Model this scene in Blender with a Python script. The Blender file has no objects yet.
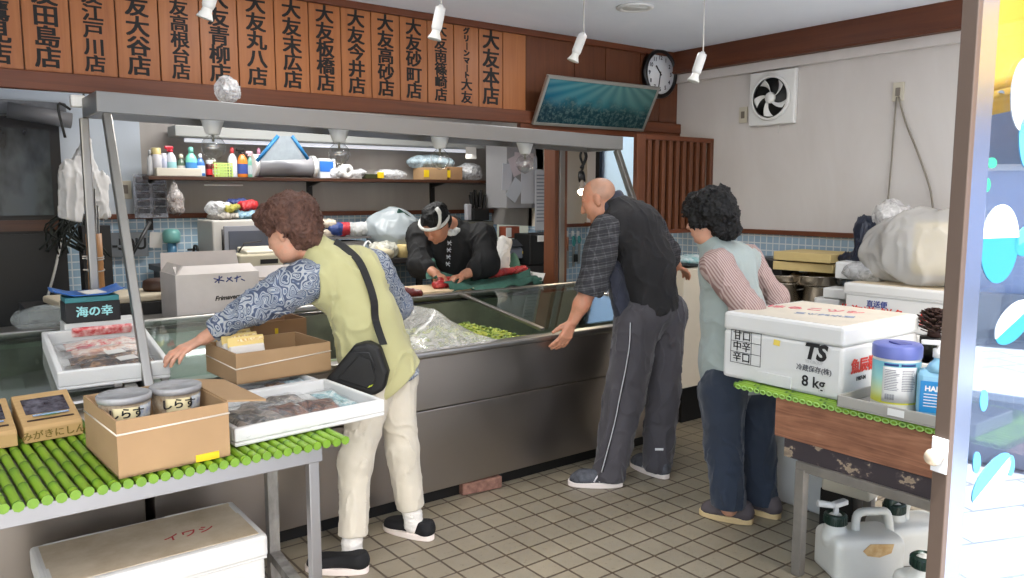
import bpy, bmesh, math, random
import numpy as np
from mathutils import Vector as V, Matrix, Euler
from mathutils.bvhtree import BVHTree
R = random.Random(7)
C = bpy.context.scene.collection
PI = math.pi
# ------------------------------------------------------------------ camera of the photograph, used also to measure positions
F, CX, CY, H = 790.0, 512.0, 289.0, 1.55
PIT, YAW = math.atan(94/790.0), math.radians(37.1)
FW = V((math.sin(YAW)*math.cos(PIT), math.cos(YAW)*math.cos(PIT), -math.sin(PIT)))
RT = V((math.cos(YAW), -math.sin(YAW), 0))
UP = V((math.sin(YAW)*math.sin(PIT), math.cos(YAW)*math.sin(PIT), math.cos(PIT)))
AW = V((math.sin(YAW), math.cos(YAW), 0))          # level direction away from the door where the photographer stands
def at(px, py, d=None, x=None, y=None, z=None):
    r = FW + RT*((px-CX)/F) - UP*((py-CY)/F)
    if x is not None: t = x/r.x
    elif y is not None: t = y/r.y
    elif z is not None: t = (z-H)/r.z
    else: t = d
    return V((0, 0, H)) + r*t
# ------------------------------------------------------------------ materials
MATS = {}
def srgb(c):
    if isinstance(c, str):
        c = c.lstrip('#'); c = [int(c[i:i+2], 16)/255 for i in (0, 2, 4)]
    return tuple((x/12.92 if x <= .04045 else ((x+.055)/1.055)**2.4) for x in c[:3]) + (1,)
class NT:
    def __init__(s, name):
        s.m = bpy.data.materials.new(name); s.m.use_nodes = True
        s.t = s.m.node_tree; s.n = s.t.nodes; s.l = s.t.links
        s.b = s.n['Principled BSDF']; s.out = s.n['Material Output']
    def add(s, typ, **k):
        n = s.n.new(typ)
        for a, v in k.items():
            if hasattr(n, a) and a not in ('location',): setattr(n, a, v)
            else: n.inputs[a].default_value = v
        return n
    def link(s, a, b): s.l.new(a, b)
    def coord(s, kind='Object', scale=(1, 1, 1), rot=(0, 0, 0), loc=(0, 0, 0)):
        tc = s.n.new('ShaderNodeTexCoord'); mp = s.n.new('ShaderNodeMapping')
        mp.inputs['Scale'].default_value = scale; mp.inputs['Rotation'].default_value = rot; mp.inputs['Location'].default_value = loc
        s.link(tc.outputs[kind], mp.inputs['Vector']); return mp.outputs[0]
    def ramp(s, fac, stops, interp='LINEAR'):
        r = s.n.new('ShaderNodeValToRGB'); e = r.color_ramp.elements; r.color_ramp.interpolation = interp
        while len(e) < len(stops): e.new(.5)
        for el, (p, c) in zip(e, stops): el.position = p; el.color = srgb(c)
        s.link(fac, r.inputs[0]); return r.outputs[0]
    def noise(s, vec, scale, detail=3, rough=.5, dist=0):
        n = s.n.new('ShaderNodeTexNoise'); n.inputs['Scale'].default_value = scale; n.inputs['Detail'].default_value = detail
        n.inputs['Roughness'].default_value = rough; n.inputs['Distortion'].default_value = dist
        s.link(vec, n.inputs['Vector']); return n.outputs[0]
    def bump(s, h, strength=.2, dist=.01):
        b = s.n.new('ShaderNodeBump'); b.inputs['Strength'].default_value = strength; b.inputs['Distance'].default_value = dist
        s.link(h, b.inputs['Height']); s.link(b.outputs[0], s.b.inputs['Normal']); return b
    def math(s, op, a, b=None):
        n = s.n.new('ShaderNodeMath'); n.operation = op
        for i, v in enumerate((a, b)):
            if v is None: continue
            if isinstance(v, (int, float)): n.inputs[i].default_value = v
            else: s.link(v, n.inputs[i])
        return n.outputs[0]
    def mix(s, fac, a, b):
        n = s.n.new('ShaderNodeMix'); n.data_type = 'RGBA'
        for i, v in ((0, fac), (6, a), (7, b)):
            if isinstance(v, (int, float)): n.inputs[i].default_value = v
            elif isinstance(v, (str, tuple)): n.inputs[i].default_value = srgb(v)
            else: s.link(v, n.inputs[i])
        return n.outputs[2]
    def sep(s, vec):
        n = s.n.new('ShaderNodeSeparateXYZ'); s.link(vec, n.inputs[0]); return n.outputs
def mat(name, col, rough=.5, metal=0, var=0, vscale=8, bump=0, bscale=60, spec=.5, trans=0, alpha=1, emit=0, stretch=(1, 1, 1), sheen=0, col2=None):
    if name in MATS: return MATS[name]
    t = NT(name); b = t.b
    b.inputs['Base Color'].default_value = srgb(col); b.inputs['Roughness'].default_value = rough; b.inputs['Metallic'].default_value = metal
    b.inputs['Specular IOR Level'].default_value = spec
    if trans: b.inputs['Transmission Weight'].default_value = trans
    if alpha < 1: b.inputs['Alpha'].default_value = alpha
    if sheen: b.inputs['Sheen Weight'].default_value = sheen
    if emit: b.inputs['Emission Color'].default_value = srgb(col); b.inputs['Emission Strength'].default_value = emit
    co = t.coord('Object', stretch)
    if var or col2:
        c = srgb(col)[:3]
        n = t.noise(co, vscale, 4, .6)
        mx = t.n.new('ShaderNodeMix'); mx.data_type = 'RGBA'; 
        c2 = srgb(col2) if col2 else tuple(max(0, x*(1-var)) for x in c)+(1,)
        c1 = c+(1,) if col2 else tuple(min(1, x*(1+var*.6)) for x in c)+(1,)
        mx.inputs[6].default_value = c1; mx.inputs[7].default_value = c2
        r = t.n.new('ShaderNodeMapRange'); r.inputs[1].default_value = .35; r.inputs[2].default_value = .65
        t.link(n, r.inputs[0]); t.link(r.outputs[0], mx.inputs[0]); t.link(mx.outputs[2], b.inputs['Base Color'])
    if bump: t.bump(t.noise(co, bscale, 3), bump, .004)
    MATS[name] = t.m; return t.m
# ------------------------------------------------------------------ objects
def tag(o, label=None, cat=None, group=None, kind=None):
    if label: o['label'] = label
    if cat: o['category'] = cat
    if group: o['group'] = group
    if kind: o['kind'] = kind
    return o
def empty(name, loc=(0, 0, 0), label=None, cat=None, group=None, rz=0, rot=None):
    o = bpy.data.objects.new(name, None); C.objects.link(o); o.location = loc
    o.rotation_euler = rot if rot else (0, 0, rz); o.empty_display_size = .05
    return tag(o, label, cat, group)
def link(name, me, m=None, parent=None, smooth=False, loc=None):
    o = bpy.data.objects.new(name, me); C.objects.link(o)
    ms = m if isinstance(m, (list, tuple)) else [m]
    for x in ms:
        if x is not None: me.materials.append(x)
    if parent is not None: o.parent = parent
    if loc is not None: o.location = loc
    if smooth:
        for p in me.polygons: p.use_smooth = True
    return o
class MB:
    """collects shapes into one mesh"""
    def __init__(s): s.bm = bmesh.new(); s.mi = 0
    def _set(s, n0):
        s.bm.faces.ensure_lookup_table()
        for f in s.bm.faces[n0:]: f.material_index = s.mi
    def box(s, c, size, rot=None, bev=0, seg=2):
        n0 = len(s.bm.faces)
        M = Matrix.Translation(V(c)) @ (Euler(rot).to_matrix().to_4x4() if rot is not None and not isinstance(rot, Matrix) else (rot.to_4x4() if rot is not None else Matrix.Identity(4))) @ Matrix.Diagonal(V((size[0], size[1], size[2], 1)))
        r = bmesh.ops.create_cube(s.bm, size=1, matrix=M)
        if bev:
            es = list({e for v in r['verts'] for e in v.link_edges})
            bmesh.ops.bevel(s.bm, geom=es, offset=bev, segments=seg, affect='EDGES', profile=.5)
        s._set(n0); return s
    def bb(s, lo, hi, bev=0): return s.box([(a+b)/2 for a, b in zip(lo, hi)], [abs(b-a) for a, b in zip(lo, hi)], bev=bev)
    def tube(s, pts, r, n=8, caps=True):
        """round tube through points, r one number or one per point"""
        n0 = len(s.bm.faces); pts = [V(p) for p in pts]; rs = r if isinstance(r, (list, tuple)) else [r]*len(pts)
        rings = []; ref = None
        for i, p in enumerate(pts):
            d = (pts[min(i+1, len(pts)-1)]-pts[max(i-1, 0)])
            if d.length < 1e-9: d = V((0, 0, 1))
            d.normalize()
            if ref is None: ref = V((0, 0, 1)) if abs(d.z) < .9 else V((1, 0, 0))
            u = (ref - d*ref.dot(d)); u.normalize(); w = d.cross(u); ref = u
            rings.append([s.bm.verts.new(p+(u*math.cos(2*PI*k/n)+w*math.sin(2*PI*k/n))*rs[i]) for k in range(n)])
        for a, b in zip(rings, rings[1:]):
            for k in range(n): s.bm.faces.new((a[k], a[(k+1) % n], b[(k+1) % n], b[k])).smooth = True
        if caps:
            s.bm.faces.new(rings[0][::-1]); s.bm.faces.new(rings[-1])
        s._set(n0); return s
    def lathe(s, prof, c=(0, 0, 0), n=24, rot=None, sx=1, sy=1):
        """profile [(r, z)] turned round the vertical through c"""
        n0 = len(s.bm.faces); M = Euler(rot).to_matrix() if rot is not None and not isinstance(rot, Matrix) else (rot if rot is not None else Matrix.Identity(3)); c = V(c); rings = []
        for r, z in prof:
            if r < 1e-6: rings.append([s.bm.verts.new(c+M@V((0, 0, z)))])
            else: rings.append([s.bm.verts.new(c+M@V((r*sx*math.cos(2*PI*k/n), r*sy*math.sin(2*PI*k/n), z))) for k in range(n)])
        for a, b in zip(rings, rings[1:]):
            if len(a) == 1 and len(b) == 1: continue
            for k in range(n):
                if len(a) == 1: f = s.bm.faces.new((a[0], b[(k+1) % n], b[k]))
                elif len(b) == 1: f = s.bm.faces.new((a[k], a[(k+1) % n], b[0]))
                else: f = s.bm.faces.new((a[k], a[(k+1) % n], b[(k+1) % n], b[k]))
                f.smooth = True
        bmesh.ops.recalc_face_normals(s.bm, faces=s.bm.faces[n0:]) if False else None
        s._set(n0); return s
    def prism(s, poly, d):
        """closed polygon (3-D points) pushed along vector d"""
        n0 = len(s.bm.faces); d = V(d)
        a = [s.bm.verts.new(V(p)) for p in poly]; b = [s.bm.verts.new(V(p)+d) for p in poly]
        s.bm.faces.new(a); s.bm.faces.new(b[::-1]); n = len(a)
        for k in range(n): s.bm.faces.new((a[k], b[k], b[(k+1) % n], a[(k+1) % n]))
        s._set(n0); return s
    def quad(s, pts):
        n0 = len(s.bm.faces); s.bm.faces.new([s.bm.verts.new(V(p)) for p in pts]); s._set(n0); return s
    def sheet(s, fn, nu, nv, th=.0015):
        """thin sheet with thickness from fn(u,v) -> point"""
        n0 = len(s.bm.faces)
        g = [[V(fn(i/nu, j/nv)) for j in range(nv+1)] for i in range(nu+1)]
        nr = [[(g[min(i+1, nu)][j]-g[max(i-1, 0)][j]).cross(g[i][min(j+1, nv)]-g[i][max(j-1, 0)]).normalized() for j in range(nv+1)] for i in range(nu+1)]
        A = [[s.bm.verts.new(g[i][j]) for j in range(nv+1)] for i in range(nu+1)]
        B = [[s.bm.verts.new(g[i][j]-nr[i][j]*th) for j in range(nv+1)] for i in range(nu+1)]
        for i in range(nu):
            for j in range(nv):
                s.bm.faces.new((A[i][j], A[i+1][j], A[i+1][j+1], A[i][j+1])).smooth = True
                s.bm.faces.new((B[i][j], B[i][j+1], B[i+1][j+1], B[i+1][j])).smooth = True
        for i in range(nu):
            s.bm.faces.new((A[i][0], B[i][0], B[i+1][0], A[i+1][0])); s.bm.faces.new((A[i][nv], A[i+1][nv], B[i+1][nv], B[i][nv]))
        for j in range(nv):
            s.bm.faces.new((A[0][j], A[0][j+1], B[0][j+1], B[0][j])); s.bm.faces.new((A[nu][j], B[nu][j], B[nu][j+1], A[nu][j+1]))
        s._set(n0); return s
    def build(s, name, m=None, parent=None, bevel=0, loc=None, rz=None, seg=2):
        bmesh.ops.recalc_face_normals(s.bm, faces=s.bm.faces)
        me = bpy.data.meshes.new(name); s.bm.to_mesh(me); s.bm.free()
        o = link(name, me, m, parent, loc=loc)
        if rz is not None: o.rotation_euler = (0, 0, rz)
        if bevel:
            b = o.modifiers.new('Bevel', 'BEVEL'); b.width = bevel; b.segments = seg; b.limit_method = 'ANGLE'; b.angle_limit = .7
        return o
def dup(root, name=None):
    r = root.copy(); C.objects.link(r)
    for ch in list(root.children):
        c = ch.copy(); C.objects.link(c); c.parent = r; c.matrix_parent_inverse = ch.matrix_parent_inverse
        for g in list(ch.children):
            d = g.copy(); C.objects.link(d); d.parent = c; d.matrix_parent_inverse = g.matrix_parent_inverse
    return r
def text(name, s, size, M, m, parent=None, th=.0006, bold=0, align='CENTER', sx=1.0, shear=0, lines=1.0):
    """lettering as a thin raised mesh; M places it (x right, y up, z out of the surface)"""
    cu = bpy.data.curves.new(name, 'FONT'); cu.body = s; cu.size = size; cu.align_x = align; cu.align_y = 'CENTER'
    cjk = bold > 0 and any(ord(c) > 0x2fff for c in s)
    cu.extrude = th; cu.offset = 0 if cjk else bold; cu.resolution_u = 3; cu.space_line = lines; cu.shear = shear
    o = bpy.data.objects.new(name, cu); C.objects.link(o)
    dg = bpy.context.evaluated_depsgraph_get(); dg.update()
    me = bpy.data.meshes.new_from_object(o.evaluated_get(dg)); bpy.data.objects.remove(o); bpy.data.curves.remove(cu)
    me.transform(Matrix.Diagonal((sx, 1, 1, 1)))
    if cjk:                                   # thicken dense characters by overlaying shifted strokes
        bm = bmesh.new()
        for i, (ox, oy) in enumerate(((-bold, -bold*.6), (bold, -bold*.6), (-bold, bold*.6), (bold, bold*.6))):
            c2 = me.copy(); c2.transform(Matrix.Translation((ox, oy, i*.0003))); bm.from_mesh(c2); bpy.data.meshes.remove(c2)
        bm.to_mesh(me); bm.free()
    me.transform(M)
    me.materials.clear()
    return link(name, me, m, parent)
def frame(o, x, y):
    """matrix with origin o, x axis along x, y axis near y"""
    x = V(x).normalized(); z = x.cross(V(y)).normalized(); y = z.cross(x)
    return Matrix(((x.x, y.x, z.x, o[0]), (x.y, y.y, z.y, o[1]), (x.z, y.z, z.z, o[2]), (0, 0, 0, 1)))
def structure(o): o['kind'] = 'structure'; return o
def bez(a, b, c, d, n=10):
    return [V(a)*(1-t)**3+V(b)*3*t*(1-t)**2+V(c)*3*t*t*(1-t)+V(d)*t**3 for t in [i/n for i in range(n+1)]]
def crv(pts, n=6):
    """Catmull-Rom through points"""
    P_ = [V(p) for p in pts]; out = []
    for i in range(len(P_)-1):
        p0, p1, p2, p3 = P_[max(i-1, 0)], P_[i], P_[i+1], P_[min(i+2, len(P_)-1)]
        for k in range(n):
            t = k/n; out.append(.5*((2*p1)+(p2-p0)*t+(2*p0-5*p1+4*p2-p3)*t*t+(3*p1-p0-3*p2+p3)*t**3))
    return out+[P_[-1]]
# ------------------------------------------------------------------ smooth solids: distance fields meshed by surface nets
def vnoise(p, freq, seed=0):
    q = p*freq+seed*17.31; i = np.floor(q).astype(np.int64); f = q-i; f = f*f*(3-2*f); out = 0
    for dx in (0, 1):
        for dy in (0, 1):
            for dz in (0, 1):
                h = ((i[..., 0]+dx)*374761393+(i[..., 1]+dy)*668265263+(i[..., 2]+dz)*2147483647) & 0xffffffff
                h = ((h ^ (h >> 13))*1274126177) & 0xffffffff; h = (h ^ (h >> 16)) & 0xffff
                w = (f[..., 0] if dx else 1-f[..., 0])*(f[..., 1] if dy else 1-f[..., 1])*(f[..., 2] if dz else 1-f[..., 2])
                out = out+w*(h/65535.0)
    return out*2-1
def cap(a, b, ra, rb, n=None, k=1.0): return ('c', V(a), V(b), ra, rb, V(n).normalized() if n is not None else None, k)
def ell(c, rad, rot=None): return ('e', V(c), V(rad), rot or Matrix.Identity(3))
def grow(prims, r):
    return [('c', p[1], p[2], p[3]+r, p[4]+r, p[5], p[6]) if p[0] == 'c' else ('e', p[1], V([x+r for x in p[2]]), p[3]) for p in prims]
def chain(pts, rs, n=None, k=1.0): return [cap(pts[i], pts[i+1], rs[i], rs[i+1], n, k) for i in range(len(pts)-1)]
def _ext(p):
    if p[0] == 'c':
        r = max(p[3], p[4])*max(1, p[6]); a = V([min(x, y)-r for x, y in zip(p[1], p[2])]); b = V([max(x, y)+r for x, y in zip(p[1], p[2])])
    else:
        r = max(p[2]); a = p[1]-V((r, r, r)); b = p[1]+V((r, r, r))
    return a, b
def _eval(p, X):
    if p[0] == 'c':
        a = np.array(p[1], dtype=np.float32); ba = np.array(p[2]-p[1], dtype=np.float32); q = X-a
        L = float((ba*ba).sum())+1e-12; t = np.clip((q@ba)/L, 0, 1)
        v = q-t[..., None]*ba
        r = p[3]+(p[4]-p[3])*t
        if p[5] is not None:
            n = np.array(p[5], dtype=np.float32); c = v@n
            l2 = (v*v).sum(-1)
            l = np.sqrt(np.maximum(l2-c*c+(c/p[6])**2, 1e-12))
            d = l-r
            return d*min(1.0, p[6]) if p[6] < 1 else d
        return np.sqrt((v*v).sum(-1))-r
    M = np.array(p[3].transposed(), dtype=np.float32); q = (X-np.array(p[1], dtype=np.float32))@M.T
    rad = np.array(p[2], dtype=np.float32)
    k0 = np.sqrt(((q/rad)**2).sum(-1)); k1 = np.sqrt(((q/(rad*rad))**2).sum(-1))+1e-9
    return k0*(k0-1)/k1
def solid(name, groups, h, m, parent=None, sm=0, subs_k=.006):
    """groups: dicts with prims, k, clips [(point, normal, k)], subs, noise(fn on points); union of all groups -> one smooth mesh"""
    lo = V((9, 9, 9)); hi = V((-9, -9, -9))
    for g in groups:
        for p in g['prims']:
            a, b = _ext(p); lo = V(map(min, lo, a)); hi = V(map(max, hi, b))
    pad = 4*h+.02; lo -= V((pad,)*3); hi += V((pad,)*3)
    N = [int(math.ceil((hi[i]-lo[i])/h))+1 for i in range(3)]
    ax = [np.float32(lo[i])+np.arange(N[i], dtype=np.float32)*np.float32(h) for i in range(3)]
    D = np.full(N, 1.0, dtype=np.float32)
    def block(a, b, mg):
        s = []
        for i in range(3):
            i0 = max(0, int((a[i]-mg-lo[i])/h)); i1 = min(N[i], int((b[i]+mg-lo[i])/h)+2); s.append(slice(i0, i1))
        return tuple(s)
    def pts(s):
        g = np.meshgrid(ax[0][s[0]], ax[1][s[1]], ax[2][s[2]], indexing='ij'); return np.stack(g, -1)
    for g in groups:
        k = g.get('k', .02); E = np.full(N, 1.0, dtype=np.float32)
        for p in g['prims']:
            s = block(*_ext(p), k+3*h); X = pts(s); d = _eval(p, X); e = E[s]
            hh = np.clip(.5+.5*(e-d)/k, 0, 1)
            E[s] = np.where(e >= 1, d, e*(1-hh)+d*hh-k*hh*(1-hh))
        for p in g.get('subs', []):
            kk = g.get('sk', .008); s = block(*_ext(p), kk+3*h); d = -_eval(p, pts(s)); e = E[s]
            hh = np.clip(.5-.5*(e-d)/kk, 0, 1); E[s] = e*(1-hh)+d*hh+kk*hh*(1-hh)
        if g.get('noise') is not None:
            idx = np.nonzero(np.abs(E) < .035+3*h)
            X = np.stack([ax[0][idx[0]], ax[1][idx[1]], ax[2][idx[2]]], -1)
            E[idx] += g['noise'](X).astype(np.float32)
        for c in g.get('clips', []):
            pt, nv = np.array(c[0], dtype=np.float32), np.array(V(c[1]).normalized(), dtype=np.float32)
            pl = ((ax[0]-pt[0])*nv[0])[:, None, None]+((ax[1]-pt[1])*nv[1])[None, :, None]+((ax[2]-pt[2])*nv[2])[None, None, :]
            kk = c[2] if len(c) > 2 else .006
            hh = np.clip(.5-.5*(E-pl)/kk, 0, 1); E = E*(1-hh)+pl*hh+kk*hh*(1-hh)
        ku = g.get('ku', .004); hh = np.clip(.5+.5*(D-E)/ku, 0, 1)
        D = np.where(np.abs(D-E) < ku, D*(1-hh)+E*hh-ku*hh*(1-hh), np.minimum(D, E))
    return link(name, nets(D, ax, h, name), m, parent, smooth=True)
def nets(D, ax, h, name):
    N = D.shape; ins = D < 0
    c = np.zeros([n-1 for n in N], dtype=np.int8)
    for dx in (0, 1):
        for dy in (0, 1):
            for dz in (0, 1): c += ins[dx:N[0]-1+dx, dy:N[1]-1+dy, dz:N[2]-1+dz]
    cells = np.nonzero((c > 0) & (c < 8)); n = len(cells[0])
    idm = np.full(c.shape, -1, dtype=np.int64); idm[cells] = np.arange(n)
    I = np.stack(cells, -1); acc = np.zeros((n, 3), dtype=np.float32); cnt = np.zeros(n, dtype=np.float32)
    for a in range(3):
        for u in (0, 1):
            for v in (0, 1):
                o = np.zeros(3, dtype=int); o[(a+1) % 3] = u; o[(a+2) % 3] = v; e = o.copy(); e[a] = 1
                i0 = I+o; i1 = I+e; d0 = D[i0[:, 0], i0[:, 1], i0[:, 2]]; d1 = D[i1[:, 0], i1[:, 1], i1[:, 2]]
                x = (d0 < 0) != (d1 < 0); t = np.where(x, d0/np.where(d0-d1 == 0, 1, d0-d1), 0)
                pp = o[None, :].astype(np.float32)+np.zeros((n, 3), dtype=np.float32); pp[:, a] += t
                acc += pp*x[:, None]; cnt += x
    vs = (I+acc/np.maximum(cnt, 1)[:, None])*h+np.array([ax[0][0], ax[1][0], ax[2][0]])
    fs = []
    for a in range(3):
        b, d = (a+1) % 3, (a+2) % 3
        s0 = [slice(None)]*3; s1 = [slice(None)]*3; s0[a] = slice(0, N[a]-1); s1[a] = slice(1, N[a])
        A = ins[tuple(s0)]; B = ins[tuple(s1)]; x = np.stack(np.nonzero(A != B), -1)
        x = x[(x[:, b] > 0) & (x[:, d] > 0) & (x[:, b] < N[b]-1) & (x[:, d] < N[d]-1)]
        if not len(x): continue
        fl = A[x[:, 0], x[:, 1], x[:, 2]]
        def cid(ob, od):
            y = x.copy(); y[:, b] += ob; y[:, d] += od; return idm[y[:, 0], y[:, 1], y[:, 2]]
        q = np.stack([cid(-1, -1), cid(0, -1), cid(0, 0), cid(-1, 0)], -1)
        q[~fl] = q[~fl][:, ::-1]; fs.append(q)
    q = np.concatenate(fs); q = q[(q >= 0).all(1)]
    me = bpy.data.meshes.new(name); me.vertices.add(n); me.vertices.foreach_set('co', vs.astype(np.float32).ravel())
    me.loops.add(q.size); me.loops.foreach_set('vertex_index', q.astype(np.int32).ravel())
    me.polygons.add(len(q)); me.polygons.foreach_set('loop_start', np.arange(0, q.size, 4, dtype=np.int32))
    me.update(calc_edges=True); me.validate(); return me
def cloth_noise(amp, f, seed, st=(1, 1, .45)):
    st = np.array(st)
    def fn(X):
        Y = X*st; a = vnoise(Y, f, seed); b = vnoise(Y+a[..., None]*.06, f*2.2, seed+5)
        c = vnoise(X, f*4.6, seed+9); rd = np.maximum(0, 1-np.abs(b)*2.6)
        return amp*(a*1.0-rd*rd*.9+.25+c*.22)
    return fn
def crumple(c, rad, seed, amp=.35, freq=9, name='crumple', m=None, parent=None, h=None, extra=(), clips=(), k=.03):
    """crumpled bag-like lump"""
    h = h or max(rad)/22
    def nz(X): 
        a = vnoise(X, freq, seed); b = vnoise(X+a[..., None]*.05, freq*2.3, seed+3)
        return (np.abs(a)*.9+np.abs(b)*.45-.5)*amp*min(rad)
    return solid(name, [dict(prims=[ell(c, rad)]+list(extra), k=k, noise=nz, clips=clips)], h, m, parent)
SKY, SUN, KIT, EXPO, FILL = .29, 10.0, 7, .93, 4.0
# ------------------------------------------------------------------ room
def tile_mat(name, w, h, mortar, c1, c2, grout, axes, off=(0, 0), rough=.4, bmp=.4, rot=0, var=.06, dirt=0):
    t = NT(name); tc = t.coord('Object', rot=(0, 0, rot)); s = t.sep(tc); cb = t.n.new('ShaderNodeCombineXYZ')
    for i in (0, 1): t.link(t.math('SUBTRACT', s[axes[i]], off[i]), cb.inputs[i])
    b = t.n.new('ShaderNodeTexBrick'); b.offset = 0; b.squash = 1; b.inputs['Scale'].default_value = 1; b.inputs['Brick Width'].default_value = w; b.inputs['Row Height'].default_value = h
    b.inputs['Mortar Size'].default_value = mortar; b.inputs['Mortar Smooth'].default_value = .1; b.inputs['Bias'].default_value = 0
    b.inputs['Color1'].default_value = srgb(c1); b.inputs['Color2'].default_value = srgb(c2); b.inputs['Mortar'].default_value = srgb(grout); t.link(cb.outputs[0], b.inputs['Vector'])
    n = t.noise(t.coord('Object'), 3.5, 5, .65)
    col = t.mix(t.math('MULTIPLY', n, var), b.outputs['Color'], (.25, .2, .15))
    if dirt:
        d = t.noise(t.coord('Object'), 45, 4, .7); col = t.mix(t.math('MULTIPLY', t.math('GREATER_THAN', d, .62), dirt), col, (.36, .31, .25))
    t.link(col, t.b.inputs['Base Color']); t.b.inputs['Roughness'].default_value = rough
    t.bump(t.math('SUBTRACT', 1, b.outputs['Fac']), bmp, .003); return t.m
def wood(name, a, b, axis=2, scale=1, rough=.45):
    t = NT(name); sc = [38*scale]*3; sc[axis] = 1.6*scale
    n = t.noise(t.coord('Object', sc), 1, 5, .6, .6); n2 = t.noise(t.coord('Object'), 2.2, 2)
    f = t.math('ADD', t.math('MULTIPLY', n, .7), t.math('MULTIPLY', n2, .35))
    t.link(t.ramp(f, [(.3, a), (.72, b)]), t.b.inputs['Base Color']); t.b.inputs['Roughness'].default_value = rough; t.bump(n, .08, .003); return t.m
def steel(name, col=(.60, .59, .57), rough=.32, axis=0, br=120):
    t = NT(name); sc = [br]*3; sc[axis] = 2
    n = t.noise(t.coord('Object', sc), 1, 3); n2 = t.noise(t.coord('Object'), 6, 4, .65)
    t.b.inputs['Base Color'].default_value = srgb(col); t.b.inputs['Metallic'].default_value = 1
    r = t.n.new('ShaderNodeMapRange'); r.inputs[3].default_value = rough-.08; r.inputs[4].default_value = rough+.16; t.link(n2, r.inputs[0]); t.link(r.outputs[0], t.b.inputs['Roughness'])
    t.bump(n, .06, .002); return t.m
M_FLOOR = tile_mat('floor_tiles', .1265, .1315, .0055, (.60, .565, .485), (.565, .535, .465), (.33, .28, .225), (0, 1), (2.217-.1265*30, 2.603-.1315*30), .38, .5, math.radians(-.4), .35, .25)
M_TILE_Y = tile_mat('pale_blue_tiles_side', .052, .052, .004, (.60, .68, .74), (.56, .65, .72), (.80, .82, .82), (1, 2), (0, .01), .25, .3)
M_TILE_X = tile_mat('pale_blue_tiles_back', .052, .052, .004, (.60, .70, .77), (.56, .66, .74), (.80, .83, .84), (0, 2), (0, .01), .25, .3)
def plaster(name, a, b):
    t = NT(name); n = t.noise(t.coord('Object', (1, 1, .35)), 1.4, 5, .65, .8); t.link(t.ramp(n, [(.35, a), (.65, b)]), t.b.inputs['Base Color']); t.b.inputs['Roughness'].default_value = .8
    t.bump(t.noise(t.coord('Object'), 90, 3), .08, .003); return t.m
M_WALL = plaster('off_white_plaster', (.755, .73, .71), (.79, .77, .755)); M_GREYWALL = plaster('grey_plaster', (.60, .58, .565), (.66, .645, .625))
M_CEIL = plaster('ceiling_board', (.885, .905, .935), (.91, .925, .95)); M_PALE = plaster('pale_blue_panel', (.70, .735, .775), (.73, .765, .80))
M_BEIGE = plaster('beige_board', (.80, .76, .68), (.84, .80, .73))
M_WOOD = wood('reddish_brown_wood', (.31, .165, .095), (.43, .25, .15)); M_WOODH = wood('reddish_brown_beam', (.32, .155, .08), (.44, .235, .125), 0); M_WOODY = wood('reddish_brown_beam_side', (.30, .145, .075), (.41, .22, .12), 1)
M_BOARD = wood('sign_board_wood', (.55, .325, .17), (.66, .42, .24)); M_DARKWOOD = wood('dark_brown_wood', (.20, .11, .07), (.30, .18, .11), 0)
M_STEEL = steel('brushed_steel'); M_STEELZ = steel('brushed_steel_post', axis=2); M_STEELD = steel('dull_steel_panel', (.66, .63, .60), .30); M_BLACK = mat('black_paint', (.03, .03, .032), .5)
M_INK = mat('black_brush_ink', (.035, .035, .04), .7); M_WHITEP = mat('white_plastic', (.86, .86, .85), .35)
m = MB(); m.prism([(-3, .60, -.06), (5.0, .60, -.06), (5.0, 6.05, -.06), (-3, 6.05, -.06)], (0, 0, .06)); structure(m.build('floor', M_FLOOR))
m = MB(); m.prism([(-3.05, 1.8, 2.65), (-2.4, .5, 2.65), (5.0, .45, 2.65), (5.0, 6.05, 2.65), (-3.05, 6.05, 2.65)], (0, 0, .1)); structure(m.build('ceiling', M_CEIL))
m = MB(); W = (4.62, 5.22, 1.36, 2.16)
m.bb((4.9, 0.7, 1.29), (5.0, W[0], 2.65)); m.bb((4.9, W[1], 1.29), (5.0, 6.05, 2.65)); m.bb((4.9, W[0], W[3]), (5.0, W[1], 2.65)); m.bb((4.9, W[0], 1.29), (5.0, W[1], W[2])); structure(m.build('wall_right', M_WALL))
m = MB(); m.bb((4.895, 0.7, 0), (5.0, 6.05, 1.29)); structure(m.build('wall_right_tiles', M_TILE_Y))
m = MB(); m.bb((4.872, 0.7, 1.27), (4.902, 6.0, 1.303)); structure(m.build('trim_1', M_WOODY, bevel=.004))
m = MB(); m.bb((4.80, 0.7, 2.485), (4.90, 4.3, 2.65)); m.bb((4.79, 0.7, 2.49), (4.80, 4.3, 2.50)); structure(m.build('trim_2', M_WOODY, bevel=.004))
m = MB(); m.bb((4.85, 0.7, 2.42), (4.90, 4.3, 2.484)); structure(m.build('trim_3', M_WALL, bevel=.003))
m = MB()
for a, b in (((W[0], W[2]), (W[1], W[2]+.04)), ((W[0], W[3]-.04), (W[1], W[3])), ((W[0], W[2]), (W[0]+.04, W[3])), ((W[1]-.05, W[2]), (W[1], W[3]))): m.bb((4.88, a[0], a[1]), (4.95, b[0], b[1]))
wn = structure(m.build('window_1', M_BLACK))
m = MB(); m.bb((4.915, W[0]+.03, W[2]+.03), (4.92, W[1]-.03, W[3]-.03)); t = NT('frosted_glass'); t.b.inputs['Transmission Weight'].default_value = .9; t.b.inputs['Roughness'].default_value = .4; t.b.inputs['Base Color'].default_value = srgb((.93, .96, 1)); m.build('pane', t.m, wn)
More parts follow.
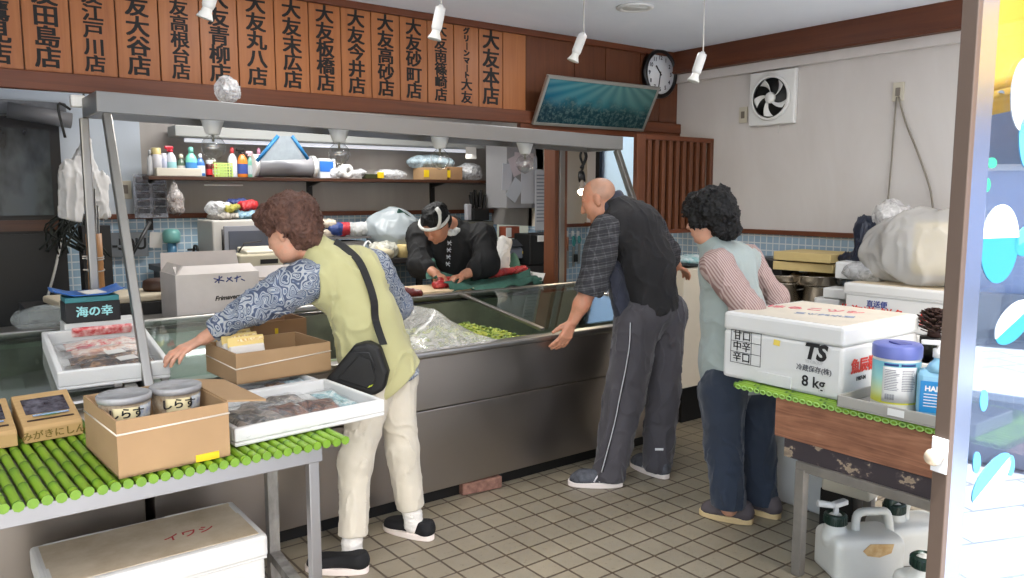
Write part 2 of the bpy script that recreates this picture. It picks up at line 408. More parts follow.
# back of the kitchen
m = MB(); m.bb((1.30, 6.0, 1.40), (4.3, 6.1, 2.65)); m.bb((4.3, 5.40, 1.28), (4.36, 6.1, 2.65)); structure(m.build('wall_back', M_GREYWALL))
m = MB(); m.bb((-3, 6.0, 1.40), (1.30, 6.1, 2.65)); structure(m.build('wall_back_pale', M_PALE))
m = MB(); m.bb((-3, 6.0, 0), (4.36, 6.1, 1.40)); structure(m.build('wall_back_tiles', M_TILE_X))
m = MB(); m.bb((4.30, 5.35, 1.28), (4.9, 5.45, 2.65)); structure(m.build('wall_back_right', M_BEIGE))
m = MB(); m.bb((4.30, 5.35, 0), (4.9, 5.45, 1.28)); structure(m.build('wall_back_right_tiles', M_TILE_X))
m = MB(); m.bb((.80, 5.965, 1.385), (4.3, 6.0, 1.42)); m.bb((4.30, 5.32, 1.265), (4.9, 5.35, 1.295)); structure(m.build('trim_4', M_WOODH, bevel=.004))
m = MB(); m.bb((-3.05, 1.9, 0), (-3, 6.1, 2.65)); structure(m.build('wall_left', M_PALE))
# dark door at far left, in the back wall
d = structure(MB().bb((-.10, 5.93, 0), (.80, 5.99, 2.04)).build('door_1', mat('dark_door_frame', (.06, .055, .055), .5)))
t = NT('dark_frosted_glass'); n_ = t.noise(t.coord('Object', (3, 1, 1.5)), 2.5, 3, .5); t.link(t.ramp(n_, [(.38, (.10, .11, .115)), (.62, (.26, .285, .29))]), t.b.inputs['Base Color']); t.b.inputs['Roughness'].default_value = .25
MB().bb((-.02, 5.92, 1.42), (.74, 5.935, 1.97)).build('pane', t.m, d)
MB().bb((-.02, 5.915, 1.32), (.76, 5.935, 1.39)).build('rail', M_DARKWOOD, d)
m = MB(); m.bb((-.02, 5.92, .1), (.76, 5.932, 1.30)); m.build('lower_panel', mat('black_panel', (.045, .045, .048), .45), d)
# wall above the counter that carries the shop's name boards
m = MB(); m.bb((-3, 4.31, 2.05), (4.9, 4.40, 2.65))
for a, b in ((3.372, 3.80), (3.812, 4.10), (4.112, 4.46), (4.472, 4.68), (4.69, 4.88)): m.bb((a, 4.302, 2.12), (b, 4.312, 2.61))
structure(m.build('wall_upper', M_WOOD))
m = MB(); m.bb((-3, 4.262, 2.03), (4.15, 4.312, 2.115)); m.bb((3.3, 4.268, 1.985), (4.9, 4.312, 2.03)); m.bb((4.15, 4.262, 2.03), (4.9, 4.312, 2.105)); structure(m.build('trim_5', M_WOODH, bevel=.005))
m = MB(); m.bb((-3, 4.27, 2.61), (4.9, 4.312, 2.65)); structure(m.build('trim_6', M_WOODH, bevel=.004))
# wooden post with a steel sheath
m = MB(); m.bb((3.655, 4.33, 0), (3.775, 4.45, 2.05)); structure(m.build('trim_7', M_WOOD, bevel=.004))
m = MB(); m.bb((3.692, 4.318, .9), (3.742, 4.332, 2.05)); structure(m.build('trim_8', M_STEELZ, bevel=.003))
# name boards
NAMES = ['大友鷹見店', '大友田島店', '大友江戸川店', '大友大谷店', '大友高根台店', '大友青柳店', '大友丸八店', '大友末広店', '大友板橋店', '大友今井店', '大友高砂店', '大友砂町店', '大友南篠崎店', 'グリーンマート大友', '大友本店', '']
xs = [.262, .457, .652, .848, 1.043, 1.24, 1.434, 1.632, 1.828, 2.02, 2.211, 2.40, 2.592, 2.785, 2.976, 3.168, 3.362]
ORD = ['sixteenth', 'fifteenth', 'fourteenth', 'thirteenth', 'twelfth', 'eleventh', 'tenth', 'ninth', 'eighth', 'seventh', 'sixth', 'fifth', 'fourth', 'third', 'second', '']
for i, nm in enumerate(NAMES):
    a, b = xs[i]+.003, xs[i+1]-.003
    o = MB().bb((a, 4.288, 2.117), (b, 4.312, 2.609)).build('name_board', M_BOARD, bevel=.0025)
    lb = 'blank brown wooden board at the right end of the row of name boards' if not nm else 'brown wooden board with black brush characters, %s counted from the blank board' % ORD[i+1]
    if i == 13: lb = 'brown wooden board with thin slanting kana lettering, third counted from the blank board'
    if i == 12: lb = 'brown wooden board with six small cramped black characters, fourth counted from the blank board'
    if i == 14: lb = 'brown wooden board with four large spaced black characters, beside the blank board'
    tag(o, lb, 'sign', 'wooden name boards above the counter')
    if not nm: continue
    xc = (a+b)/2; N = len(nm); top, bot = 2.60, 2.125
    if i < 13 and N <= 5: top = 2.60
    if i == 13: szs = [.044]*7+[.078]*2
    else:
        p_ = (top-bot)/N; szs = [min(.122, p_*1.04)]*N
    tot = sum(szs); gap = (top-bot-tot)/(N-1); z = top
    letters = None; mes = []
    for ch, s_ in zip(nm, szs):
        z -= s_/2
        rot = -PI/2 if ch == 'ー' else 0
        Mx = frame((xc, 4.2885, z), (math.cos(rot), 0, math.sin(rot)), (-math.sin(rot), 0, math.cos(rot)))
        q_ = text('lettering', ch, s_*1.02, Matrix(), None, None, .0008, 0, sx=1.10); mes.append(q_)
        dx, dz = (s_*.036, s_*.020) if (i != 13 or s_ > .06) else (.0032, .0022)
        bmx = bmesh.new()
        for i_, (ox, oz) in enumerate(((-dx, -dz), (dx, -dz), (-dx, dz), (dx, dz), (0, 0))): 
            tmp = q_.data.copy(); tmp.transform(Matrix.Translation((ox, oz, i_*.0003))); bmx.from_mesh(tmp); bpy.data.meshes.remove(tmp)
        bmx.to_mesh(q_.data); bmx.free(); q_.data.transform(Mx); z -= s_/2+gap
    bm = bmesh.new()
    for q_ in mes: bm.from_mesh(q_.data); bpy.data.objects.remove(q_)
    me = bpy.data.meshes.new('lettering'); bm.to_mesh(me); bm.free(); link('lettering', me, M_INK, o)
# wooden lattice in front of the wall's end
la = empty('wooden_lattice', (4.5, 3.95, 1.27), 'dark reddish wooden slatted screen hung in the corner beside the white wall', 'screen')
pv = lambda o: (setattr(o, 'parent', la), setattr(o, 'matrix_parent_inverse', Matrix.Translation(-V(la.location))))
pv(MB().bb((4.07, 3.93, 1.27), (4.155, 3.97, 1.975)).build('stile', M_WOOD, bevel=.004)); pv(MB().bb((4.86, 3.93, 1.27), (4.895, 3.97, 1.975)).build('stile', M_WOOD, bevel=.004))
pv(MB().bb((4.155, 3.93, 1.94), (4.86, 3.97, 1.975)).build('rail', M_WOODH, bevel=.003)); pv(MB().bb((4.155, 3.93, 1.27), (4.86, 3.97, 1.30)).build('rail', M_WOODH, bevel=.003))
for k in range(9): pv(MB().bb((4.185+k*.074, 3.935, 1.30), (4.222+k*.074, 3.965, 1.94)).build('slat', M_WOOD, bevel=.003))
pv(MB().bb((4.155, 3.975, 1.28), (4.86, 3.985, 1.96)).build('backing_board', wood('lattice_backing', (.22, .11, .06), (.30, .16, .09))))
# reef picture, leaning out from the wall
pic = empty('reef_picture', (3.95, 4.25, 2.08), 'blue-green underwater reef picture tilted out from the wood wall under the clock', 'picture')
BL, BR, TR, TL = at(530, 124, y=4.255), at(640, 129.5, y=4.255), at(661, 89, y=4.09), at(551, 75, y=4.09)
bx = ((BR-BL)+(TR-TL)).normalized(); W_ = 1.03; up_ = (TL-BL); up_ = up_-bx*up_.dot(bx); hgt = .335; up_.normalize(); nn = up_.cross(bx); nn = nn if nn.y < 0 else -nn
Mp = frame((BL+BR+TL+TR)/4, bx, up_); hw, hh = (BR-BL).length*.5+.005, ((TL-BL)-bx*(TL-BL).dot(bx)).length*.5
def inM(o): o.data.transform(Mp); o.parent = pic; o.matrix_parent_inverse = Matrix.Translation(-V(pic.location)); return o
sk_ = (TL-BL).dot(bx)
t = NT('reef_print'); co = t.coord('Object'); 
# local picture coordinates are baked as a UV layer
def uvq(o, hw, hh):
    uv = o.data.uv_layers.new(name='uv')
    for lp in o.data.loops: c = o.data.vertices[lp.vertex_index].co; uv.data[lp.index].uv = ((c.x/hw+1)/2, (c.y/hh+1)/2)
uvn = t.n.new('ShaderNodeTexCoord').outputs['UV']; s_ = t.sep(uvn)
ang = t.math('ARCTAN2', t.math('SUBTRACT', s_[0], .62), t.math('SUBTRACT', 1.15, s_[1])); ray_ = t.math('MULTIPLY', t.math('ADD', t.math('SINE', t.math('MULTIPLY', ang, 26)), 1), .5)
ray_ = t.math('MULTIPLY', ray_, s_[1])
base = t.ramp(t.math('ADD', t.math('MULTIPLY', s_[0], .75), t.math('MULTIPLY', s_[1], .2)), [(.05, (.06, .28, .40)), (.3, (.11, .37, .43)), (.65, (.20, .39, .40)), (.95, (.21, .35, .34))])
c1 = t.mix(t.math('MULTIPLY', ray_, .2), base, (.55, .72, .68))
mp = t.n.new('ShaderNodeMapping'); mp.inputs['Scale'].default_value = (34, 11, 1); t.link(uvn, mp.inputs[0]); n1 = t.noise(mp.outputs[0], 1, 5, .75)
hgt_ = t.math('ADD', t.math('MULTIPLY', t.noise(mp.outputs[0], .25, 2), .5), .12)
below = t.n.new('ShaderNodeMapRange'); below.inputs[1].default_value = .10; below.inputs[2].default_value = -.14; t.link(t.math('SUBTRACT', s_[1], t.math('ADD', hgt_, t.math('MULTIPLY', n1, .28))), below.inputs[0]); below = below.outputs[0]
reef = t.ramp(n1, [(.35, (.05, .10, .13)), (.5, (.10, .20, .23)), (.6, (.33, .40, .38)), (.7, (.14, .26, .28))])
t.link(t.mix(t.math('MULTIPLY', below, .85), c1, reef), t.b.inputs['Base Color']); t.b.inputs['Roughness'].default_value = .25
o = MB().box((0, 0, 0), (2*hw-.03, 2*hh-.03, .012)).build('print', t.m); uvq(o, hw, hh); inM(o)
m = MB()
for c_, s3 in (((0, hh-.01, 0), (2*hw, .02, .024)), ((0, -hh+.01, 0), (2*hw, .02, .024)), ((hw-.01, 0, 0), (.02, 2*hh-.04, .024)), ((-hw+.01, 0, 0), (.02, 2*hh-.04, .024))): m.box(c_, s3)
inM(m.build('picture_frame', mat('aluminium_frame', (.62, .62, .60), .4, .6), bevel=.002))
# clock
ck = empty('wall_clock', (4.66, 4.27, 2.475), 'round wall clock with black rim and white face beside the ceiling corner', 'clock')
Rx = (PI/2, 0, 0)
def pk(o): o.parent = ck; return o
r = .185
pk(MB().lathe([(0, 0), (r, 0), (r, .03), (r-.012, .045), (r-.03, .04), (r-.034, .02), (0, .02)][::-1], (0, .03, 0), 48, Rx).build('rim', mat('black_clock_rim', (.04, .04, .05), .3)))
fc = pk(MB().lathe([(0, .0), (r-.032, .0), (r-.032, .004), (0, .004)][::-1], (0, .008, 0), 48, Rx).build('face', mat('clock_face', (.86, .87, .88), .5)))
for h_ in range(1, 13):
    a = h_*PI/6; 
    o = text('numeral', str(h_), .042, frame((math.sin(a)*.118, .0035, math.cos(a)*.118), (1, 0, 0), (0, 0, 1)), mat('clock_ink', (.12, .13, .2), .6), None, .0005, .001); o.parent = fc
for a, L_, w_ in ((math.radians(-42), .075, .009), (math.radians(190), .115, .007)):
    d_ = V((math.sin(a), 0, math.cos(a))); m = MB(); m.tube([V((0, .001, 0))-d_*.015, V((0, .001, 0))+d_*L_], w_*.6, 6); pk(m.build('hand', M_INK))
# hanging white spot lamps
def spot(px, py, y, lean, n):
    c = at(px, py, y=y); K = .70; o = empty('spot_lamp', c, ['white spot lamp cut by the top edge above the left sign boards', 'white cylindrical spot lamp hanging in front of the cramped name board', 'white cylindrical spot lamp hanging before the wide brown wall panels', 'white cylindrical spot lamp hanging before the white wall near clock'][n], 'lamp', 'hanging spot lamps')
    M_ = Euler((0, 0, 0)).to_matrix(); d_ = (V((0, 0, 1))+RT*lean).normalized(); q_ = V((0, 0, 1)).rotation_difference(d_).to_matrix()
    a = MB().lathe([(a*K, b*K) for a, b in [(0, .14), (.016, .14), (.018, .13), (.034, .125), (.036, .10), (.036, -.01), (.030, -.03), (0, -.03)]], (0, 0, 0), 20, q_).build('lamp_body', M_WHITEP, o)
    b = MB().lathe([(a*K, b*K) for a, b in [(.026, -.02), (.030, -.05), (.047, -.085), (.046, -.09), (.028, -.055), (0, -.05)]], (0, 0, 0), 20, q_).build('reflector', mat('lamp_reflector', (.9, .9, .88), .3), o)
    top = V((0, 0, 2.65-c.z)); e = q_@V((0, 0, .14*K))
    MB().tube([e, e+V((0, 0, .03)), V((e.x, e.y, 2.65-c.z))], .004, 6).build('cord', mat('white_cord', (.75, .74, .72), .6), o)
    MB().lathe([(0, 0), (.03, 0), (.03, -.02), (0, -.025)], (e.x, e.y, 2.65-c.z), 16).build('ceiling_rose', M_WHITEP, o)
spot(209, 3, 3.3, .35, 0); spot(437, 26, 3.3, .22, 1); spot(577, 50, 3.3, .38, 2); spot(697, 70, 2.85, .32, 3)
dl = empty('downlight', at(635, 7, z=2.649), 'round white recessed ceiling light above the picture', 'lamp')
MB().lathe([(.085, 0), (.11, 0), (.11, -.008), (.085, -.012), (.075, -.004)], (0, 0, 0), 32).build('ring', M_WHITEP, dl); MB().lathe([(0, -.001), (.08, -.001), (.08, -.005), (0, -.005)], (0, 0, 0), 32).build('lens', mat('lens_white', (.85, .85, .83), .4), dl)
# ventilating fan in the right wall
vf = empty('ventilation_fan', (4.9, 3.415, 2.226), 'square white wall fan with five blades on the white right wall', 'fan')
def pf(o): o.parent = vf; return o
hs = .185; Ry = (0, -PI/2, 0); m = MB()
m.box((-.02, 0, 0), (.04, .37, .37), bev=.008); o = pf(m.build('housing', M_WHITEP))
pf(MB().lathe([(.135, .040), (.155, .040), (.158, .055), (.150, .065), (.138, .06)], (0, 0, 0), 40, Ry).build('ring', M_WHITEP))
pf(MB().lathe([(0, .041), (.137, .041), (.137, .043), (0, .043)][::-1], (0, 0, 0), 40, Ry).build('opening', M_BLACK))
hub = pf(MB().lathe([(0, .075), (.03, .072), (.038, .06), (.038, .044), (0, .044)], (0, 0, 0), 24, Ry).build('hub', M_WHITEP))
for k in range(5):
    a0 = 2*PI*k/5+.35
    def bl(u, v):
        r_ = .035+.095*u; a = a0+(v-.5)*(.26+.26*u)-u*.62; return (-.05-.012*math.sin((v-.5)*2.2)-.0, r_*math.cos(a), r_*math.sin(a))
    pf(MB().sheet(bl, 6, 6, .003).build('blade', M_WHITEP))
m = MB(); m.tube([(-.03, -.06, -.185), (-.03, -.06, -.25)], .002, 6); pf(m.build('pull_cord', mat('white_cord', (.75, .74, .72), .6)))
def outlet(name, loc, label, axis='x', kids=2):
    o = empty(name, loc, label, 'switch' if 'switch' in label else 'socket')
    if axis == 'x':
        MB().box((-.006, 0, 0), (.012, .07, .115), bev=.003).build('plate', mat('ivory_plate', (.74, .71, .64), .4), o); MB().box((-.013, 0, 0), (.006, .03, .05), bev=.002).build('insert', mat('insert_grey', (.45, .42, .38), .4), o)
    else:
        MB().box((0, -.006, 0), (.09, .012, .125), bev=.003).build('plate', mat('ivory_plate', (.74, .71, .64), .4), o); MB().box((0, -.013, .005), (.045, .006, .06), bev=.002).build('insert', mat('insert_grey', (.45, .42, .38), .4), o)
    return o
outlet('wall_switch', (4.9, 3.67, 2.13), 'ivory pull switch plate beside the wall fan on right wall'); so_ = outlet('wall_socket', (4.9, 2.53, 2.18), 'ivory wall socket with two hanging grey cords on right wall')
outlet('wall_switch', (1.18, 6.0, 1.585), 'ivory switch plate on pale panel left of the shelf', 'y')
m = MB(); m.tube(crv([(4.885, 2.535, 2.15), (4.885, 2.54, 2.0), (4.885, 2.545, 1.75), (4.88, 2.55, 1.5)], 5), .005, 6); tag(m.build('power_cord', mat('grey_cord', (.50, .47, .42), .6)), 'straight grey power cord hanging from the socket on the white wall', 'cord')
m = MB(); m.tube(crv([(4.882, 2.52, 2.15), (4.88, 2.47, 2.0), (4.88, 2.38, 1.8), (4.88, 2.30, 1.6), (4.86, 2.26, 1.45)], 5), .006, 6); tag(m.build('power_cord', mat('grey_cord', (.50, .47, .42), .6)), 'slanting grey power cord running right and down from the wall socket', 'cord')
# ------------------------------------------------------------------ counters
def glassm(name='clear_glass', col=(.93, .97, .96), rough=.02, base=.045):
    if name in MATS: return MATS[name]
    t = NT(name); t.b.inputs['Transmission Weight'].default_value = 1; t.b.inputs['Roughness'].default_value = rough; t.b.inputs['Base Color'].default_value = srgb(col); t.b.inputs['IOR'].default_value = 1.45
    tr = t.n.new('ShaderNodeBsdfTransparent'); tr.inputs[0].default_value = srgb(col); lw = t.n.new('ShaderNodeLayerWeight'); lw.inputs[0].default_value = .5; pw3 = t.math('ADD', t.math('MULTIPLY', t.math('POWER', lw.outputs['Facing'], 4.0), .75), base)
    gl = t.n.new('ShaderNodeBsdfGlossy'); gl.inputs['Roughness'].default_value = rough; mx = t.n.new('ShaderNodeMixShader'); t.link(pw3, mx.inputs[0]); t.link(tr.outputs[0], mx.inputs[1]); t.link(gl.outputs[0], mx.inputs[2]); t.link(mx.outputs[0], t.out.inputs[0])
    MATS[name] = t.m; return t.m
M_GLASS = glassm()
def film(name, a=.25, col=(.9, .92, .93), rough=.25, bp=.35):
    if name in MATS: return MATS[name]
    t = NT(name); t.b.inputs['Base Color'].default_value = srgb(col); t.b.inputs['Roughness'].default_value = rough
    n = t.noise(t.coord('Object'), 26, 4, .6, 1); r = t.n.new('ShaderNodeMapRange'); r.inputs[1].default_value = .3; r.inputs[2].default_value = .7; r.inputs[3].default_value = a*.45; r.inputs[4].default_value = min(1, a*1.6)
    t.link(n, r.inputs[0]); t.link(r.outputs[0], t.b.inputs['Alpha']); t.bump(t.noise(t.coord('Object'), 22, 3), bp, .006); MATS[name] = t.m; return t.m
M_PE = film('milky_polythene', .55, (.86, .87, .88)); M_FILM = film('clear_film', .07, (.8, .82, .83), .12)
M_FOAM = mat('white_foam', (.815, .815, .805), .75, bump=.15, bscale=180); M_FOAMOLD = mat('dusty_foam', (.70, .64, .54), .85, col2=(.78, .73, .64), vscale=7, bump=.1)
M_CARD = mat('brown_cardboard', (.635, .515, .375), .85, var=.06, vscale=5, bump=.05); M_CARDD = mat('brown_cardboard_inside', (.55, .42, .30), .9, var=.06)
def zt(y): return .785+(y-3.28)*(.915-.785)/.92           # sloping top of the display counters
SL = math.atan2(.13, .92)
def counter(name, x0, x1, label, lids, tint):
    o = empty(name, ((x0+x1)/2, 3.7, 0), label, 'counter')
    def k(ob): ob.parent = o; ob.matrix_parent_inverse = Matrix.Translation(-V(o.location)); return ob
    k(MB().bb((x0, 3.28, .50), (x1, 3.31, .755)).build('front_panel', M_STEELD, bevel=.003)); k(MB().bb((x0, 3.276, .075), (x1, 3.30, .495)).build('lower_panel', M_STEELD, bevel=.003))
    k(MB().bb((x0+.02, 3.33, .0), (x1-.02, 3.36, .075)).build('toe_board', M_BLACK))
    for xx in (x0, x1-.02):
        m = MB(); m.prism([(xx, 3.30, .075), (xx, 4.22, .075), (xx, 4.22, zt(4.22)-.01), (xx, 3.30, zt(3.30)-.01)], (.02, 0, 0)); k(m.build('end_panel', M_STEELD))
    m = MB(); m.box(((x0+x1)/2, 3.31, .772), (x1-x0+.01, .085, .036), bev=.012); k(m.build('front_rim', M_STEEL))
    k(MB().box(((x0+x1)/2, 4.21, zt(4.21)), (x1-x0+.01, .06, .036), bev=.01).build('rear_rim', M_STEEL))
    for xx in (x0+.015, x1-.015):
        m = MB(); m.box((xx, 3.76, zt(3.76)), (.05, .90, .03), (SL, 0, 0), bev=.008); k(m.build('side_rim', M_STEEL))
    inner = mat('well_lining', (.40, .41, .34), .4, .1, var=.2) if x0 > 0 else mat('pale_well_lining', (.60, .64, .58), .5, 0, var=.2)
    m = MB(); m.bb((x0+.03, 3.34, .60), (x1-.03, 4.19, .61)); m.bb((x0+.03, 4.17, .61), (x1-.03, 4.19, .88)); m.bb((x0+.03, 3.335, .61), (x1-.03, 3.345, .75)); k(m.build('well', inner))
    for a, b in (lids[:1] if x0 > 0 else lids):
        k(MB().box(((a+b)/2, 3.775, zt(3.775)-.055), (b-a, .83, .008), (SL, 0, 0)).build('shelf_sheet', mat('grey_green_sheet', (.58, .59, .55), .4, var=.2, vscale=5)))
    for a, b in lids:
        g = MB().box(((a+b)/2, 3.775, zt(3.775)+.012), (b-a, .85, .006), (SL, 0, 0)).build('glass_lid', tint); k(g)
        for s_, xx in ((1, a), (-1, b)):
            e = MB().box((xx+s_*.012, 3.775, zt(3.775)+.014), (.03, .86, .018), (SL, 0, 0), bev=.003).build('lid_edge', M_STEEL); k(e); e.parent = g; e.matrix_parent_inverse = Matrix()
    return o, k
sc, k = counter('display_counter', .69, 3.78, 'long low stainless steel refrigerated fish counter with steel canopy, glass lid and open well', [(.76, 1.42), (2.735, 3.73)], M_GLASS)
# canopy on the main counter
TI = math.atan2(-.055, 3.1)
Mh = Matrix.Translation((.66, 3.80, 1.99)) @ Euler((0, -TI, 0)).to_matrix().to_4x4()
def hd(lo, hi, nm, mt, bv=0):
    ob = MB().bb(lo, hi).build(nm, mt, bevel=bv); ob.data.transform(Mh); return k(ob)
hd((0, 0, -.088), (3.14, .012, 0), 'canopy_front', mat('grey_enamel', (.52, .52, .515), .4, .5), .003); hd((0, .012, -.01), (3.14, .35, 0), 'canopy_top', M_STEEL); hd((0, .338, -.088), (3.14, .35, -.01), 'canopy_back', M_STEEL)
hd((0, .012, -.088), (.012, .338, -.01), 'canopy_end', M_STEEL); hd((3.128, .012, -.088), (3.14, .338, -.01), 'canopy_end', M_STEEL)
t = steel('mirror_steel', (.66, .65, .63), .16, 0, 25); hd((.012, .012, -.05), (3.128, .338, -.045), 'canopy_underside', t)
for xx, zz in ((.70, 1.895), (3.765, 1.845)):
    m = MB(); a, b = V((xx, 3.825, zz)), V((xx, 3.315, .79)); dv = (b-a).normalized(); q_ = V((0, 0, -1)).rotation_difference(dv).to_matrix()
    m.box((a+b)/2, (.036, .04, (b-a).length), q_, bev=.005); k(m.build('front_post', M_STEELZ))
for xx, zz in ((.66, 1.90),): k(MB().bb((xx-.018, 4.11, .90), (xx+.018, 4.15, zz)).build('rear_post', M_STEELZ, bevel=.004))
lc, k2 = counter('display_counter', -1.6, .655, 'low steel counter with long sliding glass top at the left edge of the photo', [(-1.55, -.55), (-.55, .61)], glassm('greenish_glass', (.93, .95, .93), .03, .15))
# green goods lying in the left counter: grass-green mats
def grassmat(x0, x1, y0, y1, z, label, cols, n):
    m = MB(); rr = random.Random(n)
    for i in range(n):
        x, y = rr.uniform(x0, x1), rr.uniform(y0, y1); a = rr.uniform(-.5, .5); L = rr.uniform(.03, .055); m.mi = rr.randrange(len(cols))
        m.box((x, y, z+rr.uniform(0, .015)), (.018, L, .012), (rr.uniform(-.5, .5), rr.uniform(-.4, .4), a), bev=.004, seg=1)
    m.mi = 0; m.bb((x0-.02, y0-.02, z-.014), (x1+.02, y1+.02, z-.004))
    return tag(m.build('grass_mat', cols), label, 'mat')
cg = [mat('leaf_a', (.50, .56, .16), .5), mat('leaf_b', (.62, .64, .24), .5), mat('leaf_c', (.36, .44, .12), .5)]
grassmat(2.0, 2.69, 3.40, 4.02, .755, 'yellow-green plastic leaf mat lying in the open counter well', cg, 700)
# globe bulbs under the canopy
LBL = ['left end over the bottles', 'above the reddish brown hair', 'above the cook', 'before pinned papers']
for i, (px, py) in enumerate(((213, 137), (339, 144), (440, 150), (525, 156))):
    c = at(px, py, y=4.0); c.z = 1.918-.0178*(c.x-.66)
    o = empty('globe_bulb', c, 'clear round glass bulb in white cone holder under the canopy, '+LBL[i], 'bulb', 'globe bulbs under the canopy')
    MB().lathe([(0, .015), (.055, .015), (.055, .005), (.036, -.055), (.030, -.066), (0, -.066)][::-1], (0, 0, 0), 24).build('holder', M_WHITEP, o)
    MB().lathe([(0, -.190), (.015, -.184), (.030, -.177), (.045, -.162), (.055, -.142), (.058, -.124), (.055, -.107), (.045, -.089), (.030, -.076), (.019, -.066)], (0, 0, 0), 24).build('globe', glassm('bulb_glass', (.985, .99, .99), .01, .16), o)
    m = MB(); m.lathe([(0, -.10), (.006, -.10), (.008, -.066), (0, -.066)], (0, 0, 0), 8); m.tube([(-.012, 0, -.125), (-.005, 0, -.115), (.005, 0, -.115), (.012, 0, -.125)], .0015, 5); m.build('filament', mat('filament', (.55, .53, .48), .3, .8), o)
# lit reflector bulb hanging by the post
c = at(583, 190, y=4.42); o = empty('reflector_bulb', c, 'lit reflector bulb with black clip and cable hanging right of the wooden post', 'bulb')
t = NT('lit_bulb'); t.b.inputs['Emission Color'].default_value = (1, .82, .58, 1); t.b.inputs['Emission Strength'].default_value = 22; t.b.inputs['Base Color'].default_value = (1, .9, .8, 1)
tl = V((-.25, -.45, -1)); q_ = V((0, 0, -1)).rotation_difference(tl.normalized()).to_matrix()
MB().lathe([(0, -.035), (.030, -.030), (.040, -.014), (.041, -.010)], (0, 0, 0), 24, q_).build('lit_face', t.m, o)
MB().lathe([(.0415, -.012), (.042, -.004), (.030, .03), (.018, .06), (.017, .085), (0, .085)], (0, 0, 0), 24, q_).build('bulb_back', mat('silvered_glass', (.8, .75, .7), .2, .7), o)
MB().lathe([(0, .075), (.026, .075), (.028, .12), (.022, .15), (0, .155)], (0, 0, 0), 20, q_).build('holder', M_BLACK, o)
e = q_@V((0, 0, .15)); m = MB(); m.tube(crv([e, e+V((.02, 0, .05)), e+V((-.01, 0, .12)), e+V((.02, 0, .2)), V((.0, 0, 2.03-c.z))], 5), .009, 8); m.tube(crv([e+V((0, 0, .03)), e+V((.05, 0, .12)), e+V((.0, 0, .22)), e+V((.04, 0, .3))], 5), .012, 8); m.build('cable', M_BLACK, o)
lp = bpy.data.lights.new('bulb_light', 'SPOT'); lp.energy = 10; lp.color = (1, .82, .6); lp.spot_size = 2.6; lp.spot_blend = .6; lp.shadow_soft_size = .03; lo = bpy.data.objects.new('bulb_light', lp); C.objects.link(lo); lo.location = c+tl.normalized()*.05; lo.rotation_euler = tl.to_track_quat('-Z', 'Y').to_euler()
# bag left on the canopy
o = crumple(at(228, 91, y=3.92)+V((0, 0, .005)), (.05, .045, .055), 3, .75, 20, 'plastic_bag', M_PE); tag(o, 'crumpled clear plastic bag lying on top of the steel canopy', 'bag')
# stainless work shelf behind the counter
sw = empty('prep_bench', (1.6, 4.5, 0), 'long steel work bench behind the display counter under the cook\'s board', 'bench')
pw = lambda ob: (setattr(ob, 'parent', sw), setattr(ob, 'matrix_parent_inverse', Matrix.Translation(-V(sw.location))))
pw(MB().bb((-1.6, 4.25, .85), (3.48, 4.72, .885)).build('bench_top', M_STEEL, bevel=.004)); pw(MB().bb((-1.6, 4.26, .74), (3.48, 4.28, .85)).build('apron', M_STEELD))
for xx in (-1.5, .2, 1.9, 3.42): pw(MB().bb((xx, 4.66, 0), (xx+.04, 4.70, .85)).build('leg', M_STEELZ)); pw(MB().bb((xx, 4.28, 0), (xx+.04, 4.32, .85)).build('leg', M_STEELZ))
ZB = .886
# cutting board, tuna, green paper
cb = MB(); cb.box((2.62, 4.43, ZB+.03), (.95, .36, .06), (0, 0, .02), bev=.006); tag(cb.build('cutting_board', mat('pale_board', (.82, .72, .58), .6, var=.1)), 'pale cutting board in front of the cook on the steel bench', 'board')
tuna = NT('tuna_flesh'); n = tuna.noise(tuna.coord('Object', (1, 4, 1)), 9, 4, .6, 1.2); tuna.link(tuna.ramp(n, [(.3, (.50, .10, .12)), (.55, (.72, .22, .22)), (.75, (.86, .48, .44))]), tuna.b.inputs['Base Color']); tuna.b.inputs['Roughness'].default_value = .3
o = solid('tuna_block', [dict(prims=[cap(at(490, 274, y=4.44), at(524, 269, y=4.54), .038, .034, (0, 0, 1), .75)], k=.03, noise=cloth_noise(.006, 18, 3))], .005, tuna.m); tag(o, 'long red tuna block lying in the green paper', 'fish')
o = solid('tuna_block', [dict(prims=[cap(at(436, 285, z=ZB+.085), at(450, 284, z=ZB+.085), .026, .030), cap(at(440, 281, z=ZB+.10), at(449, 280, z=ZB+.10), .024, .024)], k=.02, noise=cloth_noise(.006, 22, 5))], .005, tuna.m); tag(o, 'small red tuna piece under the cook\'s hands', 'fish')
o = solid('tuna_block', [dict(prims=[cap(at(402, 292, z=ZB+.082), at(420, 293, z=ZB+.08), .03, .022)], k=.02, noise=cloth_noise(.006, 20, 7))], .005, mat('dark_tuna', (.36, .10, .10), .35, var=.3)); tag(o, 'dark red fish piece at the left end of the cutting board', 'fish')
gp = mat('green_paper', (.20, .36, .31), .85, var=.25, vscale=14, bump=.3, bscale=40)
P0 = at(487, 281, z=ZB+.045)
def gpf(u, v):
    x = 2.72+.78*u; y = 4.20+.42*v; n = vnoise(np.array([x, y, 0.0]), 9, 2); n2 = vnoise(np.array([x, y, 1.0]), 21, 3); e = max(0, abs(v-.5)*2-.55)+max(0, abs(u-.5)*2-.7)
    return (x+.02*n2, y+(.06*max(0, abs(u-.42)*2.6-.2) if v < .25 else 0)*(1-v*4), ZB+.085+.024*float(n)+.014*float(n2)+.16*e*(1 if v > .5 else .25)*(1+.5*float(n))-max(0, 4.255-y)*1.1)
tag(MB().sheet(gpf, 36, 22, .002).build('green_paper', gp), 'crumpled dark green wrapping paper under the red tuna block', 'paper')
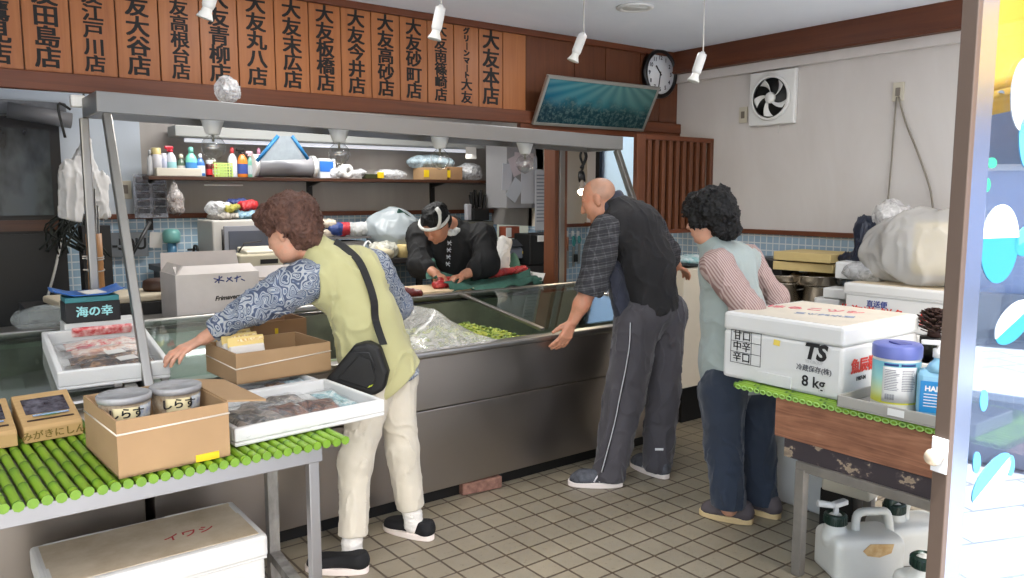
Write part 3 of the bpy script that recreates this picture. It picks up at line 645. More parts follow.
def wpf(u, v):
    x = 2.95+.58*u; y = 4.28+.42*v; n = vnoise(np.array([x, y, 0.0]), 7, 8)
    return (x, y, ZB+.064+.010*abs(float(n))+(.16*max(0, v-.7)/.3*(1+.4*float(n)) if u < .98 else .05))
tag(MB().sheet(wpf, 26, 18, .002).build('white_paper', mat('white_paper', (.80, .79, .77), .8)), 'white paper sheet folded up behind the green paper', 'paper')
o = solid('white_cloth', [dict(prims=[cap((3.36, 4.62, 1.02), (3.46, 4.66, 1.20), .07, .05), cap((3.30, 4.60, .95), (3.46, 4.62, .96), .06, .06)], k=.04, noise=cloth_noise(.012, 12, 4))], .007, mat('white_bag_cloth', (.74, .73, .71), .8)); tag(o, 'white bundled sheet standing against the wooden post', 'cloth')
# film-covered tray in the well
t = MB(); t.bb((1.52, 3.36, .70), (2.06, 3.66, .705)); t.box((1.79, 3.365, .715), (.54, .01, .03)); t.box((1.79, 3.655, .715), (.54, .01, .03)); t.box((1.525, 3.51, .715), (.01, .3, .03)); t.box((2.055, 3.51, .715), (.01, .3, .03)); t.bb((1.56, 3.4, .61), (2.02, 3.62, .70)); tag(t.build('fish_tray', mat('pale_green_tray', (.70, .74, .62), .6)), 'pale tray in the open counter well under clear film', 'tray')
def ff_(u, v):
    x = 1.76+.64*u-.06*v; y = 3.285+.48*v; n = vnoise(np.array([x, y, 0.0]), 6, 5); n2 = vnoise(np.array([x, y, .5]), 17, 6)
    tri = max(0, (x-1.92)/.24 if x < 2.16 else 1-(x-2.16)/.24)
    return (x, y, .792+.165*tri*math.sin(min(1, v*1.5)*PI/2)-.05*max(0, v-.7)+.012*float(n)+.010*float(n2)*(.4+v))
tag(MB().sheet(ff_, 40, 26, .001).build('plastic_film', film('film_bright', .34, (.82, .81, .79), .18, .6)), 'crinkled clear plastic sheet spread over the front rim of the open well', 'film')
for i, (x, y, c_) in enumerate(((1.60, 3.46, (.80, .82, .78)), (1.78, 3.44, (.78, .80, .70)), (1.94, 3.50, (.84, .80, .78)))):
    m = MB(); m.box((x, y, .722), (.14, .16, .028), (0, 0, .1*i), bev=.008); tag(m.build('fish_pack', mat('pack%d' % i, c_, .4, var=.25, vscale=30)), ['first', 'second', 'third'][i]+' white fish pack from the left under the clear plastic sheet', 'pack', 'fish packs under the film')
# brick under the counter
m = MB(); m.box((2.29, 3.325, .035), (.235, .10, .062), (0, 0, -.12), bev=.004); tag(m.build('brick', mat('red_brick', (.52, .38, .33), .9, var=.35, vscale=25, bump=.4)), 'reddish brick wedged under the steel counter front', 'brick')
# cartons on the bench
def carton(x0, x1, y0, y1, z0, z1, name, m, th=.006, flaps=(), label=None, rz=0, cat='box'):
    """open carton with four walls and flaps: (side, length, tilt)"""
    cx, cy = (x0+x1)/2, (y0+y1)/2; o = empty(name, (cx, cy, z0), label, cat, rz=rz); hx, hy, h = (x1-x0)/2, (y1-y0)/2, z1-z0
    b = MB(); b.bb((-hx, -hy, 0), (hx, hy, th)); b.bb((-hx, -hy, 0), (hx, -hy+th, h)); b.bb((-hx, hy-th, 0), (hx, hy, h)); b.bb((-hx, -hy+th, 0), (-hx+th, hy-th, h)); b.bb((hx-th, -hy+th, 0), (hx, hy-th, h)); b.build('box_body', m, o)
    for side, L, ti in flaps:
        f = MB(); c_, s_ = math.cos(ti), math.sin(ti)
        if side in 'NS':
            sg = 1 if side == 'N' else -1; y = sg*(hy-th/2); f.prism([(-hx+.004, y, h), (hx-.004, y, h), (hx-.012, y+sg*L*c_, h+L*s_), (-hx+.012, y+sg*L*c_, h+L*s_)], (0, -s_*th*sg, c_*th))
        else:
            sg = 1 if side == 'E' else -1; x = sg*(hx-th/2); f.prism([(x, -hy+.004, h), (x, hy-.004, h), (x+sg*L*c_, hy-.012, h+L*s_), (x+sg*L*c_, -hy+.012, h+L*s_)], (-s_*th*sg, 0, c_*th))
        f.build('flap', m, o)
    return o
wc = mat('white_card', (.80, .77, .75), .7, var=.05); wcd = mat('brown_flap', (.42, .32, .26), .85)
o = carton(1.065, 1.50, 4.30, 4.62, ZB, 1.135, 'white_carton', wc, flaps=(('S', .10, 2.75), ('N', .10, 1.3), ('W', .06, 2.2)), label='white closed carton with blue handwriting on the bench behind the reaching arm', cat='carton')
text('print', 'Frimavera', .034, frame((.045, -.1615, .115), (1, 0, .04), (0, 0, 1)), M_INK, o, .0004, .0012, shear=.3).matrix_parent_inverse = Matrix()
m = MB()
for a, b_ in (((-.02, .20), (.02, .23)), ((-.025, .222), (.03, .205)), ((.005, .235), (.0, .195)), ((.04, .20), (.07, .225)), ((.045, .222), (.075, .20)), ((.085, .215), (.12, .225)), ((.10, .23), (.095, .195)), ((.12, .21), (.14, .20))): m.tube([(a[0], -.162, a[1]), (b_[0], -.162, b_[1])], .003, 5)
m.build('handwriting', mat('blue_marker', (.20, .26, .50), .7), o)
o = carton(1.56, 1.80, 4.32, 4.54, ZB, 1.07, 'white_carton', wc, flaps=(('S', .08, 2.9), ('N', .08, .9)), label='small white carton with blue stamp partly behind the reaching sleeve', cat='carton'); MB().box((-.04, -.112, .14), (.05, .002, .035)).build('stamp', mat('blue_stamp', (.25, .42, .68), .6), o)
# black box with blue tray at the left
c0 = at(66, 322, y=3.93); c1 = at(121, 318, y=3.93); z0 = .985; m = MB(); m.bb((.50, 3.935, zt(3.99)+.025), (.80, 4.07, z0-.001)); tag(m.build('foam_riser', M_FOAM, bevel=.005), 'white foam block under the black box behind the packed tray', 'block'); w_ = c1.x-c0.x; o = empty('black_box', ((c0.x+c1.x)/2, 4.005, z0), 'black paper box with pale teal characters, stacked below the blue tray', 'box')
MB().box((0, 0, .045), (w_, .15, .09), bev=.003).build('box_body', mat('black_box_paper', (.07, .075, .085), .5), o)
tt = NT('teal_fade'); s_ = tt.sep(tt.coord('Object')); tt.link(tt.ramp(tt.math('ADD', tt.math('MULTIPLY', tt.math('SUBTRACT', s_[2], o.location.z), 16), -.5), [(.1, (.45, .80, .82)), (.6, (.85, .93, .93))]), tt.b.inputs['Base Color'])
text('lettering', '海の幸', .050, frame((0.005, -.0758, .045), (1, 0, 0), (0, 0, 1)), mat('teal_letters', (.62, .86, .87), .5), o, .0006, .0014).matrix_parent_inverse = Matrix()
MB().box((0, 0, .102), (w_*.98, .145, .024), bev=.003).build('teal_lid', mat('teal_lid', (.22, .50, .52), .4), o)
def btr(u, v):
    x = (u-.5)*w_*1.28; y = (v-.5)*.20; e = max(0, abs(x)/(w_*.64)-.45)+max(0, abs(y)/.10-.5)*.4; return (x, y, .118+.045*e)
tb = empty('blue_tray', (o.location.x-.01, o.location.y, z0), 'bright blue plastic tray with a white slip on the black box', 'tray')
MB().sheet(btr, 20, 14, .004).build('tray_body', mat('blue_plastic', (.10, .36, .66), .4), tb)
m = MB(); m.box((.02, -.01, .128), (.085, .10, .002), (.05, -.03, .25)); m.build('paper_slip', mat('white_paper', (.80, .79, .77), .8), tb)
o = crumple(at(47, 318, y=4.42), (.14, .10, .06), 12, .55, 10, 'clear_bag', film('clear_bag_film', .22, (.75, .78, .78))); tag(o, 'clear plastic bag heaped left of the black box', 'bag')
# bamboo tube with skewers tied to the rear post
c = at(97.5, 284, y=4.24); o = empty('bamboo_tube', (c.x, 4.26, 1.08), 'bamboo tube holding metal skewers, strapped to the left steel post', 'holder')
m = MB(); m.lathe([(0, 0), (.034, 0), (.036, .004), (.035, .13), (.0365, .14), (.035, .15), (.035, .285), (.030, .285), (.030, .02), (0, .02)], (0, 0, 0), 20); m.build('tube', mat('bamboo', (.70, .50, .31), .5, var=.15, stretch=(20, 20, 1)), o)
for h_ in (.11, .165, .175):
    m = MB(); m.tube([(math.cos(a)*.038-.006*0, math.sin(a)*.038, h_+.006*math.sin(a)) for a in [2*PI*i/20 for i in range(21)]]+[(-.06, -.03, h_+.005)], .003, 5); m.build('band', mat('clear_tie', (.75, .73, .70), .3), o)
for i, (dx, dy, L) in enumerate(((.01, 0, .50), (-.012, .01, .46), (.0, -.014, .56), (.018, .012, .42), (-.018, -.008, .53))):
    m = MB(); m.tube([(dx, dy, .03), (dx*1.6, dy*1.5, L)], .0045, 6); m.build('skewer', M_STEELZ, o)
o.location.x -= 0.0
# ------------------------------------------------------------------ trays and packs on the left counter
def foamtray(w, l, h, name='foam_tray', wall=.022):
    m = MB(); m.bb((-w/2, -l/2, 0), (w/2, l/2, .014))
    m.bb((-w/2, -l/2, .014), (w/2, -l/2+wall, h)); m.bb((-w/2, l/2-wall, .014), (w/2, l/2, h)); m.bb((-w/2, -l/2+wall, .014), (-w/2+wall, l/2-wall, h)); m.bb((w/2-wall, -l/2+wall, .014), (w/2, l/2-wall, h))
    return m.build(name, M_FOAM, None, .006, seg=3)
o = foamtray(.40, .56, .075); o.location = (.60, 3.63, zt(3.63)+.017); o.rotation_euler = (SL, 0, -.03); tag(o, 'white foam tray with fish packs on the left counter, behind the slanting post', 'tray')
TR = o.matrix_basis.copy()
def pack(name, M_, w, l, h, m, label, group, seed, cat='pack', filmy=True, lab=None):
    """vacuum pack: lumpy contents under clear film"""
    e = empty(name, M_.to_translation(), label, cat, group); e.rotation_euler = M_.to_euler()
    rr = np.random.default_rng(seed)
    def top(u, v):
        x, y = (u-.5)*w, (v-.5)*l; n = float(vnoise(np.array([x, y, seed*1.0]), 38, seed)); n2 = float(vnoise(np.array([x, y, seed+.5]), 15, seed)); r_ = min(1, 6*min(u, 1-u, v, 1-v)); return (x, y, .003+h*r_*(.6+.3*n+.3*n2))
    MB().sheet(top, 22, 18, .003).build('contents', m, e)
    if filmy:
        def fl(u, v):
            x, y = (u-.5)*w*1.22, (v-.5)*l*1.2; n = float(vnoise(np.array([x, y, seed*2.0]), 24, seed+1)); r_ = min(1, 4*min(u, 1-u, v, 1-v)); return (x, y, .004+h*1.08*r_*(.85+.15*n)+.006*abs(n))
        MB().sheet(fl, 22, 16, .0006).build('film', M_FILM, e)
    if lab: MB().box(lab[0], lab[1], lab[2] if len(lab) > 2 else None).build('price_label', mat('white_paper', (.80, .79, .77), .8), e)
    return e
def food(name, cols, sc=30): 
    t = NT(name); n = t.noise(t.coord('Object'), sc, 4, .65, 1); t.link(t.ramp(n, [(.38, cols[0]), (.5, cols[1]), (.60, cols[2])]), t.b.inputs['Base Color']); t.b.inputs['Roughness'].default_value = .35; return t.m
FD = food('dried_fish_dark', [(.10, .05, .03), (.30, .18, .11), (.58, .42, .26)]); FD2 = food('dried_fish_brown', [(.12, .05, .03), (.30, .14, .08), (.52, .34, .24)], 22); FD3 = food('pink_seafood', [(.72, .50, .42), (.84, .70, .62), (.88, .84, .80)], 26); FD4 = food('grey_fish', [(.14, .13, .12), (.33, .30, .27), (.60, .55, .50)], 24)
for i, (x, y, w, l, h, m_, lb) in enumerate(((.03, -.165, .27, .085, .026, FD, 'dark dried seafood pack nearest the front edge of the foam tray'), (.0, -.07, .27, .085, .026, FD, 'dark dried seafood pack with white label, second row in the foam tray'), (.02, .03, .27, .09, .02, FD3, 'pinkish seafood pack in the middle of the foam tray'), (.01, .13, .28, .10, .02, food('red_print_pack', [(.78, .16, .18), (.86, .74, .68), (.88, .84, .80)], 20), 'pack with red printing at the back of the foam tray'))):
    pack('seafood_pack', TR@Matrix.Translation((x, y, .038)), w, l, h, m_, lb, 'seafood packs in the tray on the left counter', 31+i, lab=((.03, 0, h+.004), (.07, .05, .002), (0, 0, .2)) if i in (0, 1) else None)
m = MB(); m.box((0, 0, 0), (.24, .02, .045), (.5, 0, 0), bev=.006); o = m.build('red_pack', mat('red_print', (.76, .15, .17), .4, col2=(.9, .8, .78), vscale=30)); o.data.transform(TR@Matrix.Translation((.03, .24, .07))); tag(o, 'glossy red and white pack standing at the back of the foam tray', 'pack')
# ------------------------------------------------------------------ kitchen at the back
kb = empty('kitchen_bench', (2.4, 5.7, 0), 'dark steel bench along the tiled back wall under the shelf', 'bench')
pw = lambda ob: (setattr(ob, 'parent', kb), setattr(ob, 'matrix_parent_inverse', Matrix.Translation(-V(kb.location))))
KZ = 1.07
DK = mat('dark_steel_bench', (.22, .21, .21), .45, .5)
pw(MB().bb((1.30, 5.32, KZ-.04), (3.50, 5.96, KZ)).build('bench_top', DK, bevel=.004)); pw(MB().bb((1.32, 5.38, .45), (2.75, 5.90, KZ-.04)).build('bench_cabinet', mat('dark_bench_grey', (.16, .15, .15), .6)))  # bench top, and a cabinet below it in one even dark grey
for xx in (2.80, 3.12, 3.44): pw(MB().bb((xx, 5.34, 0), (xx+.04, 5.38, KZ-.04)).build('leg', M_BLACK))
# sink board and things at the left
m = MB(); m.box((.88, 4.99, .965), (.62, .36, .04), (0, 0, .1), bev=.012); tag(m.build('white_board', mat('ivory_board', (.76, .71, .62), .5)), 'ivory plastic board on the dark sink stand behind the white carton', 'board')
m = MB(); m.bb((.45, 4.80, .0), (1.28, 5.25, .943)); tag(m.build('sink_stand', mat('dark_stand', (.10, .095, .095), .6)), 'dark stand carrying the ivory board at the left of the kitchen', 'stand')
m = MB(); m.lathe([(0, 0), (.075, 0), (.085, .02), (.08, .06), (.05, .072), (0, .074)], (at(157, 272, y=5.0).x, 5.0, .9855), 24); o = m.build('wooden_bowl', mat('brown_lacquer', (.24, .15, .10), .5)); tag(o, 'dark brown round lidded bowl on the ivory board', 'bowl')
m = MB(); a = at(128, 262, y=5.05); m.tube([a, at(150, 222, y=5.15)], .011, 8); tag(m.build('rod', M_BLACK), 'black rod leaning beside the slanting steel post over the sink', 'rod')
# faucet, soap dispenser
c = at(196, 262, y=5.8); o = empty('tap', (c.x, 5.85, KZ), 'dark steel water tap in front of pale blue wall tiles', 'tap'); MB().lathe([(0, 0), (.022, 0), (.016, .03), (.014, .08), (0, .085)], (0, 0, 0), 16).build('tap_body', DK, o); MB().tube(crv([(0, 0, .07), (0, -.03, .12), (0, -.09, .12), (0, -.11, .09)], 5), .009, 8).build('spout', DK, o); m = MB(); m.tube([(-.04, 0, .095), (.04, 0, .095)], .008, 8); m.build('handle', DK, o)
c = at(172, 240, y=5.95); o = empty('soap_dispenser', (c.x, 5.96, c.z), 'green-topped wall soap dispenser with blue bottom on tiles', 'dispenser'); MB().lathe([(0, -.02), (.05, -.02), (.06, .0), (.06, .05), (.045, .075), (0, .08)], (0, 0, 0), 24).build('tank', mat('mint_plastic', (.45, .68, .66), .3), o); MB().lathe([(0, -.15), (.03, -.15), (.035, -.12), (.03, -.02), (0, -.02)], (0, 0, 0), 16).build('bottle', mat('blue_bottle', (.32, .52, .66), .3), o); MB().box((0, .02, -.05), (.04, .04, .16), bev=.004).build('bracket', DK, o)
m = MB(); c = at(156, 240, y=5.98); m.box(c, (.085, .004, .11), (0, .08, 0)); tag(m.build('notice', mat('white_paper', (.80, .79, .77), .8)), 'white paper notice on the tiles left of the soap dispenser', 'paper')
m = MB(); c = at(120, 245, y=5.97); m.box(c, (.36, .006, .17)); o = m.build('notice_board', mat('grey_plate', (.42, .44, .46), .6)); tag(o, 'grey printed plate on the tiles behind the slanting post', 'plate'); text('lettering', 'R1-50U', .11, frame(c+V((0, -.0035, 0)), (1, 0, 0), (0, 0, 1)), M_INK, o, .0005, .003)
# oven / microwave with things on top
c0 = at(214, 258, y=5.45); c1 = at(276, 256, y=5.45); wv = (c1-c0).length; o = empty('microwave_oven', ((c0.x+c1.x)/2, 5.64, KZ), 'white microwave oven with grey door on the back bench', 'oven'); MB().box((0, 0, .16), (wv, .36, .30), bev=.012).build('oven_body', mat('oven_white', (.74, .73, .71), .4), o); MB().box((.03, -.184, .17), (wv*.80, .012, .20), bev=.004).build('oven_door', mat('oven_door_grey', (.52, .53, .56), .25), o); MB().box((.03, -.192, .17), (wv*.66, .006, .13), bev=.002).build('oven_window', mat('dark_window', (.30, .31, .34), .15), o); MB().tube([(-wv*.36, -.20, .09), (-wv*.36, -.205, .25)], .008, 6).build('handle', DK, o)
for sx in (-1, 1): MB().lathe([(0, 0), (.015, 0), (.015, .012), (0, .012)], (sx*wv*.4, -.14, 0), 10).build('foot', M_BLACK, o)
OX, OY = o.location.x, o.location.y
c = at(262, 266, y=5.18); o = empty('scale_printer', (c.x, 5.30, KZ+.0), 'beige label printer with open lid in front of the oven', 'printer'); MB().box((0, 0, .045), (.30, .24, .09), bev=.012).build('printer_body', mat('printer_beige', (.72, .69, .60), .5), o); MB().box((.02, .0, .105), (.22, .2, .03), (.12, 0, 0), bev=.006).build('lid', mat('printer_lid', (.78, .76, .70), .5), o); MB().tube([(-.12, -.02, .10), (-.08, -.02, .16), (.04, -.02, .17)], .006, 6).build('lever', DK, o); MB().box((.05, -.121, .04), (.12, .004, .03)).build('slot', M_BLACK, o)
for i, (dx, dy, z, s3, c_, nm, lb) in enumerate(((-.08, 0, .33, (.20, .25, .05), (.62, .60, .57), 'paper_stack', 'grey paper stack on the white oven'), (.06, -.02, .335, (.16, .2, .06), (.55, .68, .76), 'folded_bag', 'pale blue folded bag on the oven'), (.10, 0, .40, (.12, .12, .07), (.74, .16, .18), 'red_pouch', 'bright red pouch on top of the oven'), (.05, .08, .42, (.15, .08, .08), (.14, .20, .42), 'blue_pouch', 'dark blue pouch behind the red pouch on the oven'), (-.03, -.05, .385, (.12, .1, .05), (.62, .60, .25), 'yellow_pouch', 'yellow-green pouch left of the red pouch on the oven'))):
    q = solid(nm, [dict(prims=[cap((OX+dx-s3[0]*.3, OY+dy, KZ+z), (OX+dx+s3[0]*.3, OY+dy, KZ+z+.01), s3[2]*.5, s3[2]*.45, (0, 1, 0), s3[1]/s3[2])], k=.02, noise=cloth_noise(.012, 16, 60+i))], .007, mat(nm+'_m', c_, .5, var=.2)); tag(q, lb, 'pouch' if i > 1 else 'paper')
o = crumple((OX-.11, OY, KZ+.385), (.09, .08, .05), 71, .5, 14, 'clear_bag', M_PE); tag(o, 'clear crumpled bag at the left of the oven top', 'bag')
# bench-top things right of the reaching woman
m = MB(); sh = empty('bench_rack', (2.75, 5.75, KZ), 'low grey rack with white rolls and bags on the back bench', 'rack')
MB().bb((-.42, -.16, .145), (.42, .16, .160)).build('rack_shelf', mat('grey_shelf', (.40, .39, .39), .5), sh)
for sx in (-.41, .40): MB().bb((sx, -.15, 0), (sx+.015, .15, .145)).build('rack_side', DK, sh)
MB().bb((-.40, -.14, .03), (.05, .10, .125), bev=0).build('register_block', mat('register_white', (.62, .61, .60), .5), sh)
for i, (px, py, s3, c_, nm, lb) in enumerate(((325, 224, (.15, .06), (.78, .73, .66), 'white_roll', 'upper white paper roll on the bench rack'), (325, 233, (.16, .05), (.78, .75, .72), 'white_roll', 'lower white paper roll on the bench rack'), (336, 229, (.05, .10), (.16, .25, .48), 'blue_pack', 'blue printed pack on the bench rack'), (344, 229, (.06, .11), (.72, .18, .22), 'red_pack', 'red printed pack beside the blue pack'), (358, 229, (.13, .11), (.72, .73, .73), 'bread_bag', 'white translucent bag right of the red pack on the rack'))):
    c = at(px, py, y=5.66); q = solid(nm, [dict(prims=[cap(c-V((s3[0]*.4, 0, 0)), c+V((s3[0]*.4, 0, 0)), s3[1]*.5, s3[1]*.5)], k=.02, noise=cloth_noise(.01, 18, 80+i))], .007, mat(nm+'_k', c_, .5, var=.15)); tag(q, lb, 'pack' if 'pack' in nm else ('bag' if 'bag' in nm else 'roll'))
o = crumple(at(393, 232, y=5.62), (.22, .20, .20), 91, .26, 5, 'plastic_bag', mat('big_bag_plastic', (.74, .78, .80), .25, alpha=.62, bump=.25, bscale=14)); tag(o, 'large pale translucent plastic bag behind the cook\'s shoulder', 'bag')
o = crumple(at(383, 250, y=5.45), (.12, .10, .07), 93, .4, 11, 'plastic_bag', film('milky2', .75, (.85, .85, .80))); tag(o, 'small white crumpled bag in front of the large bag', 'bag')
m = MB(); a, b = at(376, 256, y=5.36), at(392, 259, y=5.36); m.tube([a+V((0, 0, .04)), b+V((0, 0, .035))], .036, 16); tag(m.build('paper_roll', mat('roll_cream', (.84, .80, .68), .7)), 'cream paper roll lying on the bench edge', 'roll')
m = MB(); c = at(404, 256, y=5.4); m.lathe([(0, 0), (.05, 0), (.055, .09), (.05, .10), (0, .10)], (c.x, c.y, KZ), 20); tag(m.build('tape_roll', mat('tape_cream', (.80, .72, .50), .5)), 'cream and blue tub left of the cook on the bench', 'tub')
m = MB(); c = at(406, 220, y=5.5); m.box(c, (.20, .02, .09), (0, .55, 0), bev=.004); tag(m.build('green_folder', mat('green_board', (.10, .26, .22), .5)), 'dark green flat board sticking up behind the cook\'s head', 'board')
o = MB(); o.tube(crv([at(362, 250, y=5.5), at(368, 241, y=5.5), at(374, 250, y=5.5)], 5), .008, 6); tag(o.build('cable_loop', M_WHITEP), 'white cable loop on the bench beside the rolls', 'cable')
# shelf with bottles
ws = empty('wall_shelf', (2.7, 5.86, 1.665), 'long brown wooden shelf with black brackets on the back wall', 'shelf')
MB().bb((-1.42, -.14, -.012), (1.50, .14, .012)).build('shelf_board', M_DARKWOOD, ws, .002)
for xx in (-1.37, -.18, .95):
    m = MB(); m.bb((xx-.02, .115, -.36), (xx+.02, .139, -.012)); m.prism([(xx-.008, .12, -.05), (xx-.008, -.10, -.013), (xx-.008, .12, -.013)], (.016, 0, 0)); m.build('bracket', M_BLACK, ws)
MB().tube([(-1.05, -.1, -.045), (-.78, -.1, -.045)], .005, 6).build('towel_rail', M_WHITEP, ws)
SZ = 1.678
m = MB(); m.bb((1.335, 5.73, SZ), (1.63, 5.96, SZ+.006)); m.bb((1.335, 5.73, SZ), (1.63, 5.738, SZ+.055)); m.bb((1.335, 5.95, SZ), (1.63, 5.96, SZ+.055)); m.bb((1.335, 5.738, SZ), (1.343, 5.95, SZ+.055)); m.bb((1.622, 5.738, SZ), (1.63, 5.95, SZ+.055)); tag(m.build('shelf_tray', mat('tray_cream', (.76, .74, .69), .5), bevel=.003), 'cream shallow tray on the left end of the shelf', 'tray')
def bottle(x, y, z, h, r, body, capc, label, kind='bottle', lab=None):
    o = empty(kind if kind != 'spray' else 'spray_bottle', (x, y, z), label, 'bottle' if kind in ('bottle', 'spray') else 'can', 'bottles on the back shelf')
    bm_ = mat('bp_%02x%02x%02x' % tuple(int(c*255) for c in body), body, .3); cm = mat('bp_%02x%02x%02x' % tuple(int(c*255) for c in capc), capc, .3)
    if kind == 'spray_can': MB().lathe([(0, 0), (r, 0), (r, h*.72), (r*.8, h*.78), (0, h*.78)], (0, 0, 0), 20).build('can_body', bm_, o); MB().lathe([(r*.92, h*.76), (r*.92, h*.98), (r*.8, h), (0, h), ], (0, 0, 0), 20).build('cap', cm, o)
    else:
        MB().lathe([(0, 0), (r*.95, 0), (r, h*.03), (r, h*.55), (r*.8, h*.68), (r*.4, h*.78), (r*.38, h*.82), (0, h*.82)], (0, 0, 0), 20, None, 1, .75).build('bottle_body', bm_, o)
        if kind == 'spray': m = MB(); m.lathe([(0, h*.80), (r*.42, h*.80), (r*.42, h*.88), (0, h*.88)], (0, 0, 0), 16); m.box((-.012, 0, h*.95), (r*1.7, r*.6, h*.11), bev=.006); m.box((-r*.55, 0, h*.87), (.008, .012, h*.10), (0, .4, 0)); m.build('trigger_head', cm, o)
        else: MB().lathe([(0, h*.80), (r*.46, h*.80), (r*.42, h*.96), (r*.25, h), (0, h)], (0, 0, 0), 16).build('cap', cm, o)
    if lab: MB().lathe([(r*1.015, h*.12), (r*1.015, h*.46)], (0, 0, 0), 20, None, 1, .76 if kind != 'spray_can' else 1).build('paper_label', mat('bp_%02x%02x%02x' % tuple(int(c*255) for c in lab), lab, .4), o)
    return o
BT = [(151, .0, .17, .022, (.70, .71, .72), (.70, .71, .72), 'bottle', None, 'plain grey bottle at the far left of the shelf tray'), (157.5, .0, .185, .034, (.74, .74, .76), (.80, .74, .52), 'spray_can', None, 'silver can with cream cap on the shelf tray'), (164.5, .0, .15, .022, (.68, .70, .78), (.80, .80, .84), 'spray_can', None, 'slim lilac can right of the cream-capped can'),
      (172, .0, .20, .034, (.74, .76, .80), (.78, .20, .26), 'spray', (.55, .72, .74), 'clear spray bottle with red trigger on the shelf tray'), (182, .03, .15, .035, (.32, .40, .34), (.80, .78, .70), 'bottle', (.75, .74, .72), 'dark green jar with pale cap on the shelf tray'), (192, .0, .20, .040, (.42, .74, .66), (.45, .74, .68), 'bottle', (.25, .50, .72), 'mint green detergent bottle on the shelf tray'), (201, .0, .155, .030, (.22, .42, .68), (.80, .82, .86), 'bottle', (.75, .80, .88), 'blue and white bottle at right end of the shelf tray')]
for px, dy, h, r, b_, c_, kd, lb_, lab in BT: c = at(px, 178, y=5.82+dy); bottle(c.x, 5.82+dy, SZ+.006, h, r, b_, c_, lab, kd, lb_)
BT2 = [(210, .12, .026, (.30, .10, .12), (.70, .70, .70), 'spray_can', (.75, .15, .18), 'short dark can left of the red bottle'), (214.5, .13, .034, (.72, .16, .18), (.76, .76, .72), 'bottle', (.82, .80, .78), 'red squat bottle beside the green basket'), (233, .215, .033, (.76, .77, .80), (.78, .28, .30), 'bottle', None, 'tall white bottle with pink cap behind the bulb'), (243, .21, .037, (.80, .45, .14), (.10, .09, .09), 'spray', (.20, .28, .55), 'orange spray bottle with black trigger'), (251.5, .19, .03, (.42, .66, .58), (.80, .66, .70), 'spray', (.70, .74, .76), 'teal spray bottle next to the orange bottle'), (259.5, .22, .03, (.84, .66, .74), (.80, .55, .65), 'bottle', (.84, .80, .82), 'pink bottle half hidden behind the white roll')]
for px, h, r, b_, c_, kd, lb_, lab in BT2: c = at(px, 178, y=5.84); bottle(c.x, 5.84, SZ, h, r, b_, c_, lab, kd, lb_)
c = at(222, 178, y=5.84); m = MB(); m.bb((-.06, -.04, 0), (.06, .04, .004))
for i in range(5): z = .015+.02*i; [m.box(p, s) for p, s in (((0, -.045, z), (.13, .004, .009)), ((0, .045, z), (.13, .004, .009)), ((-.065, 0, z), (.004, .09, .009)), ((.065, 0, z), (.004, .09, .009)))]
for i in range(7): [m.box((-.06+.02*i, sy*.045, .05), (.008, .005, .10)) for sy in (-1, 1)]
tag(m.build('green_basket', mat('lime_plastic', (.66, .76, .42), .5), loc=(c.x, 5.84, SZ)), 'small lime green plastic basket on the shelf', 'basket')
# wrapping-film dispenser roll with triangular hanging cover
c0, c1 = at(257, 168, y=5.80), at(311, 170, y=5.80); m = MB(); o = empty('film_roll', ((c0.x+c1.x)/2, 5.81, SZ), 'big silver-white film roll in a holder on the shelf', 'roll'); hw = (c1.x-c0.x)/2
MB().tube([(-hw, 0, .085), (hw, 0, .085)], .078, 28).build('roll', mat('silver_film', (.60, .60, .62), .3, .2), o)
for sx in (-1, 1): m = MB(); m.tube([(sx*(hw+.002), 0, .085), (sx*(hw+.03), 0, .085)], .085, 24); m.build('end_plate', M_WHITEP, o)
m = MB(); m.box((0, .07, .01), (hw*2+.1, .10, .02)); m.build('base', M_WHITEP, o)
a, b, t1, t2 = at(257, 161, y=5.62), at(308, 159, y=5.62), at(278, 136, y=5.62), at(292, 136, y=5.62); o = empty('blue_edged_bag', (a+b)/2, 'white bag with blue edges hanging above the film roll', 'bag')
q = lambda p: p-(a+b)/2; m = MB(); m.prism([q(a), q(b), q(t2), q(t1)], (0, .03, 0)); m.build('bag_body', mat('bag_pale', (.56, .60, .63), .5, var=.1, vscale=20), o)
m = MB(); m.tube([q(a), q(t1)], .014, 6); m.tube([q(b), q(t2)], .014, 6); m.build('blue_edge', mat('blue_edge', (.16, .46, .68), .5), o)
for px, s3, c_, nm, lb in ((323, (.14, .14, .15), (.80, .82, .84), 'blue_white_box', 'small blue and white box right of the film roll'),):
    c = at(px, 172, y=5.84); o = MB().box((0, 0, .075), s3, (0, 0, .15), bev=.004).build(nm, mat('box_white_k', c_, .5), loc=(c.x, 5.84, SZ)); tag(o, lb, 'box'); MB().box((0, -.071, .09), (.12, .004, .08), (0, 0, .15)).build('blue_label', mat('box_blue_k', (.16, .40, .72), .5), o)
c = at(345, 172, y=5.80); o = empty('tape_roll', (c.x, 5.80, SZ+.055), 'white tape roll standing on the shelf', 'roll'); MB().lathe([(.018, -.04), (.055, -.04), (.055, .04), (.018, .04), (.018, -.04)], (0, 0, 0), 24, (PI/2, 0, .3)).build('roll', M_WHITEP, o)
o = crumple(at(335, 173, y=5.80), (.06, .06, .035), 95, .5, 16, 'clear_bag', M_PE); tag(o, 'small clear crumpled bag between blue box and tape roll', 'bag')
o = crumple(at(358, 173, y=5.80), (.07, .06, .03), 96, .5, 16, 'clear_bag', M_PE); tag(o, 'small clear crumpled bag right of the tape roll', 'bag')
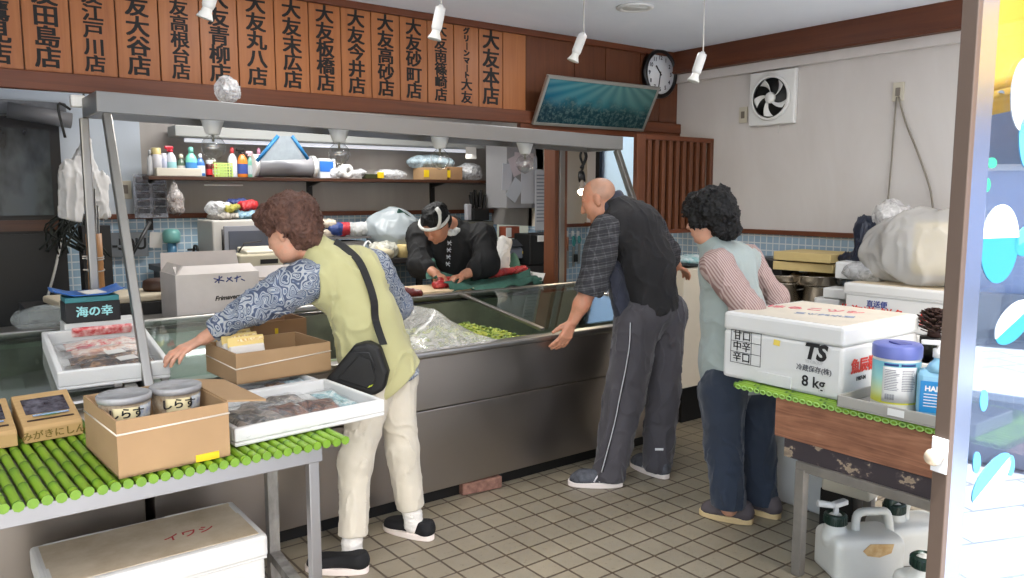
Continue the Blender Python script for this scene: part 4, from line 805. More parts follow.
m = MB(); c = at(372, 174, y=5.80); m.box((c.x, 5.8, SZ+.02), (.16, .06, .04), (0, 0, .1), bev=.006); o = m.build('hand_saw_box', mat('dark_green_tool', (.18, .20, .10), .5)); tag(o, 'dark green tape cutter on the shelf', 'tool'); MB().box((c.x+.06, 5.77, SZ+.03), (.05, .03, .05), bev=.004).build('yellow_grip', mat('yellow_tape', (.85, .72, .08), .5), o)
o = MB().box((0, 0, .05), (.26, .17, .10), bev=.003).build('cardboard_carton', M_CARD, loc=(at(432, 174, y=5.82).x, 5.83, SZ)); tag(o, 'low brown carton with yellow tape on the shelf', 'box'); MB().box((-.10, -.086, .05), (.05, .003, .06)).build('yellow_tape', mat('yellow_tape', (.85, .72, .08), .5), o)
o = MB().box((0, 0, .055), (.16, .17, .11), bev=.003).build('cardboard_carton', M_CARDD, loc=(at(450, 174, y=5.82).x, 5.83, SZ)); tag(o, 'darker brown carton beside the low taped carton on shelf', 'box'); MB().box((-.06, -.086, .05), (.03, .003, .06)).build('yellow_tape', mat('yellow_tape', (.85, .72, .08), .5), o)
o = crumple((at(432, 160, y=5.84).x, 5.86, SZ+.15), (.22, .10, .06), 97, .5, 10, 'plastic_bags', film('bag_bluewhite', .7, (.68, .76, .80))); tag(o, 'crumpled blue-white plastic bags piled on the brown cartons', 'bag')
o = crumple((at(470, 166, y=5.84).x, 5.86, SZ+.07), (.13, .10, .07), 98, .5, 10, 'plastic_bags', M_PE); tag(o, 'clear plastic bags stacked at the right end of the shelf', 'bag')
o = crumple((at(392, 166, y=5.84).x, 5.87, SZ+.04), (.14, .08, .04), 99, .5, 12, 'plastic_bags', M_PE); tag(o, 'thin clear bags left of the taped carton on the shelf', 'bag')
# valance lamp above the shelf
o = empty('strip_lamp', (2.75, 5.85, 1.98), 'long white strip lamp housing above the shelf', 'lamp'); MB().bb((-1.28, -.10, -.03), (1.30, .10, .045)).build('housing', mat('lamp_housing', (.60, .61, .60), .5), o, .006); MB().tube([(-1.2, -.02, -.05), (1.2, -.02, -.05)], .014, 10).build('tube', mat('lamp_tube', (.95, .96, 1), .4, emit=.28), o)
m = MB(); m.box(at(471, 153, y=5.74), (.11, .004, .10)); tag(m.build('paper_tag', mat('white_paper', (.80, .79, .77), .8)), 'small white paper tag hanging from the strip lamp', 'paper')
# hanging rack of silver packs, bag with brown contents
o = empty('hanging_pack_rack', at(151, 196, y=5.90), 'clear hanging rack of small silver packets below the shelf', 'rack'); MB().box((0, .01, 0), (.215, .006, .30)).build('backing', film('rack_film', .5, (.72, .74, .78)), o)
for i in range(5):
    for j in range(2): MB().box((-.052+.104*j, -.006, .11-.052*i), (.082, .022, .04), (.25, 0, .05*(i-2)), bev=.006).build('silver_packet', mat('foil', (.55, .56, .60), .25, .8, var=.4, vscale=40), o)
MB().tube([(0, 0, .15), (0, -.01, .20)], .003, 6).build('hook', DK, o)
o = empty('hanging_bag', at(176, 198, y=5.75), 'clear knotted bag with brown contents hanging from the shelf', 'bag'); solid('bag_body', [dict(prims=[cap((0, 0, -.07), (0, 0, .0), .052, .045), cap((0, 0, 0), (-.01, 0, .10), .045, .012)], k=.03, noise=cloth_noise(.008, 18, 65))], .006, film('bag_film', .5, (.75, .73, .72)), o); solid('contents', [dict(prims=[cap((0, 0, -.075), (0, 0, -.035), .045, .04)], k=.02, noise=cloth_noise(.008, 22, 66))], .006, mat('brown_contents', (.36, .25, .22), .8), o); MB().tube([(-.01, 0, .09), (-.012, 0, .15)], .008, 6).build('knot', M_PE, o)
# white sheets hanging by the dark door, cable
o = solid('white_cloth', [dict(prims=[cap(at(86, 140, y=5.4), at(74, 178, y=5.4), .015, .07, (0, 1, 0), .5), cap(at(74, 178, y=5.4), at(71, 216, y=5.4), .075, .07, (0, 1, 0), .5), cap(at(88, 140, y=5.4), at(98, 180, y=5.4), .015, .05, (0, 1, 0), .5), cap(at(98, 180, y=5.4), at(104, 212, y=5.4), .05, .045, (0, 1, 0), .5)], k=.02, noise=cloth_noise(.012, 9, 67, (1.1, 1, .4)), clips=[(at(72, 221, y=5.4), (-.3, 0, -1))])], .007, mat('white_sheet', (.78, .78, .78), .7)); tag(o, 'white plastic apron hanging beside the dark door behind the steel post', 'apron')
m = MB(); m.tube([at(86, 143, y=5.4), at(86, 133, y=5.4), V((at(86, 133, y=5.4).x, 5.4, 2.2))], .006, 6); tag(m.build('hanging_hook', DK), 'dark hook wire the white apron hangs from', 'hook')
m = MB(); m.tube(crv([at(62, 235, y=5.85), at(55, 270, y=5.85), at(45, 305, y=5.85), at(38, 325, y=5.85)], 5), .008, 6); tag(m.build('hanging_cable', mat('white_cord', (.75, .74, .72), .6)), 'thin white cable hanging in front of the dark door', 'cable')
rr = random.Random(4); m = MB()
for i in range(30):
    a = at(68+rr.uniform(-12, 16), 220+rr.uniform(-8, 2), y=5.55); m.tube(crv([a, a+V((rr.uniform(-.1, .1), rr.uniform(-.06, .06), -.08)), a+V((rr.uniform(-.16, .16), rr.uniform(-.1, .1), -.22))], 3), .006, 5)
tag(m.build('cable_bundle', mat('dark_green_cable', (.06, .09, .07), .6)), 'dark tangled cables hanging below the white apron', 'cables')
m = MB(); m.bb((.83, 5.5, .0), (.99, 5.66, 1.36)); tag(m.build('dark_cabinet', M_BLACK), 'narrow black cabinet under the cables beside the dark door', 'cabinet')
o = empty('vent_grille', at(25, 108, y=5.95), 'grey soot-marked air vent above the dark door', 'vent'); MB().box((0, 0, 0), (.46, .05, .09), bev=.01).build('vent_body', mat('sooty_grey', (.45, .46, .48), .6, var=.4), o); MB().tube([(-.1, -.04, -.02), (.25, -.05, -.07)], .05, 16).build('duct', mat('duct_grey', (.42, .42, .43), .5), o)
o = empty('junction_box', (.655, 4.24, 1.965), 'small white junction box with hooked wires under the beam', 'box'); MB().box((0, 0, .02), (.06, .05, .055), bev=.006).build('box_body', M_WHITEP, o); MB().tube(crv([(-.03, 0, -.02), (-.08, .0, .0), (-.06, 0, -.15)], 5), .006, 6).build('wire', M_BLACK, o)
# grey cabinet and papers at the right of the kitchen
o = empty('grey_wall_cabinet', (4.17, 5.50, 1.72), 'grey wall cabinet with papers pinned to it beside the wooden post', 'cabinet'); MB().box((.02, 0, 0), (.40, .30, .56), bev=.004).build('cabinet_body', mat('cabinet_grey', (.56, .56, .57), .5), o)
PAP = [(507, 177, .10, .22, .05), (517, 165, .14, .16, -.4), (515, 190, .12, .18, .6), (529, 180, .17, .40, 0), (524, 160, .2, .12, .03)]
for i, (px, py, w_, h_, a) in enumerate(PAP):
    m = MB(); c = at(px, py, y=5.345-.004*i); m.box(c, (w_, .003, h_), (0, a, 0)); tag(m.build('pinned_paper', mat('paper%d' % (i % 3), [(.72, .73, .76), (.74, .70, .72), (.70, .72, .75)][i % 3], .8)), ['tall narrow paper at the left edge of the grey cabinet', 'tilted pinkish paper pinned on the grey cabinet', 'diamond-tilted paper hanging low on the grey cabinet', 'large white sheet pinned beside the calendar', 'wide white sheet pinned at the cabinet top'][i], 'paper', 'papers pinned beside the post')
m = MB(); c = at(541, 200, y=5.30); m.box(c, (.13, .004, .52)); tag(m.build('wall_calendar', mat('calendar_white', (.74, .75, .77), .8)), 'long white printed calendar hanging left of the wooden post', 'calendar')

m = MB()
for i in range(14): m.box(c+V((0, -.003, .21-.03*i)), (.10, .001, .010))
cal = [ob for ob in C.objects if ob.name.startswith('wall_calendar')][0]; m.build('print_lines', mat('calendar_ink', (.48, .50, .54), .8), cal)
# storage rack: drawers, knives, printer
o = empty('drawer_unit', (3.83, 5.66, 1.07), 'grey-green small drawer unit behind the cook\'s shoulder', 'drawers'); MB().box((0, 0, .13), (.28, .30, .26), bev=.004).build('drawer_case', mat('drawer_case', (.22, .22, .20), .5), o)
for i in range(4):
    d_ = MB().box((0, -.155, .035+.063*i), (.25, .02, .054), bev=.003).build('drawer', mat('drawer_front', (.38, .38, .34), .5), o); MB().box((0, -.170, .035+.063*i), (.07, .012, .012)).build('handle', M_BLACK, d_)
o = empty('knife_block', (3.88, 5.62, 1.335), 'dark rack of black-handled knives on the drawer unit', 'knives'); MB().box((0, 0, .05), (.16, .12, .10), bev=.004).build('block', M_BLACK, o)
for i in range(7): m = MB(); m.box((-.065+.022*i, .02*(i % 2), .155+.02*(i % 3)), (.018, .03, .13), (0, .06*(i-3), 0), bev=.005); m.build('knife_handle', M_BLACK, o)
MB().box((-.10, 0, .07), (.05, .05, .14), bev=.01).build('white_handle', mat('pale_handle', (.60, .60, .62), .5), o)
o = MB().box((0, 0, .05), (.15, .10, .10), bev=.004).build('tape_dispenser', mat('brick_plastic', (.55, .28, .20), .5), loc=(4.13, 5.5, 1.18)); tag(o, 'reddish box with a white front on the right kitchen stack', 'box'); MB().box((-.045, -.052, .05), (.055, .006, .08)).build('white_front', M_WHITEP, o)
o = empty('stacked_trays', (4.02, 5.52, 1.03), 'stack of dark grey letter trays right of the drawer unit', 'trays')
for i in range(3): MB().box((0, 0, .025+.05*i), (.34, .30, .035), bev=.003).build('tray', mat('letter_tray', (.32, .32, .29), .5), o)
o = empty('label_printer', at(505, 247, y=5.35), 'grey-blue desktop printer with sloping front beside the cook', 'printer'); m = MB(); m.prism([(-.20, -.14, -.09), (-.20, .14, -.09), (-.20, .14, .05), (-.20, -.02, .05), (-.20, -.14, -.01)], (.40, 0, 0)); m.build('printer_body', mat('printer_grey', (.46, .49, .54), .4), o, .01); MB().box((0, -.10, .035), (.26, .10, .01), (.55, 0, 0)).build('cover', mat('printer_dark', (.20, .21, .23), .3), o); MB().box((.1, -.145, -.04), (.05, .006, .02)).build('yellow_sticker', mat('yellow_tape', (.85, .72, .08), .5), o)
m = MB(); m.bb((3.62, 5.12, .0), (4.24, 5.80, .965)); tag(m.build('side_cabinet', mat('dark_side_cabinet', (.12, .115, .115), .6)), 'dark cabinet carrying the printer and letter trays behind the cook', 'cabinet')
m = MB(); c = at(541, 232, y=5.15); m.box((c.x, 5.22, 1.10), (.30, .22, .26), bev=.01); o = m.build('black_cooker', M_BLACK); tag(o, 'black appliance left of the wooden post below the calendar', 'appliance'); m = MB(); m.box((c.x-.02, 5.105, 1.19), (.10, .01, .05)); m.build('pale_panel', M_WHITEP, o)
# hooks and knives on the tiles right of the post
for i, (px, c_, L, lb) in enumerate(((566.5, (.50, .32, .22), .20, 'wooden-handled knife'), (572.5, (.18, .50, .50), .17, 'teal-handled scissors'), (578, (.22, .52, .54), .12, 'short teal peeler'))):
    c = at(px, 236, y=5.34); o = empty('hanging_tool', (c.x, 5.335, c.z), lb+' hung on a white hook on tiles right of the post', 'tool', 'tools hung on the tiles'); MB().box((0, .005, .02), (.03, .012, .05), bev=.004).build('hook', M_WHITEP, o)
    m = MB(); m.tube(crv([(0, -.01, .0), (.012, -.015, -L*.25), (0, -.015, -L*.5), (-.012, -.015, -L*.25), (0, -.01, 0)], 4) if i else [(0, -.012, -.01), (0, -.012, -.13)], .009, 8); m.build('handle', mat('tool%d' % i, c_, .5), o); m = MB(); m.box((0, -.012, -L*.5-.10), (.028, .004, .18)); m.build('blade', M_STEELZ, o)
m = MB(); c = at(575, 258, y=5.33); m.box((c.x, 5.33, c.z), (.05, .03, .07), bev=.006); tag(m.build('black_clip', M_BLACK), 'small black clip among the hung tools on the tiles', 'clip')
# ------------------------------------------------------------------ table at the left
M_ALU = steel('aluminium', (.64, .64, .65), .42); M_ALUW = mat('worn_aluminium', (.60, .59, .57), .45, .5, var=.35, vscale=18, stretch=(1, 1, .4))
tb = empty('work_table', (.4, 2.8, 0), 'aluminium work table carrying the long green bamboo mat at the left', 'table')
pw = lambda ob: (setattr(ob, 'parent', tb), setattr(ob, 'matrix_parent_inverse', Matrix.Translation(-V(tb.location))))
pw(MB().bb((-.50, 2.42, .700), (1.03, 3.18, .718)).build('table_top', M_ALUW)); pw(MB().bb((-.50, 2.405, .672), (1.03, 2.425, .722)).build('front_rail', M_ALU, bevel=.002)); pw(MB().bb((1.01, 2.425, .672), (1.03, 3.18, .70)).build('side_rail', M_ALUW))
for x, y, w_, m_ in ((1.003, 2.430, .036, M_ALU), (1.04, 2.93, .042, M_ALUW), (-.45, 2.428, .036, M_ALU), (-.45, 2.93, .042, M_ALUW)):
    pw(MB().bb((x-w_/2, y-w_/2, 0), (x+w_/2, y+w_/2, .70)).build('leg', m_, bevel=.003))
m = MB(); m.prism([(1.02, 2.93, .13), (1.06, 2.93, .13), (1.02, 2.44, .13), (.985, 2.44, .13)], (0, 0, .035)); pw(m.build('foot_rail', M_ALUW)); pw(MB().bb((-.47, 2.44, .13), (-.43, 2.93, .165)).build('foot_rail', M_ALUW))
def bamboo(name, n, rod, place, label, seed):
    g = NT('green_plastic_bamboo'+str(seed)); co = g.coord('Object'); nz_ = g.noise(co, 30, 2)
    vc = g.n.new('ShaderNodeVertexColor'); vc.layer_name = 'node'
    f = g.math('ADD', g.math('MULTIPLY', g.sep(vc.outputs[0])[0], .8), g.math('MULTIPLY', nz_, .25))
    g.link(g.ramp(f, [(.1, (.53, .68, .17)), (.45, (.47, .62, .16)), (.75, (.28, .43, .12)), (.95, (.18, .29, .09))]), g.b.inputs['Base Color']); g.b.inputs['Roughness'].default_value = .38
    m = MB(); rr = random.Random(seed); lay = m.bm.verts.layers.float_color.new('node')
    for i in range(n):
        a, b = place(i); a, b = V(a), V(b); L = (b-a).length; ns = max(2, int(L/.135)); ph = rr.uniform(0, 1); pts = []; rs = []; cs = []
        k_ = [0]+[(j+ph)/ns for j in range(ns) if 0 < (j+ph)/ns < 1]+[1]
        for t0, t1 in zip(k_, k_[1:]):
            for q_, cc, rr_ in ((.02, .55, 1.10), (.06, .25, 1.0), (.5, .1+.25*rr.random(), .97), (.93, .55, 1.0), (.985, .9, 1.12)):
                pts.append(a+(b-a)*(t0+(t1-t0)*q_)); rs.append(rod*rr_); cs.append(cc)
        v0 = len(m.bm.verts); m.tube(pts, rs, 8); m.bm.verts.ensure_lookup_table()
        for j, v in enumerate(m.bm.verts[v0:]): c_ = cs[j//8]; v[lay] = (c_, c_, c_, 1)
    return tag(m.build(name, g.m), label, 'mat')
bamboo('bamboo_mat', 46, .0135, lambda i: ((-.40+.0335*i, 2.387+.004*math.sin(i*2.1), .7315), (-.44+.0335*i, 3.17, .7315)), 'bright green plastic bamboo mat covering the aluminium table at left', 3)
MZ = .746
# big carton with two tubs
o = carton(.405, .725, 2.415, 2.80, MZ, .915, 'cardboard_box', M_CARD, label='open cardboard box holding two round tubs at the front of the bamboo mat', flaps=(('E', .13, -.15),), rz=.06)
MB().box((.09, -.1935, .012), (.07, .003, .022)).build('yellow_tape', mat('yellow_tape', (.85, .72, .08), .5), o)
m = MB(); 
for p, q in (((-.1605, -.1935, .128), (.1605, -.1935, .135)), ((-.1605, -.1935, .128), (-.1605, .1935, .120)), ((.1605, -.1935, .135), (.1605, .1935, .128))): m.tube([p, q], .0028, 6)
m.build('cord', mat('white_string', (.84, .80, .74), .7), o)
def tub(x, y, label, seed):
    o = empty('food_tub', (x, y, MZ+.042), label, 'tub', 'round tubs in the cardboard box')
    MB().lathe([(0, 0), (.060, 0), (.064, .01), (.073, .148), (0, .148)], (0, 0, 0), 32).build('tub_body', mat('tub_clear', (.66, .62, .55), .3, var=.35, vscale=30, col2=(.48, .40, .30)), o)
    MB().lathe([(.071, .141), (.078, .141), (.079, .157), (.073, .161), (.066, .155), (0, .155), (0, .151), (.066, .149), (.071, .145)], (0, 0, 0), 32).build('tub_lid', mat('tub_lid_grey', (.60, .60, .60), .25, var=.15, vscale=20), o)
    a0, a1 = math.radians(-128), math.radians(-70)
    def lb(u, v): a = a0+(a1-a0)*u; r_ = .0655+.0075*(.3+.62*v)+.001; return (r_*math.cos(a), r_*math.sin(a), .045+.085*v)
    MB().sheet(lb, 10, 3, .0008).build('paper_label', mat('cream_label', (.84, .79, .62), .7), o)
    a = math.radians(-99); r_ = .0735; text('lettering', 'いくす' if False else 'しらす', .034, frame((r_*math.cos(a), r_*math.sin(a)-.0005, .112), (-math.sin(a), math.cos(a), 0), (0, 0, 1)), M_INK, o, .0003, .001)
    a0b, a1b = math.radians(-66), math.radians(-5)
    def lb2(u, v): a = a0b+(a1b-a0b)*u; r_ = .0655+.0075*(.3+.62*v)+.001; return (r_*math.cos(a), r_*math.sin(a), .08+.05*v)
    MB().sheet(lb2, 10, 3, .0008).build('printed_label', mat('blue_print_label', (.55, .60, .68), .6, col2=(.78, .78, .74), vscale=60), o)
tub(.478, 2.60, 'left round clear-lidded tub with cream label in the cardboard box', 1); tub(.634, 2.625, 'right round clear-lidded tub with cream label in the cardboard box', 2)
# small wooden boxes
def sbox(x, y, w, label, name, letters, lab, rz):
    o = empty('gift_box', (x, y, MZ), label, 'box', rz=rz); h, d = .045, .22
    m = MB(); m.prism([(-w/2, -d/2, 0), (-w/2, d/2, 0), (-w/2, d/2, h+.070), (-w/2, -d/2+.01, h+.008), (-w/2, -d/2, h-.002)], (w, 0, 0)); m.build('box_body', mat('pale_wood_box', (.70, .57, .38), .7, var=.1, stretch=(1, 12, 1)), o, .003)
    def top(x0, y0, z): return (x0, y0, h+.0085+.062*(y0+d/2-.01)/(d-.01)+z)
    m = MB(); m.prism([top(-w*.38, -.03, .001), top(w*.38, -.03, .001), top(w*.38, .070, .001), top(-w*.38, .070, .001)], (0, 0, .001)); m.build('window', mat('dark_contents', (.16, .15, .17), .15, col2=(.42, .42, .46), vscale=22), o)
    m = MB(); m.lathe([(0, 0), (.026, 0), (.026, .0015), (0, .0015)][::-1], top(0.005, -.043, .002), 20, None, 1.4, .6); m.build('green_badge', mat('badge_green', (.25, .55, .35), .5), o)
    m = MB(); m.box(top(.005, -.046, .0045), (w*.62, .020, .001)); m.build('blue_badge_band', mat('badge_blue', (.20, .45, .68), .5, col2=(.8, .85, .88), vscale=120), o)
    m = MB(); m.prism([top(-w*.40, -.066, .001), top(w*.40, -.066, .001), top(w*.40, -.074, .001), top(-w*.40, -.074, .001)], (0, 0, .001)); m.build('slot', mat('slot_dark', (.20, .13, .09), .6), o)
    if letters: text('lettering', letters, .031, frame((0, -d/2-.0006, .021), (1, 0, 0), (0, 0, 1)), mat('olive_ink', (.42, .35, .12), .7), o, .0003, .0006)
    return o
sbox(.318, 3.055, .172, 'flat wooden gift box with dark window and green badge beside the cardboard box', 'a', 'みがきにしん', 1, .06)
sbox(.130, 3.04, .172, 'flat wooden gift box cut off by the left edge of the photo', 'b', '', 0, .04)
MB_ = MB(); MB_.bb((.45, 3.10, MZ), (.62, 3.165, MZ+.05)); tag(MB_.build('wooden_batten', mat('batten_grey', (.55, .49, .40), .7, var=.2), bevel=.003), 'grey wooden block behind the gift box on the green mat', 'block')
# foam trays with packs
o = foamtray(.56, .45, .062, wall=.02); o.location = (1.035, 2.735, MZ); o.rotation_euler = (0, 0, .075); tag(o, 'white foam tray full of fish packs on the front of the bamboo mat', 'tray'); T1 = o.matrix_basis.copy()
o = foamtray(.50, .26, .058, wall=.02); o.location = (1.02, 3.105, MZ); o.rotation_euler = (0, 0, .075); tag(o, 'white foam tray under the smaller cardboard box next to the counter', 'tray'); T2 = o.matrix_basis.copy()
PK = [(-.16, -.06, .20, .24, .035, FD4, 'silvery pack with pink insides in the front foam tray'), (.00, -.02, .13, .17, .024, FD2, 'brown dried fish pack left of centre in the front foam tray'), (.125, -.03, .13, .16, .022, FD2, 'brown and cream fish pack right of centre in the front foam tray'), (.215, .02, .09, .22, .02, food('teal_pack', [(.20, .38, .36), (.58, .72, .74), (.84, .86, .84)], 16), 'pale blue-green pack at the right end of the front foam tray'), (.02, .14, .22, .10, .02, FD4, 'grey fish pack at the back of the front foam tray')]
for i, (x, y, w, l, h, m_, lb) in enumerate(PK): pack('seafood_pack', T1@Matrix.Translation((x, y, .03 if i == 0 else .018))@Matrix.Rotation((.25, .1, -.15, .1, 0)[i], 4, 'Z')@Matrix.Rotation(.12 if i else .05, 4, 'X'), w, l, h, m_, lb, 'seafood packs in the front foam tray', 51+i)
PK2 = [(-.13, -.05, .14, .12, .02, FD4, 'grey fish pack in the rear foam tray below the smaller box'), (.02, -.05, .14, .12, .025, food('navy_pack', [(.08, .09, .12), (.20, .22, .28), (.45, .40, .35)], 18), 'dark navy pack in the rear foam tray'), (.11, -.03, .08, .12, .026, food('amber_pack', [(.25, .14, .06), (.55, .36, .18), (.70, .60, .45)], 22), 'amber brown pack in the rear foam tray'), (.19, -.04, .09, .13, .03, food('cyan_pack', [(.50, .66, .72), (.72, .80, .82), (.85, .87, .86)], 16), 'pale blue pack at the right end of the rear foam tray')]
for i, (x, y, w, l, h, m_, lb) in enumerate(PK2): pack('seafood_pack', T2@Matrix.Translation((x, y, .018)), w, l, h, m_, lb, 'seafood packs in the rear foam tray', 61+i)
# smaller carton with yellow card packs
o = carton(.955, 1.36, 3.07, 3.40, .812, .935, 'cardboard_box', M_CARD, label='open cardboard box with yellow-topped packs under the reaching sleeve', rz=.06)
m = MB()
for p, q in (((-.205, -.167, .062), (.205, -.167, .085)), ((-.205, -.167, .062), (-.205, .167, .07))): m.tube([p, q], .0025, 6)
m.build('cord', mat('white_string', (.84, .80, .74), .7), o)
OB = o.matrix_basis.copy()
for i in range(3):
    e = empty('card_pack', (OB@V((-.125+.008*i, -.10+.085*i, .02))), ['front', 'middle', 'rear'][i]+' yellow-headed card pack standing in the smaller cardboard box', 'pack', 'card packs in the smaller box'); e.rotation_euler = (-.18, 0, .10)
    MB().box((0, 0, .06), (.145, .03, .12), bev=.006).build('pack_body', mat('pack_white', (.82, .80, .77), .35), e); MB().box((0, 0, .135), (.15, .008, .04), bev=.002).build('card_header', mat('header_yellow', (.86, .76, .48), .5), e); MB().box((.02, -.006, .140), (.11, .002, .012)).build('header_print', mat('header_print', (.92, .88, .74), .6, col2=(.80, .62, .25), vscale=120), e)
    if i == 0: MB().box((.03, -.017, .07), (.04, .003, .03)).build('dark_sticker', mat('sticker_dark', (.10, .14, .12), .4), e)
o = carton(1.17, 1.42, 3.46, 3.70, zt(3.5)+.03, .985, 'cardboard_box', M_CARDD, label='brown cardboard box with yellow strap behind the reaching arm', rz=.03); MB().box((-.02, -.122, .05), (.014, .004, .11)).build('yellow_strap', mat('yellow_tape', (.85, .72, .08), .5), o)
# foam box on the floor
def foambox(name, w, l, h, lidh, mt_top, label, loc, rz):
    o = empty(name, loc, label, 'box', rz=rz); m = MB(); m.box((0, 0, (h-lidh)/2), (w-.02, l-.02, h-lidh), bev=.012); m.build('box_body', M_FOAM, o)
    m = MB(); m.box((0, 0, h-lidh/2), (w, l, lidh), bev=.012); m.box((0, 0, h-lidh), (w-.008, l-.008, .012), bev=.004); m.build('box_lid', M_FOAM, o)
    m = MB(); m.box((0, 0, h+.0005), (w-.05, l-.05, .004), bev=.0015); t_ = m.build('lid_panel', mt_top, o); return o, t_
o, tp = foambox('foam_box', .70, .40, .335, .085, M_FOAMOLD, 'large dusty white foam box with red writing on the floor under the table', (.592, 2.905, 0), .0)
rd = mat('red_marker', (.66, .16, .18), .7)
text('handwriting', 'イワシ', .060, frame((.12, -.03, .3375), (1, .05, 0), (0, 1, 0)), rd, tp, .0004, .0005, shear=.15)
m = MB()
for x in (-.2, .2): m.box((x, .178, .336), (.22, .012, .006), bev=.002)
m.box((-.325, -.08, .336), (.012, .09, .006)); m.box((.325, .1, .336), (.012, .09, .006)); m.build('lid_ridge', M_FOAM, o)
# ------------------------------------------------------------------ stand at the right
M_POST = mat('grey_painted_steel', (.52, .50, .47), .5, .4, var=.15)
st = empty('steel_stand', (3.05, 1.55, 0), 'grey steel stand under the wooden crate at the right', 'stand')
pw = lambda ob: (setattr(ob, 'parent', st), setattr(ob, 'matrix_parent_inverse', Matrix.Translation(-V(st.location))))
for x in (2.80, 3.34):
    for y in (1.02, 1.755): pw(MB().bb((x-.02, y-.02, 0), (x+.02, y+.02, .45)).build('leg', M_POST, bevel=.003))
pw(MB().bb((2.79, 1.0, .44), (2.83, 1.78, .478)).build('front_rail', M_POST, bevel=.002)); pw(MB().bb((3.32, 1.0, .44), (3.36, 1.78, .478)).build('back_rail', M_POST)); pw(MB().bb((2.83, 1.735, .44), (3.32, 1.775, .478)).build('side_rail', M_POST)); pw(MB().bb((2.83, 1.0, .44), (3.32, 1.04, .478)).build('side_rail', M_POST))
pl = NT('peeling_plywood'); n = pl.noise(pl.coord('Object', (1, 1, 1.5)), 9, 4, .6); pl.link(pl.ramp(n, [(.54, (.22, .19, .20)), (.58, (.30, .26, .26)), (.60, (.62, .55, .46)), (.68, (.48, .42, .36))]), pl.b.inputs['Base Color']); pl.b.inputs['Roughness'].default_value = .85; pl.bump(n, .3, .006)
m = MB(); m.bb((2.805, 1.0, .479), (3.36, 1.845, .556)); tag(m.build('plywood_board', pl.m), 'weathered dark plywood board with peeling edge under the wooden crate', 'board')
cr = NT('reddish_crate_wood'); n = cr.noise(cr.coord('Object', (2, 2, 40)), 1.5, 4, .6, 1); n2 = cr.noise(cr.coord('Object', (1, 3, 6)), 2.5, 3); cr.link(cr.ramp(cr.math('ADD', cr.math('MULTIPLY', n, .6), cr.math('MULTIPLY', n2, .4)), [(.35, (.43, .275, .195)), (.55, (.58, .39, .285)), (.7, (.67, .48, .37))]), cr.b.inputs['Base Color']); cr.b.inputs['Roughness'].default_value = .65
o = empty('wooden_crate', (3.05, 1.45, .557), 'reddish brown wooden crate under the green mat at right', 'crate')
for lo, hi, nm in (((-.25, -.5, 0), (-.235, .44, .16), 'front_board'), ((.235, -.5, 0), (.25, .44, .16), 'back_board'), ((-.235, .425, 0), (.235, .44, .16), 'end_board'), ((-.235, -.5, 0), (.235, -.485, .16), 'end_board'), ((-.235, -.485, .0), (.235, .425, .012), 'bottom_board')): MB().bb(lo, hi).build(nm, cr.m, o, .002)
MB().bb((-.235, -.485, .148), (.235, .425, .159)).build('top_board', cr.m, o)
bamboo('bamboo_mat', 17, .012, lambda i: ((2.805+.030*i, 1.02, .731), (2.805+.030*i, 2.10, .731)), 'bright green plastic bamboo mat under the big white foam box', 8)
# fringe of cord loops along the front edge
m = MB()
for k in range(34):
    y = 1.05+.031*k; m.tube([(2.793-.001, y+.012*math.cos(a), .728+.008*math.sin(a)) for a in [2*PI*i/10 for i in range(11)]], .0028, 5)
mt = [ob for ob in C.objects if ob.name.startswith('bamboo_mat')][-1]; m.build('edge_cord', mat('pale_green_cord', (.62, .78, .42), .5), mt)
FZ = .744
# big foam box
o = empty('foam_box', (3.158, 1.925, FZ), 'big white foam box with black print and red writing on the right mat', 'box', rz=0)
w, l, h = .60, .575, .292
m = MB(); m.box((0, 0, .105), (w-.003, l-.003, .214), bev=.014); m.build('box_body', M_FOAM, o)
m = MB(); m.box((0, 0, .252), (w, l, .08), bev=.014); m.build('box_lid', M_FOAM, o)
tp = MB().box((0, 0, .2922), (w-.06, l-.06, .004), bev=.0015).build('lid_panel', mat('foam_lid_cream', (.79, .755, .69), .8, var=.05), o)
m = MB(); m.box((-w/2-.001, .02, .03), (.006, .17, .05), bev=.002); m.build('finger_grip', M_FOAM, o)
Fx = lambda y, z: frame((-w/2-.0008, y, z), (0, -1, 0), (0, 0, 1))
ink = mat('print_black', (.09, .09, .10), .6); gi = mat('print_grey', (.36, .36, .38), .6)
text('print', 'TS', .088, Fx(-.165, .175), ink, o, .0004, .004, shear=.2, sx=1.05); text('print', 'TS GROUP', .017, Fx(-.165, .135), mat('print_pale', (.70, .70, .70), .6), o, .0004, 0); text('print', '冷蔵保存(株)', .028, Fx(-.165, .105), gi, o, .0004, .0004); text('print', '8 kg', .062, Fx(-.165, .052), ink, o, .0004, .0012)
for i, s_ in enumerate(('甘口', '中辛', '辛口')): text('print', s_, .047, Fx(.185, .192-.048*i), ink, o, .0004, .0004)
m = MB()
for k in range(4): m.box((-w/2-.0008, .165, .216-.048*k), (.001, .155, .002))
for y in (.2425, .136, .0875): m.box((-w/2-.0008, y, .144), (.001, .002, .146))
m.build('print_grid', ink, o); MB().box((-w/2-.001, .01, .19), (.002, .03, .024), (.1, 0, 0)).build('yellow_sticker', mat('sticker_yellow', (.88, .78, .35), .6), o)
rd = mat('red_marker', (.66, .16, .18), .7); pk = mat('pink_print', (.82, .42, .46), .7)
Fy = lambda x, z: frame((x, -l/2-.0008, z), (1, 0, 0), (0, 0, 1))
text('print', '魚辰様', .062, Fy(-.145, .125), mat('red_print_box', (.80, .22, .16), .6), o, .0004, .003); text('print', '1987-04', .022, Fy(-.16, .075), ink, o, .0004, .001)
Ft = lambda x, y: frame((x, y, .295), (.35, -1, 0), (1, .35, 0))
